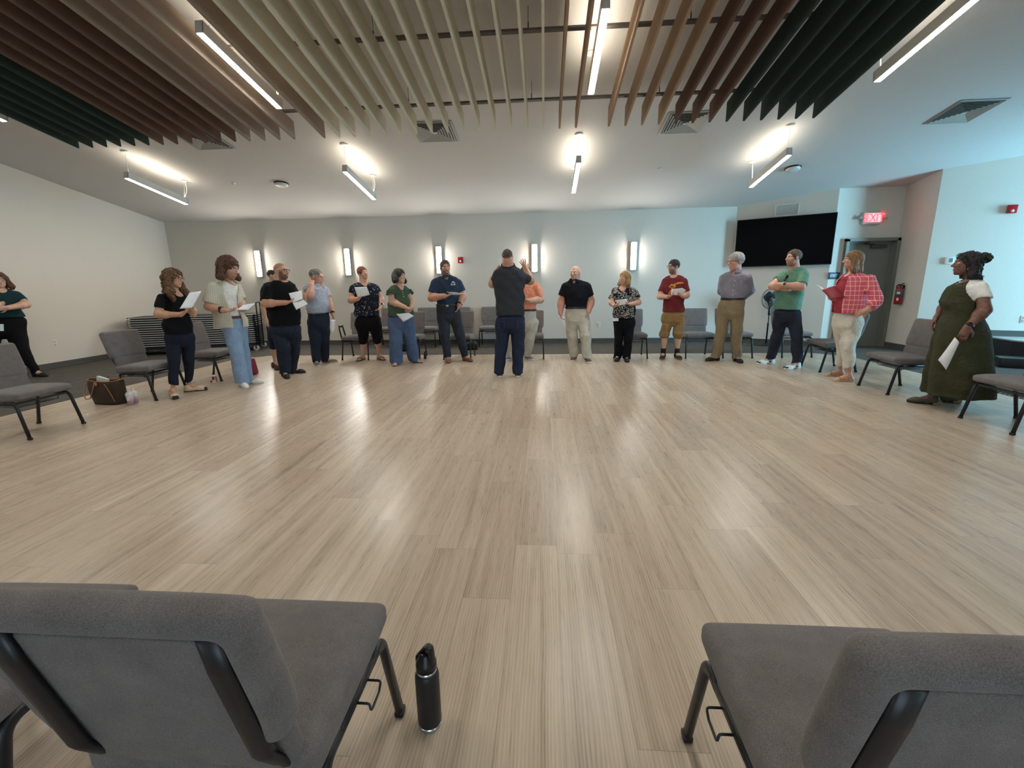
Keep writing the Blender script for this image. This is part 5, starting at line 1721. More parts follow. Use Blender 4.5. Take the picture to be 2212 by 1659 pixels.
        if face:
            out = unit(np.array([0, -1.0, 0.5]) - d * (np.array([0, -1.0, 0.5]) @ d)); q = c + out * rr_
            ax = Vector(out); rot = ax.to_track_quat('Z', 'Y').to_matrix()
            MB().lathe([(0, -0.003), (0.019, -0.003), (0.019, 0.006), (0, 0.007)], q, 18, rot=rot).build('watch_face', simple('#0c0c0e', 0.2), o)
        return o

    # cast the picture ray onto a part to find a point on its surface
    def onto(s, obj, x, y, off=0.003):
        if not hasattr(s, '_bvh'): s._bvh = {}
        if obj.name not in s._bvh:
            me = obj.data; s._bvh[obj.name] = BVHTree.FromPolygons([v_.co for v_ in me.vertices], [p.vertices for p in me.polygons])
        d = ray(*s.px(x, y)); o = EYE - s.base
        lo = Vector((o @ s.r, -(o @ s.n), o[2])); ld = Vector((d @ s.r, -(d @ s.n), d[2])).normalized()
        hit = s._bvh[obj.name].ray_cast(lo, ld)
        if hit[0] is None: return None
        nn = hit[1] if hit[1].dot(ld) < 0 else -hit[1]
        return hit[0] + nn * off, nn

    def patch(s, name, obj, quad, mat, off=0.004, n=8, parent=None):
        """sheet lying on a garment inside a picture quad (tl,tr,br,bl)"""
        q = [np.array(p, float) for p in quad]; g = []; 
        for i in range(n + 1):
            for j in range(n + 1):
                u, v_ = j / n, i / n
                p = (q[0] * (1 - u) + q[1] * u) * (1 - v_) + (q[3] * (1 - u) + q[2] * u) * v_
                h_ = s.onto(obj, p[0], p[1], off)
                g.append(h_)
        ok = [h_ for h_ in g if h_]
        if not ok: return None
        vs = []
        for h_ in g:
            vs.append(h_[0] if h_ else ok[0][0])
        nn = sum((h_[1] for h_ in ok), Vector()).normalized()
        N = len(vs); vs2 = [p - nn * 0.002 for p in vs]
        fs = []
        for i in range(n):
            for j in range(n):
                a = i * (n + 1) + j; f_ = (a, a + n + 1, a + n + 2, a + 1); fs.append(f_); fs.append(tuple(k + N for k in reversed(f_)))
        mb = MB(); mb.add(vs + vs2, fs); return mb.build(name, mat, parent or obj)

    def stroke(s, name, obj, pts, wpx, mat, parent=None, off=0.003, mb=None):
        out = mb or MB(); P = []
        dense = []
        for a, b in zip(pts[:-1], pts[1:]):
            k = max(1, int(math.hypot(b[0] - a[0], b[1] - a[1]) / 6))
            for i in range(k): dense.append((a[0] + (b[0] - a[0]) * i / k, a[1] + (b[1] - a[1]) * i / k))
        dense.append(pts[-1])
        for x, y in dense:
            h_ = s.onto(obj, x, y, off)
            if h_: P.append(h_[0])
        if len(P) > 1: out.tube(P, 0, prof=[(0.0012, wpx * s.k / 2), (-0.0012, wpx * s.k / 2), (-0.0012, -wpx * s.k / 2), (0.0012, -wpx * s.k / 2)], smooth=False, up=(0, -1, 0))
        if mb is None: return out.build(name, mat, parent or obj)

    def sheet(s, label, quad, bend=0.01, mat=None, name='paper', cat='paper', group=None, thick=0.0025):
        """held sheet of paper: quad of (x, y, o) tl,tr,br,bl"""
        q = [s.J(*p) for p in quad]; n = 8; vs = []
        nrm = unit(np.cross(q[1] - q[0], q[3] - q[0]))
        if nrm[1] > 0: nrm = -nrm
        for i in range(n + 1):
            for j in range(n + 1):
                u, v_ = j / n, i / n
                p = (q[0] * (1 - u) + q[1] * u) * (1 - v_) + (q[3] * (1 - u) + q[2] * u) * v_
                p = p + nrm * (bend * math.sin(math.pi * u) + 0.4 * bend * math.sin(2.2 * v_ + u))
                vs.append(p)
        N = len(vs); vs += [p - nrm * thick for p in vs]; fs = []
        for i in range(n):
            for j in range(n):
                a = i * (n + 1) + j; f_ = (a, a + n + 1, a + n + 2, a + 1); fs.append(f_); fs.append(tuple(k + N for k in reversed(f_)))
        rim = [j for j in range(n)] + [i * (n + 1) + n for i in range(n)] + [n * (n + 1) + n - j for j in range(n)] + [(n - i) * (n + 1) for i in range(n)]
        for a, b in zip(rim, rim[1:] + rim[:1]): fs.append((a, b, b + N, a + N))
        mb = MB(); mb.add(vs, fs)
        o = mb.build(name, mat or M_PAPER, None)
        o.matrix_world = s.root.matrix_basis.copy() if False else Matrix.Translation(s.root.location) @ Matrix.Rotation(s.root.rotation_euler.z, 4, 'Z')
        tag(o, label, cat, group)
        return o

    def auto_sh(s, p, hs=0.17):
        """depth for a shoulder at picture side p (-1 left, +1 right) when the torso is turned"""
        return -p * math.sin(s.face) * hs


t = NT('paper_white'); v = t.coord(); n_ = t.noise(v, 8, 2)
t.set(t.ramp(n_, [(0.3, lin('#e2e2e4')), (0.7, lin('#eeeeef'))]), 0.8, 0, 0.2); M_PAPER = t.m
# ------------------------------------------------------------------ the people, left to right (picture coordinates are read off enlarged crops)
Z1 = (0, 500, 3.6065); Z2 = (300, 520, 4.608); Z3 = (540, 530, 5.53); Z4 = (740, 530, 5.53)
Z5 = (1000, 520, 5.184); Z6 = (1280, 530, 5.925); Z7 = (1500, 500, 5.184); Z8 = (1730, 500, 3.606)


def start(zoom, label, base, face, rows, prows, neck, top, chin, hyaw, hpitch=0, hroll=0, ho=0.02, size=None, prow_dep=None):
    p = Person(zoom, label, base, face)
    p.rows = p.rowset(rows); p.prows = p.rowset(prows)
    p.neck = p.J(neck[0], neck[1], neck[3] if len(neck) > 3 else 0.0); p.neck_r = neck[2] * p.k
    p.head(top, chin, hyaw, hpitch, hroll, ho, size)
    return p


def A(p, side, sh, el, wr, hand, r=None, sl=None, **kw):
    o = p.auto_sh(side) if len(sh) < 3 else sh[2]
    r = r or (0.052, 0.042, 0.028)
    if r[0] > 1: r = tuple(x * p.k for x in r)
    if sl: sl = (sl[0], sl[1] * p.k, sl[2] * p.k)
    p.arm((sh[0], sh[1], o), el, wr, hand, r=r, sleeve=sl, **kw)


def Lg(p, hip, knee, foot, ang, rp, hem=0.03, r=None, **kw):
    rp = tuple(x * p.k for x in rp)
    r = tuple(x * 0.70 for x in rp) if r is None else tuple(x * p.k for x in r)
    r = (r[0], min(r[1], 0.07), min(r[2], 0.048)) if r is not None else r
    p.leg(hip, knee, foot, ang, r=r, rp=rp, hem=hem, **kw)


# ---- curly-haired person in black top
p = start(Z2, 'person with long curly brown hair, glasses, black top and navy trousers holding papers', (395, 1535), 40,
          [(497, 305, 395, .06), (520, 250, 440, .085), (555, 205, 475, .10), (640, 215, 492, .115), (740, 232, 505, .115), (810, 230, 525, .12), (880, 235, 545, .125), (918, 245, 556, .125)],
          [(800, 245, 530, .11), (900, 243, 562, .125), (985, 252, 566, .125)],
          (352, 508, 48), (305, 288), (388, 462), 55, -4, 4)
A(p, -1, (208, 560), (195, 735, .16), (415, 735, .27), (492, 690, .30), (46, 44, 27), (0.62, 60, 58), curl=0.9, thumb=-1)
A(p, 1, (455, 560), (535, 700, .02), (548, 740, .18), (515, 690, .24), (44, 40, 26), (0.6, 56, 54), curl=0.9)
Lg(p, (335, 960), (348, 1190), (350, 1555), 5, (85, 62, 48), hem=0.165, r=(62, 40, 30), ko=0.03)
Lg(p, (480, 960), (500, 1180), (512, 1500), 78, (84, 60, 42), hem=0.15, r=(62, 40, 28), ko=0.03)
p.build_body('#c4906f', brow='#3a261b')
sh = p.shirt(fab('#121216'), 'top', 'scoop', seed=1, amp=0.004)
tr = p.trousers(denim('#1b2133', 0.2), seed=2)
p.shoes(simple('#d3bb97'), '#2a2320', 'flat')
for l in p.legs:
    fd = p.fdir(l['ang']); c = l['g'] + fd * (l['flen'] - 0.095)
    MB().rbox(tuple(c + np.array([0, 0, 0.028])), (0.072, 0.055, 0.042), 0.02, Matrix.Rotation(math.atan2(fd[1], fd[0]) - math.pi / 2, 3, 'Z'), n=1).build('toe_cap', simple('#141416', 0.3), p.root)
p.hair(hairm('#3a2618', '#8a6440', 30), 'long', length=0.17, puff=0.013, curl=0.009, sides=0.18, front=0.02, bangs=0.004, seed=3)
p.glasses()
p.sheet('white papers held up by the curly-haired person in black', [(505, 515, .33), (622, 500, .30), (532, 668, .33), (405, 676, .36)], 0.015)
p.patch('tag_card', tr, [(545, 922), (578, 905), (592, 950), (560, 945)], simple('#dedede'), 0.006, 3)

# ---- long-haired person in patterned open shirt and light jeans
p = start(Z2, 'person with long brown hair, patterned cream shirt over white tee and light blue jeans', (1030, 1440), 48,
          [(392, 840, 935, .06), (412, 765, 965, .085), (440, 690, 990, .10), (540, 690, 1015, .115), (640, 725, 1022, .12), (740, 745, 1035, .12), (800, 752, 1075, .13), (862, 755, 1088, .135)],
          [(748, 815, 1035, .115), (800, 815, 1050, .12), (870, 815, 1075, .125)],
          (888, 410, 44), (868, 158), (918, 382), 50, -16, 2)
A(p, -1, (715, 465), (692, 655, .14), (840, 694, .26), (935, 705, .30), (42, 42, 28), (0.80, 62, 62), curl=0.8, thumb=-1)
A(p, 1, (985, 455), (1020, 620, .0), (1030, 690, .20), (1085, 685, .24), (40, 36, 26), (0.75, 48, 50), curl=0.9)
Lg(p, (920, 860), (975, 1110), (1030, 1450), 15, (94, 72, 78), hem=0.05, ko=0.05)
Lg(p, (1010, 860), (1045, 1090), (1090, 1425), 75, (68, 58, 60), hem=0.05, ko=-0.02)
p.build_body('#c08d70', brow='#3a261b', beard=('#4a3426', 0.45))
t = NT('cream_dash_knit'); v = t.coord((1, 1, 1), (0, rad(38), 0)); br = t.node('ShaderNodeTexBrick'); t.link(v, br.inputs['Vector'])
sx_ = t.node('ShaderNodeSeparateXYZ'); t.link(v, sx_.inputs[0]); cx_ = t.node('ShaderNodeCombineXYZ'); t.link(sx_.outputs[0], cx_.inputs[0]); t.link(sx_.outputs[2], cx_.inputs[1]); t.link(cx_.outputs[0], br.inputs['Vector'])
br.inputs['Scale'].default_value = 1.0; br.inputs['Brick Width'].default_value = 0.030; br.inputs['Row Height'].default_value = 0.013; br.inputs['Mortar Size'].default_value = 0.0042; br.inputs['Mortar Smooth'].default_value = 0.2
br.inputs['Color1'].default_value = lin('#4b463c'); br.inputs['Color2'].default_value = lin('#57513f'); br.inputs['Mortar'].default_value = lin('#d8d2bf')
t.set(br.outputs['Color'], 0.9, 0, 0.2); t.bump(t.noise(t.coord(), 16, 3), 0.15, 0.03)
over = p.shirt(t.m, 'open_shirt', 'v', grow=0.016, tucked=False, seed=4, amp=0.005, vdepth=0.2,
               openfront=[(380, 860, 925), (430, 838, 950), (520, 850, 975), (620, 885, 985), (740, 920, 1010), (800, 935, 1030), (900, 945, 1035)])
tee = p.shirt(fab('#dcd9d2'), 't_shirt', 'crew', grow=-0.008, seed=5, amp=0.003, sleeves=False, rows=p.rows, tucked=True)
tr = p.trousers(denim('#7d9cc0', 0.22), 'jeans', seed=6, amp=0.005, belt=simple('#4a2a1e'), fz=18, tucked=True)
p.shoes(simple('#e2e0da'), '#dddbd6', 'sneaker')
p.hair(hairm('#301c12', '#6b4126', 30), 'long', length=0.015, puff=0.007, curl=0.007, sides=0.12, front=0.012, bangs=0.012, seed=5)
mb = MB(); nb = p.neck; fw = p.fdir(p.face)
pts_ = []
for i in range(17):
    a = math.pi * (i / 16) ; pts_.append(nb + np.array([0, 0, 0.03 - 0.075 * math.sin(a)]) + fw * (0.02 + 0.088 * math.sin(a)) + np.cross(fw, [0, 0, 1]) * 0.062 * math.cos(a))
mb.tube(pts_, 0.0035, 6); mb.build('necklace', simple('#3c3c40', 0.3), p.root)
p.watch(0, '#101012', 0.05)
p.sheet('white papers held low by the long-haired person in light jeans', [(1040, 640, .32), (1158, 622, .28), (1090, 690, .33), (968, 690, .36)], 0.01)

# ---- person mostly hidden behind the bald person
p = start(Z3, 'person in dark teal tee and navy shorts, mostly hidden behind the bald person', (310, 1475), 60,
          [(430, 225, 285, .06), (455, 165, 330, .09), (500, 125, 360, .11), (600, 118, 370, .12), (720, 150, 370, .125), (880, 180, 380, .13)],
          [(860, 190, 375, .12), (960, 200, 385, .125), (1010, 205, 385, .125)],
          (252, 435, 28), (252, 296), (290, 425), 62, 0)
A(p, -1, (150, 520), (152, 740, .10), (198, 900, .12), (212, 965, .12), (27, 27, 18), (0.66, 38, 38), curl=0.7)
A(p, 1, (345, 520), (360, 730, -.08), (370, 880, -.02), (372, 950, .0), (26, 25, 18), (0.6, 36, 36), curl=0.7)
Lg(p, (250, 985), (275, 1200), (305, 1460), 50, (55, 50, 46), hem=0.36, r=(44, 36, 24), ko=0.03)
Lg(p, (330, 985), (340, 1200), (345, 1490), 60, (55, 50, 46), hem=0.36, r=(44, 36, 24), ko=0.03)
p.build_body('#c89a80', scalp=('#2c211b',))
p.shirt(fab('#16292c'), 't_shirt', 'crew', seed=8)
p.trousers(fab('#23273c'), 'shorts', seed=9)
p.shoes(simple('#4a3227'), '#2a2320', 'shoe')
p.hair(hairm('#1d1713'), 'short', seed=8)

# ---- bald person in black tee
p = start(Z3, 'bald bearded person with glasses, black t-shirt and dark jeans holding folded papers', (470, 1565), 42,
          [(405, 310, 440, .07), (432, 250, 490, .11), (470, 190, 535, .145), (560, 160, 565, .17), (680, 180, 590, .19), (800, 215, 603, .21), (880, 228, 607, .215), (946, 240, 610, .21)],
          [(850, 235, 605, .19), (940, 238, 614, .20), (1030, 245, 614, .195)],
          (365, 425, 62), (335, 212), (412, 405), 52, 2, 0)
A(p, -1, (195, 520), (185, 695, .20), (420, 685, .34), (500, 672, .36), (50, 48, 31), (0.80, 72, 70), curl=0.7, thumb=-1)
A(p, 1, (530, 520), (610, 690, .04), (640, 655, .22), (645, 625, .27), (46, 40, 28), (0.75, 62, 60), curl=0.9)
Lg(p, (340, 1000), (400, 1240), (418, 1575), 12, (108, 88, 66), hem=0.05, ko=0.04)
Lg(p, (520, 1000), (530, 1230), (510, 1530), 72, (100, 78, 60), hem=0.05, ko=0.03)
p.build_body('#c58f70', brow='#1d1512', beard=('#231b17', 0.85), scalp=('#9a7460',), jaw=1.08)
sh = p.shirt(fab('#0d0d0f'), 't_shirt', 'crew', seed=10, amp=0.004)
tr = p.trousers(denim('#202a3a', 0.35), 'jeans', seed=11, amp=0.007, fz=18)
p.shoes(simple('#121214', 0.6), '#101012', 'sneaker')
p.glasses('#0e0d0d', 0.0028)
p.patch('belt_buckle', tr, [(385, 938), (435, 936), (435, 948), (385, 950)], simple('#b9b6ae', 0.3), 0.008, 3)
p.sheet('upper white paper held by the bald person in black', [(463, 572, .36), (615, 543, .34), (632, 640, .36), (510, 690, .38)], 0.01)
p.sheet('lower folded white paper held by the bald person in black', [(510, 690, .385), (640, 650, .365), (692, 700, .36), (553, 772, .38)], -0.01)

# ---- person in gray polo touching an ear
p = start(Z3, 'gray-haired person in pale gray polo touching one ear, papers hanging in the other hand', (870, 1425), 48,
          [(462, 765, 860, .06), (485, 690, 905, .10), (520, 655, 925, .125), (600, 665, 935, .15), (680, 672, 948, .18), (740, 670, 950, .195), (790, 680, 945, .19), (830, 690, 935, .17)],
          [(800, 692, 938, .15), (880, 690, 955, .16), (960, 695, 955, .155)],
          (800, 478, 45), (762, 284), (828, 472), 62, -10, 0)
p.tuck = True
A(p, -1, (668, 520), (715, 605, .30), (735, 478, .26), (742, 410, .20), (46, 46, 30), (0.50, 62, 64), curl=1.0, pn=(0.3, 1, 0), thumb=1)
A(p, 1, (915, 520), (955, 700, -.04), (990, 818, .02), (1010, 885, .04), (40, 34, 24), (0.50, 54, 50), curl=0.9)
Lg(p, (765, 935), (780, 1140), (795, 1430), 8, (84, 68, 50), hem=0.05, ko=0.03)
Lg(p, (880, 935), (893, 1130), (905, 1405), 72, (78, 62, 50), hem=0.05, ko=0.03, flen=0.29)
p.build_body('#c79077', brow='#7a6a60', scalp=('#7d736b', 0.6), beard=('#8a8078', 0.25))
sh = p.shirt(fab('#9aa3b4', var=0.18), 'polo_shirt', 'polo', collar=fab('#9aa3b4', var=0.18), seed=12, amp=0.0035)
tr = p.trousers(denim('#232b3d', 0.18), 'trousers', seed=13, belt=simple('#15120f'))
p.shoes(simple('#6e6a60', 0.8), '#cfcac0', 'sneaker')
p.hair(hairm('#4d453f', '#8d857c'), 'short', puff=-0.004, recede=0.05, seed=12)
p.glasses('#2c211e', 0.0016)
p.watch(1, '#16161a', 0.05)
p.sheet('white papers hanging from the hand of the person in the pale gray polo', [(958, 885, .07), (1020, 890, .06), (1008, 1042, .06), (962, 1025, .08)], 0.02)

# ---- person in dotted top
p = start(Z4, 'short-haired person in navy dotted top and black capri trousers reading a paper', (330, 1392), 18,
          [(438, 195, 300, .06), (460, 130, 385, .09), (490, 105, 415, .115), (560, 110, 425, .135), (650, 135, 432, .15), (740, 140, 438, .155), (800, 142, 440, .155), (842, 148, 432, .155)],
          [(780, 158, 430, .14), (880, 155, 462, .15), (960, 165, 462, .145)],
          (248, 452, 46), (225, 255), (262, 408), 28, 8, -14)
A(p, -1, (112, 510), (100, 655, .06), (180, 640, .24), (222, 610, .28), (40, 38, 25), (0.42, 52, 50), curl=0.7, thumb=-1)
A(p, 1, (418, 505), (462, 640, -.03), (470, 725, .08), (432, 768, .12), (38, 34, 24), (0.42, 50, 48), curl=0.5)
Lg(p, (235, 950), (248, 1080), (245, 1367), -35, (88, 62, 50), hem=0.34, r=(70, 50, 32), ko=0.03)
Lg(p, (390, 950), (412, 1080), (440, 1362), 30, (86, 60, 48), hem=0.34, r=(70, 50, 32), ko=0.03)
p.build_body('#cd9a80', brow='#6a3a2a', lips='#b06a60', scalp=('#5a2c1e',))
t = NT('navy_dots'); v = t.coord(); vo = t.node('ShaderNodeTexVoronoi'); vo.inputs['Scale'].default_value = 34; t.link(v, vo.inputs['Vector'])
wn_ = t.node('ShaderNodeTexWhiteNoise'); t.link(vo.outputs['Color'], wn_.inputs['Vector'])
msk = t.math('MULTIPLY', t.math('LESS_THAN', vo.outputs['Distance'], 0.24), t.math('GREATER_THAN', wn_.outputs['Value'], 0.35))
t.set(t.mix(msk, lin('#1c1f2c'), lin('#c3c0c0')), 0.9, 0, 0.2); t.bump(t.noise(t.coord(), 14, 3), 0.2, 0.04)
p.shirt(t.m, 'blouse', 'v', seed=14, amp=0.005, vdepth=0.06)
p.trousers(fab('#0e0e11'), 'capri_trousers', seed=15)
p.shoes(simple('#15110f'), '#1c1512', 'flipflop')
p.hair(hairm('#4a2418', '#8a4a34'), 'short', puff=0.004, seed=14, bangs=0.012, nape=-0.09)
p.watch(1, '#dcdcdc', 0.03)
p.sheet('white paper held in front of the navy dotted top', [(140, 500, .33), (288, 493, .33), (326, 590, .30), (180, 622, .30)], 0.012, thick=0.004)

# ---- person in green blouse
p = start(Z4, 'dark-haired person in green ruffled sleeveless blouse and wide blue jeans', (760, 1415), 25,
          [(470, 620, 735, .06), (488, 575, 765, .09), (520, 560, 785, .11), (590, 560, 790, .135), (660, 548, 800, .145), (740, 540, 825, .15), (800, 535, 845, .15), (840, 535, 848, .15)],
          [(800, 548, 838, .135), (880, 545, 852, .145), (960, 552, 858, .145)],
          (675, 480, 44), (655, 285), (705, 456), 52, 2, 4)
A(p, -1, (572, 535), (590, 672, .10), (745, 738, .28), (815, 768, .30), (42, 40, 24), (0.22, 50, 56), curl=0.7, thumb=-1)
A(p, 1, (782, 540), (832, 690, -.02), (815, 755, .17), (782, 806, .24), (36, 33, 22), (0.2, 46, 52), curl=0.9)
Lg(p, (625, 960), (640, 1150), (650, 1425), -15, (82, 78, 80), hem=0.035, ko=0.03)
Lg(p, (780, 960), (810, 1150), (862, 1395), 40, (80, 74, 74), hem=0.045, ko=0.03)
p.build_body('#c9987c', brow='#2a1c16', lips='#b0605c')
bl = p.shirt(fab('#40523a'), 'blouse', 'v', seed=16, amp=0.005, vdepth=0.11)
for i, a in enumerate(p.arms):
    s_, q_ = a['A'], a['B']
    def rf(f, a=a):
        d_ = unit(a['B'] - a['A']); c_ = a['A'] + d_ * 0.05
        f.cone(a['A'], a['A'] + d_ * 0.075, 0.075, 0.092, 0.0, flat='both'); f.cone(a['A'] - d_ * 0.1, a['A'] + d_ * 0.2, 0.055, 0.088, 0.0, op='c')
        z_, X, Y, Z = f.sub([-9] * 3, [9] * 3); f.d = (f.d + 0.007 * np.sin(np.arctan2(Y - c_[1], Z - c_[2] + X * 0) * 12) * (np.abs(f.d) < .03)).astype(np.float32)
    p.garment('ruffle', fab('#40523a'), rf, [a['A']], 0.0065, 0.14, bl)
tr = p.trousers(denim('#455c80', 0.25), 'wide_leg_jeans', seed=17, amp=0.006, fz=12)
p.shoes(simple('#9a7a60'), '#3a2a22', 'flipflop')
p.hair(hairm('#15110f', '#332721'), 'long', length=-0.055, puff=0.008, sides=0.08, seed=16, front=0.0, bangs=0.006)
for x_, y_ in ((718, 560), (724, 585), (730, 612)):
    h_ = p.onto(bl, x_, y_, 0.002)
    if h_: MB().lathe([(0, -0.002), (0.007, -0.002), (0.007, 0.002), (0, 0.003)], h_[0], 12, rot=h_[1].to_track_quat('Z', 'Y').to_matrix()).build('button', simple('#e2dfd6', 0.3), bl)
p.sheet('white paper held against the blue jeans by the person in the green blouse', [(641, 820, .26), (790, 806, .28), (852, 842, .26), (726, 915, .25)], 0.01)

# ---- person in navy polo
p = start(Z4, 'dark-bearded person in navy polo shirt and charcoal trousers holding papers', (1370, 1380), 10,
          [(362, 1185, 1300, .06), (385, 1120, 1360, .09), (430, 1080, 1405, .12), (500, 1085, 1410, .14), (580, 1105, 1395, .14), (660, 1120, 1382, .135), (700, 1122, 1380, .13), (722, 1124, 1384, .125)],
          [(700, 1122, 1386, .125), (780, 1118, 1405, .135), (870, 1125, 1408, .135)],
          (1238, 388, 52), (1218, 176), (1232, 362), 14, 0, 0)
p.tuck = True
A(p, -1, (1092, 450), (1062, 625, .06), (1215, 606, .28), (1285, 598, .31), (48, 46, 30), (0.66, 66, 62), curl=0.8, thumb=-1)
A(p, 1, (1400, 450), (1435, 610, -.03), (1392, 715, .10), (1372, 770, .09), (46, 42, 28), (0.62, 64, 60), curl=0.4)
Lg(p, (1200, 850), (1222, 1060), (1260, 1390), 2, (76, 60, 44), hem=0.085, ko=0.04)
Lg(p, (1340, 850), (1400, 1060), (1468, 1380), 38, (74, 60, 42), hem=0.085, ko=0.04)
p.build_body('#bd8468', brow='#2a1b15', beard=('#2c1c15', 0.9), scalp=('#4a3a30',), beard_len=0.008)
sh = p.shirt(fab('#27364c'), 'polo_shirt', 'polo', collar=fab('#27364c'), seed=18, amp=0.0035)
tr = p.trousers(fab('#2b2f38'), 'trousers', seed=19, belt=simple('#2a211c'))
p.shoes(simple('#7c4a30', 0.35), '#4a2c1e', 'shoe')
p.hair(hairm('#2c211b', '#54443a'), 'short', puff=-0.0035, seed=18, recede=0.02)
p.watch(1, '#101012', 0.04)
p.patch('belt_buckle', tr, [(1236, 712), (1266, 712), (1266, 732), (1236, 732)], simple('#9a9894', 0.3), 0.012, 3)
mb = MB()
p.stroke('chest_logo', sh, [(1300, 466), (1310, 440), (1320, 430), (1326, 446), (1334, 438), (1342, 466)], 6, None, mb=mb)
p.stroke('chest_logo', sh, [(1292, 472), (1346, 470)], 7, None, mb=mb)
mb.build('chest_logo', simple('#c9cdd2'), sh)
p.stroke('logo_accent', sh, [(1322, 452), (1336, 448)], 6, simple('#c77a4a'), sh, off=0.004)
p.sheet('white papers held level by the person in the navy polo', [(1243, 556, .32), (1330, 560, .38), (1462, 580, .30), (1310, 590, .26)], 0.006, thick=0.004)

# ---- person in orange shirt behind the conductor
p = start(Z5, 'person in orange patterned shirt and light trousers, half hidden behind the person facing away', (640, 1335), -20,
          [(448, 655, 770, .06), (470, 590, 820, .09), (510, 565, 855, .12), (590, 575, 850, .135), (680, 590, 832, .14), (760, 600, 818, .135), (785, 600, 815, .13)],
          [(765, 600, 818, .13), (850, 595, 825, .14), (930, 600, 822, .135)],
          (712, 462, 50), (705, 288), (690, 450), -15, -4)
p.tuck = True
A(p, -1, (590, 520), (560, 660, .02), (640, 655, .22), (690, 640, .25), (42, 38, 26), (0.55, 58, 54), curl=0.7)
A(p, 1, (838, 515), (868, 660, .02), (745, 670, .24), (690, 655, .27), (44, 40, 27), (0.72, 60, 56), curl=0.7)
Lg(p, (665, 920), (590, 1090), (520, 1330), -40, (80, 66, 44), hem=0.07, ko=0.03)
Lg(p, (770, 920), (748, 1090), (725, 1325), 30, (78, 62, 44), hem=0.07, ko=0.03)
p.build_body('#c9967a', brow='#241a15', scalp=('#1c1512',))
t = NT('orange_print'); v = t.coord(); vo = t.node('ShaderNodeTexVoronoi'); vo.feature = 'DISTANCE_TO_EDGE'; vo.inputs['Scale'].default_value = 38; t.link(v, vo.inputs['Vector'])
t.set(t.ramp(vo.outputs['Distance'], [(0.03, lin('#e2a58c')), (0.10, lin('#d2795a'))]), 0.9, 0, 0.2); t.bump(t.noise(t.coord(), 14, 3), 0.2, 0.04)
sh = p.shirt(t.m, 'shirt', 'polo', collar=t.m, seed=20, amp=0.004)
p.trousers(fab('#b3ac9b'), 'trousers', seed=21, amp=0.006, belt=simple('#16130f'))
p.shoes(simple('#6c6f72', 0.7), '#e2e0da', 'sneaker')
p.hair(hairm('#17110e'), 'short', puff=0.002, seed=20)
p.sheet('white papers in the hands of the person in the orange shirt', [(640, 610, .30), (690, 615, .30), (700, 650, .27), (640, 655, .27)], 0.005)

# ---- person seen from behind
p = start(Z5, 'person seen from behind in dark gray pullover and blue jeans with both hands raised', (508, 1515), 180,
          [(268, 440, 570, .06), (300, 405, 610, .09), (340, 350, 672, .125), (420, 338, 690, .145), (520, 350, 690, .15), (640, 362, 688, .145), (740, 370, 690, .145), (832, 375, 692, .145)],
          [(800, 376, 688, .13), (880, 372, 692, .14), (970, 374, 690, .14)],
          (505, 288, 58), (505, 96), (498, 282), 172, 0, 3, ho=0.0)
A(p, -1, (372, 400, -.02), (335, 480, -.06), (372, 352, -.24), (400, 285, -.28), (52, 48, 32), (0.96, 66, 52), curl=0.8, pn=(1, 0, 0))
A(p, 1, (655, 395, -.02), (752, 445, -.08), (706, 320, -.22), (668, 225, -.26), (54, 48, 32), (0.90, 70, 56), curl=0.15, pn=(-0.3, 1, 0), spread=1.0, thumb=-1, sc=1.05)
Lg(p, (452, 950), (432, 1160), (410, 1520), 188, (86, 72, 56), hem=0.045, ko=-0.04)
Lg(p, (612, 950), (618, 1160), (618, 1520), 170, (86, 72, 56), hem=0.045, ko=-0.04)
p.build_body('#bd8468', brow='#3a2a20', scalp=('#4d3b30',))
sh = p.shirt(fab('#34373d'), 'pullover', 'crew', collar=fab('#2b2e34'), seed=22, amp=0.005, fz=30)
tr = p.trousers(denim('#222d45', 0.3), 'jeans', seed=23, amp=0.005)
p.shoes(simple('#2a3342', 0.8), '#d6d4ce', 'sneaker')
p.hair(hairm('#3a2c24', '#5d4a3e'), 'short', puff=-0.005, seed=22)
for xx in (402, 612):
    pk = [(xx, 905), (xx + 62, 905), (xx + 62, 985), (xx + 31, 1005), (xx, 985), (xx, 905)]
    p.stroke('back_pocket', tr, pk, 4, denim('#3b4d70', 0.2), tr, off=0.003)
p.sheet('white paper held in the raised left hand of the person facing away', [(415, 190, -.26), (432, 192, -.20), (428, 300, -.20), (404, 290, -.28)], 0.003)

# ---- person in black polo
p = start(Z5, 'white-haired person in black polo and khaki trousers, one hand in the pocket', (1318, 1330), -8,
          [(438, 1205, 1310, .06), (462, 1150, 1385, .09), (500, 1118, 1425, .12), (560, 1128, 1420, .14), (640, 1145, 1405, .145), (700, 1145, 1388, .14), (755, 1148, 1382, .135)],
          [(738, 1150, 1382, .13), (820, 1145, 1405, .14), (900, 1150, 1408, .14)],
          (1255, 455, 50), (1272, 280), (1246, 440), -28, 0)
p.tuck = True
A(p, -1, (1135, 515), (1100, 680, -.03), (1093, 805, .04), (1100, 872, .07), (46, 42, 28), (0.62, 62, 60), curl=0.9)
A(p, 1, (1405, 515), (1432, 675, -.05), (1408, 790, .06), (1392, 840, .07), (46, 42, 28), (0.62, 60, 58), curl=0.3)
Lg(p, (1215, 890), (1225, 1060), (1245, 1332), -8, (74, 62, 48), hem=0.055, ko=0.03)
Lg(p, (1345, 890), (1370, 1060), (1392, 1350), 12, (74, 62, 50), hem=0.055, ko=0.03)
p.build_body('#cb8f78', brow='#9a8a7e', beard=('#a39a92', 0.5), scalp=('#b9a59a', 0.3), jaw=1.06)
sh = p.shirt(fab('#12141c'), 'polo_shirt', 'polo', collar=fab('#12141c'), seed=24, amp=0.004)
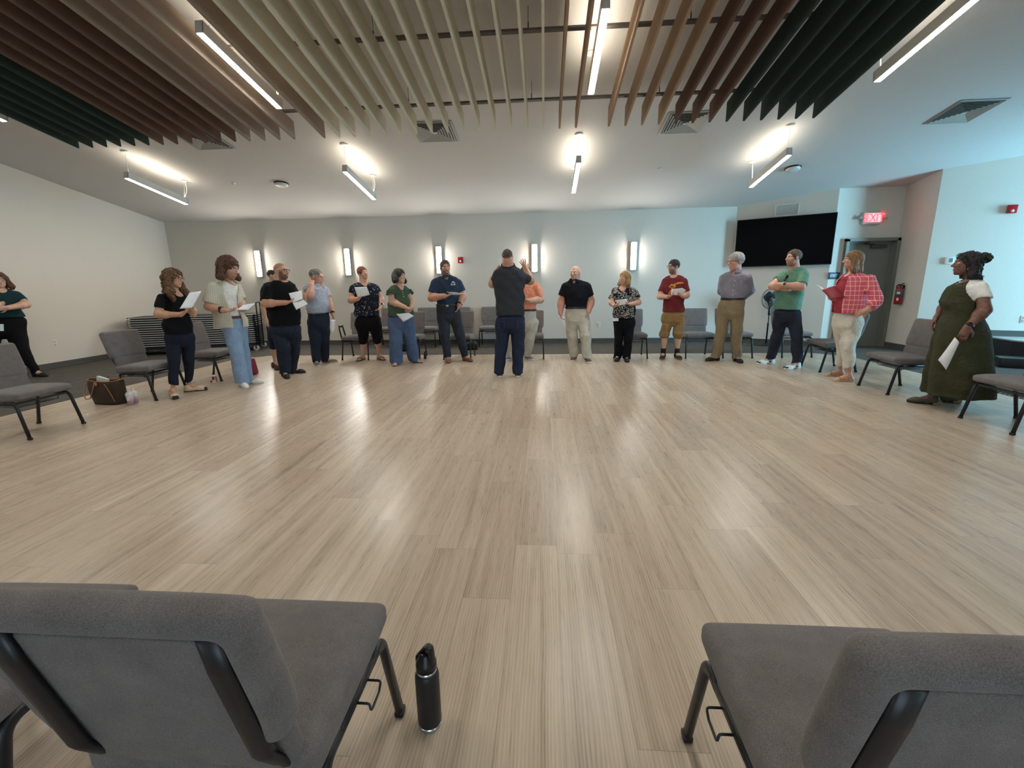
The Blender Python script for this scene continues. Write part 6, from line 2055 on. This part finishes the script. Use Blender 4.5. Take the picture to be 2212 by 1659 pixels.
tr = p.trousers(fab('#bcb4a2'), 'trousers', seed=25, amp=0.005, belt=simple('#17130f'))
p.shoes(simple('#5b4436', 0.7), '#dcd8d0', 'sneaker')
p.sheet('folded white paper hanging from the right hand of the person in the black polo', [(1108, 850, .10), (1138, 862, .06), (1152, 978, .06), (1098, 895, .10)], 0.004)

# ---- person in patterned blouse
p = start(Z6, 'blond person in black and white patterned blouse and black trousers reading papers', (375, 1470), -15,
          [(525, 345, 450, .06), (545, 280, 525, .085), (580, 250, 560, .11), (650, 262, 555, .13), (740, 270, 550, .135), (820, 268, 548, .135), (880, 262, 552, .135), (926, 264, 552, .135)],
          [(880, 262, 548, .125), (960, 262, 555, .13), (1020, 268, 545, .13)],
          (400, 535, 42), (425, 338), (388, 498), -38, 0)
A(p, -1, (268, 600), (240, 735, .04), (278, 775, .20), (325, 765, .25), (36, 34, 22), (0.60, 54, 60), curl=0.8, thumb=1)
A(p, 1, (545, 595), (590, 730, .02), (500, 748, .22), (445, 750, .26), (36, 34, 22), (0.60, 54, 62), curl=0.8)
Lg(p, (335, 1020), (335, 1200), (322, 1470), -10, (66, 55, 56), hem=0.035, ko=0.03)
Lg(p, (470, 1020), (455, 1200), (432, 1478), 5, (68, 56, 56), hem=0.035, ko=0.03)
p.build_body('#c9957a', brow='#5a4030', lips='#b06058')
t = NT('black_white_print'); v = t.coord(); n1 = t.noise(v, 20, 2, 0.5, 1.6)
msk = t.ramp(t.math('ABSOLUTE', t.math('SUBTRACT', n1, 0.5)), [(0.020, (1, 1, 1, 1)), (0.034, (0, 0, 0, 1))])
n2 = t.noise(v, 9, 2)
msk2 = t.math('MULTIPLY', msk, t.math('GREATER_THAN', n2, 0.40))
t.set(t.mix(msk2, lin('#111216'), lin('#d5d3cf')), 0.9, 0, 0.2); t.bump(t.noise(t.coord(), 14, 3), 0.2, 0.04)
bl = p.shirt(t.m, 'blouse', 'scoop', seed=26, amp=0.005)
tr = p.trousers(fab('#0c0d14'), 'trousers', seed=27)
p.shoes(simple('#101012'), '#15110f', 'flat')
p.hair(hairm('#6b4d30', '#c39a62'), 'long', length=0.035, puff=0.003, sides=0.06, front=-0.01, seed=26, bangs=0.004)
p.patch('name_badge', tr, [(270, 930), (332, 930), (334, 970), (270, 970)], simple('#dcdcda'), 0.012, 4)
p.sheet('white papers held at the waist of the person in the patterned blouse', [(288, 702, .30), (432, 682, .30), (455, 745, .27), (330, 770, .27)], 0.012, thick=0.004)

# ---- person in red t-shirt
p = start(Z6, 'bearded person with glasses in red t-shirt with yellow print and tan cargo shorts', (992, 1440), -12,
          [(378, 990, 1105, .06), (398, 935, 1170, .09), (430, 895, 1200, .115), (520, 898, 1190, .135), (640, 905, 1175, .135), (740, 905, 1168, .135), (846, 900, 1176, .14)],
          [(810, 902, 1172, .13), (900, 890, 1180, .14), (970, 880, 1180, .14)],
          (1045, 395, 48), (1052, 186), (1018, 364), -42, 0)
A(p, -1, (912, 470), (862, 655, .05), (958, 660, .24), (1015, 640, .28), (42, 40, 26), (0.70, 56, 56), curl=0.8, thumb=1)
A(p, 1, (1185, 465), (1205, 640, .02), (1160, 650, .24), (1110, 635, .28), (42, 40, 26), (0.70, 56, 56), curl=0.8)
Lg(p, (965, 960), (925, 1130), (900, 1445), -5, (72, 66, 64), hem=0.48, r=(58, 47, 30), ko=0.03)
Lg(p, (1105, 960), (1098, 1130), (1078, 1445), 20, (72, 70, 70), hem=0.48, r=(58, 47, 30), ko=0.03)
p.build_body('#cd9c84', brow='#33231a', beard=('#4f3627', 0.8), scalp=('#33251d',))
sh = p.shirt(fab('#7b2026'), 't_shirt', 'crew', seed=28, amp=0.004)
tr = p.trousers(fab('#93713f', var=0.15), 'cargo_shorts', seed=29, amp=0.006)
p.patch('cargo_pocket', tr, [(856, 1020), (925, 1030), (925, 1100), (856, 1090)], fab('#8a6838'), 0.010, 4)
for l in p.legs:
    g = l['g']; MB().lathe([(0.0, 0.05), (0.040, 0.06), (0.046, 0.13), (0.047, 0.185), (0.0, 0.186)], tuple(g + np.array([0, 0.0, 0])), 20).build('sock', simple('#131316', 0.9), p.root)
p.shoes(simple('#1d1c1e', 0.8), '#8a5a3a', 'sneaker')
p.hair(hairm('#1f1611', '#3d2d23'), 'short', puff=0.004, seed=28, bangs=-0.004)
p.glasses('#17161a', 0.0022)
mb = MB()
p.stroke('shirt_print', sh, [(978, 530), (1010, 512), (1050, 498), (1100, 486), (1165, 480)], 14, None, mb=mb)
p.stroke('shirt_print', sh, [(1000, 500), (1030, 515), (1060, 515), (1045, 540)], 16, None, mb=mb)
p.stroke('shirt_print', sh, [(1080, 478), (1120, 474), (1160, 476)], 8, None, mb=mb)
p.stroke('shirt_print', sh, [(1020, 560), (995, 590), (978, 620)], 15, None, mb=mb)
p.stroke('shirt_print', sh, [(990, 540), (1020, 548), (1035, 535)], 10, None, mb=mb)
mb.build('shirt_print', simple('#d69a2c'), sh)
p.sheet('white papers held by the person in the red t-shirt', [(1012, 558, .33), (1150, 545, .33), (1196, 575, .30), (1130, 636, .28)], 0.012, thick=0.004)
p.sheet('lower white paper held by the person in the red t-shirt', [(1012, 562, .318), (1140, 600, .30), (1130, 640, .27), (1000, 630, .29)], 0.006)

# ---- gray-haired person with hands behind the back
p = start(Z7, 'gray-haired person with glasses, gray button shirt and khaki trousers, hands behind the back', (350, 1455), -30,
          [(440, 420, 525, .06), (460, 345, 580, .09), (490, 290, 635, .12), (560, 285, 625, .14), (650, 290, 600, .145), (715, 285, 590, .145), (755, 298, 566, .135)],
          [(742, 300, 566, .13), (830, 265, 562, .14), (920, 262, 558, .14)],
          (472, 455, 50), (492, 238), (432, 440), -48, -4)
p.tuck = True
A(p, -1, (305, 520), (298, 670, -.10), (370, 745, -.20), (420, 765, -.23), (42, 38, 26), (1.9, 60, 44), curl=0.6)
A(p, 1, (612, 515), (638, 660, -.10), (545, 745, -.20), (490, 770, -.23), (42, 38, 26), (1.9, 62, 44), curl=0.6)
Lg(p, (330, 900), (300, 1120), (240, 1445), -50, (76, 68, 60), hem=0.06, ko=0.03, flen=0.28)
Lg(p, (480, 900), (472, 1120), (468, 1455), 25, (80, 68, 58), hem=0.06, ko=0.03, flen=0.28)
p.build_body('#c98f7c', brow='#8d8278', jaw=1.03, scalp=('#8f877e',))
t = NT('gray_fine_stripe'); v = t.coord((1, 1, 0.15)); wv_ = t.node('ShaderNodeTexWave'); wv_.inputs['Scale'].default_value = 70; t.link(v, wv_.inputs['Vector'])
t.set(t.ramp(wv_.outputs['Fac'], [(0.3, lin('#77737f')), (0.7, lin('#8d8a94'))]), 0.9, 0, 0.2); t.bump(t.noise(t.coord(), 13, 3, 0.6, 0.8), 0.3, 0.05)
sh = p.shirt(t.m, 'button_shirt', 'polo', collar=t.m, seed=30, amp=0.005)
for x_, y_ in ((458, 500), (452, 550), (442, 605), (434, 660), (428, 712)):
    h_ = p.onto(sh, x_, y_, 0.001)
    if h_: MB().lathe([(0, -0.002), (0.006, -0.002), (0.006, 0.002), (0, 0.003)], h_[0], 10, rot=h_[1].to_track_quat('Z', 'Y').to_matrix()).build('button', simple('#d6d5da', 0.3), sh)
p.stroke('chest_pocket', sh, [(490, 545), (550, 540), (552, 610), (495, 612), (490, 545)], 3, simple('#65626e'), sh)
tr = p.trousers(fab('#8b7757'), 'trousers', seed=31, amp=0.006, belt=simple('#191512'))
p.shoes(simple('#191512', 0.6), '#141110', 'shoe')
p.hair(hairm('#77706a', '#b9b3ac'), 'short', puff=0.005, seed=30, recede=0.01)
p.glasses('#1a1918', 0.0018)

# ---- person in green polo, arms crossed
p = start(Z7, 'bearded person in green polo, dark jeans and white sneakers with arms crossed', (960, 1495), -48,
          [(400, 1080, 1195, .06), (425, 1010, 1245, .09), (460, 950, 1275, .12), (540, 910, 1270, .15), (640, 905, 1235, .155), (740, 900, 1220, .16), (830, 890, 1205, .16), (870, 888, 1200, .16)],
          [(830, 892, 1196, .14), (920, 885, 1196, .15), (1000, 885, 1192, .15)],
          (1130, 430, 52), (1140, 204), (1078, 388), -52, 2)
A(p, 1, (1235, 490, .12), (1195, 618, .26), (985, 600, .34), (920, 598, .32), (54, 48, 32), (0.85, 76, 70), curl=0.9, pn=(0, 1, 0))
A(p, -1, (965, 495, -.08), (872, 612, .12), (1020, 640, .27), (1080, 640, .22), (48, 44, 30), (0.45, 60, 60), curl=0.9, pn=(0, 1, 0))
Lg(p, (965, 985), (925, 1180), (850, 1480), -52, (84, 70, 58), hem=0.085, ko=0.03, flen=0.30)
Lg(p, (1115, 985), (1150, 1200), (1140, 1535), -42, (84, 66, 58), hem=0.085, ko=0.03, flen=0.30)
p.build_body('#cd957c', brow='#3f2c20', beard=('#6b4a38', 0.6), scalp=('#5a4434', 0.5))
sh = p.shirt(fab('#5a8c72', var=0.1), 'polo_shirt', 'polo', collar=fab('#5a8c72', var=0.1), seed=32, amp=0.004)
p.patch('sunglasses', sh, [(1000, 540), (1040, 490), (1060, 500), (1010, 560)], simple('#101014', 0.2), 0.012, 4)
tr = p.trousers(denim('#262b3b', 0.4), 'jeans', seed=33, amp=0.006)
p.shoes(simple('#dcdcda', 0.6), '#e6e6e4', 'sneaker')
for l in p.legs:
    fd = p.fdir(l['ang']); c = l['g'] + fd * (l['flen'] - 0.085); sd_ = np.array([-fd[1], fd[0], 0])
    MB().rbox(tuple(c + np.array([0, 0, 0.034])), (0.08, 0.035, 0.022), 0.010, Matrix.Rotation(math.atan2(fd[1], fd[0]) - math.pi / 2, 3, 'Z'), n=1).build('toe_guard', simple('#17171a', 0.6), p.root)
    for sg in (-1, 1): MB().rbox(tuple(l['g'] + fd * 0.01 + sd_ * 0.040 * sg + np.array([0, 0, 0.045])), (0.008, 0.085, 0.03), 0.003, Matrix.Rotation(math.atan2(fd[1], fd[0]) - math.pi / 2, 3, 'Z'), n=1).build('side_stripe', simple('#1f2530', 0.6), p.root)
p.hair(hairm('#3f2d21', '#6b5342'), 'short', puff=0.0, seed=32, recede=0.03)
p.watch(0, '#b59a5a', 0.02)

# ---- person in pink plaid jacket
p = start(Z8, 'person with long reddish hair in pink plaid jacket and white trousers reading a red book', (310, 1155), -62,
          [(318, 370, 450, .07), (335, 335, 500, .11), (365, 300, 545, .16), (420, 278, 545, .18), (480, 265, 530, .185), (540, 255, 515, .19), (600, 248, 505, .19), (632, 244, 498, .19)],
          [(595, 252, 485, .16), (680, 247, 480, .17), (740, 250, 462, .165)],
          (412, 328, 40), (432, 152), (378, 288), -76, 0)
A(p, 1, (545, 375, .14), (592, 535, .20), (520, 612, .28), (448, 640, .27), (46, 44, 27), (1.75, 58, 46), curl=0.5, pn=(0, 1, 0))
A(p, -1, (330, 380, -.12), (290, 510, .02), (235, 515, .12), (215, 490, .16), (42, 38, 26), (1.5, 54, 40), curl=0.8, pn=(0.3, 0, 1), thumb=1)
Lg(p, (320, 720), (330, 850), (300, 1130), -80, (84, 62, 46), hem=0.20, r=(60, 46, 30), ko=0.02, flen=0.25)
Lg(p, (400, 720), (370, 850), (368, 1168), -70, (98, 66, 48), hem=0.20, r=(66, 48, 32), ko=0.05, flen=0.25)
p.build_body('#cb937a', brow='#7a4f3a', lips='#b2604f')
t = NT('pink_plaid'); v = t.coord(); sx_ = t.node('ShaderNodeSeparateXYZ'); t.link(v, sx_.inputs[0])
def gridl(src, per, wid):
    f_ = t.math('FRACT', t.math('DIVIDE', t.math('ADD', src, 10.0), per)); return t.math('LESS_THAN', f_, wid)
hx_ = t.math('ADD', sx_.outputs[0], t.math('MULTIPLY', sx_.outputs[1], 0.7))
g_ = t.math('MAXIMUM', gridl(hx_, 0.052, 0.10), gridl(sx_.outputs[2], 0.060, 0.10))
wv1 = t.noise(t.coord(), 300, 2)
basec = t.ramp(wv1, [(0.3, lin('#c0465a')), (0.7, lin('#dd717c'))])
t.set(t.mix(t.math('MULTIPLY', g_, 0.8), basec, lin('#f6d2ca')), 0.9, 0, 0.2); t.bump(t.noise(t.coord(), 14, 3, 0.6, 0.6), 0.25, 0.04)
jk = p.shirt(t.m, 'jacket', 'v', grow=0.012, seed=34, amp=0.004, vdepth=0.2,
             openfront=[(300, 360, 402), (360, 308, 368), (420, 262, 352), (520, 240, 330), (600, 248, 318), (660, 235, 318)])
tp = p.shirt(fab('#a8243c'), 'top', 'scoop', grow=-0.006, seed=35, sleeves=False)
tr = p.trousers(fab('#d6cfbf'), 'cropped_trousers', seed=36, amp=0.007, fz=20)
p.shoes(simple('#b08a68', 0.6), '#c9ac88', 'sandal')
p.hair(hairm('#5a3824', '#a07a50'), 'long', length=0.075, puff=0.003, sides=0.05, front=-0.015, seed=34, bangs=0.014)
bk = p.sheet('open dark red book held by the person in the pink plaid jacket', [(165, 455, .24), (268, 425, .18), (345, 512, .24), (240, 532, .30)], 0.012, mat=simple('#8d1c2c', 0.5), name='book', cat='book', thick=0.012)
for pg in ([(112, 410, .20), (175, 440, .22), (180, 462, .235), (165, 455, .235)],):
    p.sheet('white page of the red book seen at its left edge', pg, 0.004, name='book_page', cat='page', thick=0.004)

# ---- person in olive dress
p = start(Z8, 'dark-skinned person in olive green dress over white tee with black curly hair', (1010, 1345), -60,
          [(362, 1285, 1395, .07), (385, 1240, 1430, .12), (430, 1160, 1445, .16), (490, 1110, 1440, .19), (545, 1090, 1425, .20), (590, 1098, 1400, .20), (615, 1105, 1380, .20)],
          [(560, 1120, 1380, .18), (640, 1100, 1400, .19), (700, 1090, 1420, .19)],
          (1330, 372, 42), (1322, 160), (1262, 342), -72, 4)
A(p, 1, (1418, 430, .13), (1432, 610, .20), (1300, 745, .30), (1255, 830, .33), (58, 54, 30), (0.52, 74, 76), curl=0.9, pn=(0, 1, 0))
A(p, -1, (1215, 430, -.16), (1120, 580, -.14), (1060, 670, -.06), (1035, 708, -.04), (48, 44, 28), (0.5, 60, 60), curl=0.6)
Lg(p, (1190, 700), (1120, 950), (1010, 1345), -78, (70, 60, 46), hem=0.1, ko=0.0, flen=0.27)
Lg(p, (1320, 700), (1260, 950), (1165, 1330), -75, (70, 60, 46), hem=0.1, ko=0.0, flen=0.27)
p.brows = list(p.rows)
p.build_body('#6b4130', brow='#1a100c', lips='#7a3a38', eye='#1a100c')
drows = p.rowset([(362, 1290, 1380, .06), (390, 1225, 1400, .12), (430, 1150, 1425, .16), (490, 1105, 1435, .185), (545, 1080, 1420, .205), (585, 1096, 1400, .20), (612, 1116, 1388, .20), (640, 1106, 1405, .205), (720, 1066, 1455, .24), (820, 1035, 1490, .28), (950, 1005, 1500, .30), (1100, 970, 1508, .32), (1200, 955, 1512, .33), (1262, 945, 1512, .33)])
tee = p.shirt(fab('#dedcd6'), 't_shirt', 'scoop', grow=-0.004, seed=37)
def folds(X, Y, Z):
    an = np.arctan2(Y, X - 0.02); lowz = np.clip((1.0 - Z) / 0.9, 0, 1)
    return (0.020 * lowz * np.sin(9 * an + 2.0 * np.sin(2.2 * Z)) + 0.003 * np.sin(34 * Z + 6 * X)).astype(np.float32)
fw = p.fdir(p.face)
def bd(f):
    f.loft(drows, 0.0, grow=0.010, fn=folds)
    for a in p.arms: f.ell(a['A'] + np.array([0, 0, -0.02]), (0.12, 0.10, 0.13), 0.0, op='c')
    f.ell(p.neck + fw * 0.10 + np.array([0, 0, 0.02]), (0.085, 0.085, 0.08), 0.0, op='c')
    f.cone(p.neck + np.array([0, 0, -0.02]), p.neck + np.array([0, 0, 0.2]), p.neck_r + 0.03, p.neck_r + 0.03, 0.0, op='c')
dr = p.garment('dress', fab('#3b3d24', var=0.15), bd, p.rpts(drows), 0.009)
p.shoes(simple('#3f4228', 0.6), '#1a1814', 'clog')
for l in p.legs:
    fd = p.fdir(l['ang']); MB().rbox(tuple(l['g'] - fd * 0.048 + np.array([0, 0, 0.026])), (0.082, 0.075, 0.052), 0.012, Matrix.Rotation(math.atan2(fd[1], fd[0]) - math.pi / 2, 3, 'Z'), n=0).build('heel', simple('#8d7350', 0.6), p.root)
p.hair(hairm('#0c0a0a', '#2a2424', 30), 'long', length=0.045, puff=0.003, curl=0.006, sides=0.04, front=-0.055, seed=36, bun=(0.0, -0.125, 0.062), bangs=0.004)
p.glasses('#121214', 0.003, onhead=True)
p.watch(0, '#1b1b1c', 0.03)
for sx in (-1, 1):
    mb = MB(); c = p.h(sx * 0.080, -0.004, -0.052); mb.tube([c + p.hf * 0.013 * math.cos(q) + np.array([0, 0, 1]) * 0.016 * math.sin(q) for q in [2 * math.pi * i / 16 for i in range(17)]], 0.0018, 6, cap=False); mb.build('earring', simple('#c9a552', 0.25), p.root)
mb = MB(); mb.tube([p.neck + np.array([0, 0, 0.0]) + (fw * math.cos(q) + np.cross(fw, [0, 0, 1]) * math.sin(q)) * 0.085 + np.array([0, 0, -0.03 * math.cos(q)]) for q in [2 * math.pi * i / 24 for i in range(25)]], 0.007, 8, cap=False); mb.build('scarf', simple('#d6d2c8', 0.8), p.root)
p.sheet('white paper hanging from the hand of the person in the olive dress', [(1200, 825, .36), (1232, 865, .34), (1132, 1080, .34), (1068, 1000, .36)], 0.02, thick=0.004)

# ---- person at the left edge
p = start(Z1, 'person in teal tee and black trousers, arms crossed, at the left edge', (150, 1130), 15,
          [(440, -45, 45, .06), (455, -100, 95, .09), (480, -150, 140, .115), (540, -150, 160, .135), (600, -140, 165, .14), (670, -150, 195, .145)],
          [(655, -150, 190, .135), (720, -165, 212, .145), (790, -170, 218, .145)],
          (0, 445, 38), (-8, 318), (-2, 438), 0, 0)
A(p, 1, (140, 490), (205, 570, .08), (60, 595, .26), (5, 598, .28), (40, 38, 25), (0.62, 54, 56), curl=0.7, pn=(0, 1, 0))
A(p, -1, (-145, 490), (-205, 570, .08), (-60, 580, .22), (40, 560, .24), (40, 38, 25), (0.62, 54, 56), curl=0.7, pn=(0, 1, 0))
Lg(p, (125, 800), (175, 930), (290, 1130), 35, (90, 62, 36), hem=0.06, ko=0.02)
Lg(p, (-80, 800), (-70, 930), (-20, 1130), -10, (90, 62, 36), hem=0.06, ko=0.02)
p.build_body('#cf9f86', brow='#4a3326', lips='#b8706a')
p.shirt(fab('#14353a'), 't_shirt', 'scoop', seed=38, amp=0.004)
tr = p.trousers(fab('#0b0b0e'), 'trousers', seed=39)
p.shoes(simple('#101012', 0.5), '#101012', 'flat')
p.hair(hairm('#3d2417', '#70452c'), 'long', length=0.03, puff=0.006, sides=0.10, seed=38, bangs=0.0)
p.glasses('#2a2420', 0.0018)
p.patch('name_badge', tr, [(-8, 722), (28, 722), (30, 775), (-6, 775)], simple('#cfe0df'), 0.012, 4)
# ------------------------------------------------------------------ daylight through the right window, added fill lamps, render look
def area(name, loc, rot, sx, sy, col, power, spread=180):
    ld = bpy.data.lights.new(name, 'AREA'); ld.shape = 'RECTANGLE'; ld.size = sx; ld.size_y = sy
    ld.color = col; ld.energy = power; ld.spread = rad(spread)
    o = bpy.data.objects.new(name, ld); COL.objects.link(o); o.location = loc; o.rotation_euler = rot
    return o
DAY = (0.30, 0.72, 1.0)
area('daylight_and_fill', (XR + 0.02, YF + 9.45, 1.7), Vector((-0.76, 0.65, -0.06)).to_track_quat('-Z', 'Y').to_euler(), 1.7, 2.5, DAY, 80, 110)
area('daylight_and_fill', (XL + 3.2, YF + 0.0, 1.75), (rad(90), 0, 0), 2.3, 1.6, (0.8, 0.92, 1.0), 3)  # unseen fill lamp, first of three added behind the camera
area('daylight_and_fill', (XL + 9.4, YF + 0.0, 1.35), (rad(90), 0, 0), 2.3, 2.4, (0.8, 0.92, 1.0), 4)
area('daylight_and_fill', (XL + 15.2, YF + 0.0, 1.75), (rad(90), 0, 0), 2.3, 1.6, (0.7, 0.9, 1.0), 8)
wd = bpy.data.worlds.new('world'); SC.world = wd; wd.use_nodes = True
bgn = wd.node_tree.nodes['Background']; bgn.inputs['Color'].default_value = (0.55, 0.8, 1.0, 1); bgn.inputs['Strength'].default_value = 0.6
SC.view_settings.view_transform = 'Standard'
SC.view_settings.look = 'None'
SC.view_settings.exposure = 2.08
SC.view_settings.gamma = 1.0
SC.view_settings.use_curve_mapping = False
SC.cycles.use_denoising = True
SC.cycles.max_bounces = 8
SC.cycles.diffuse_bounces = 5
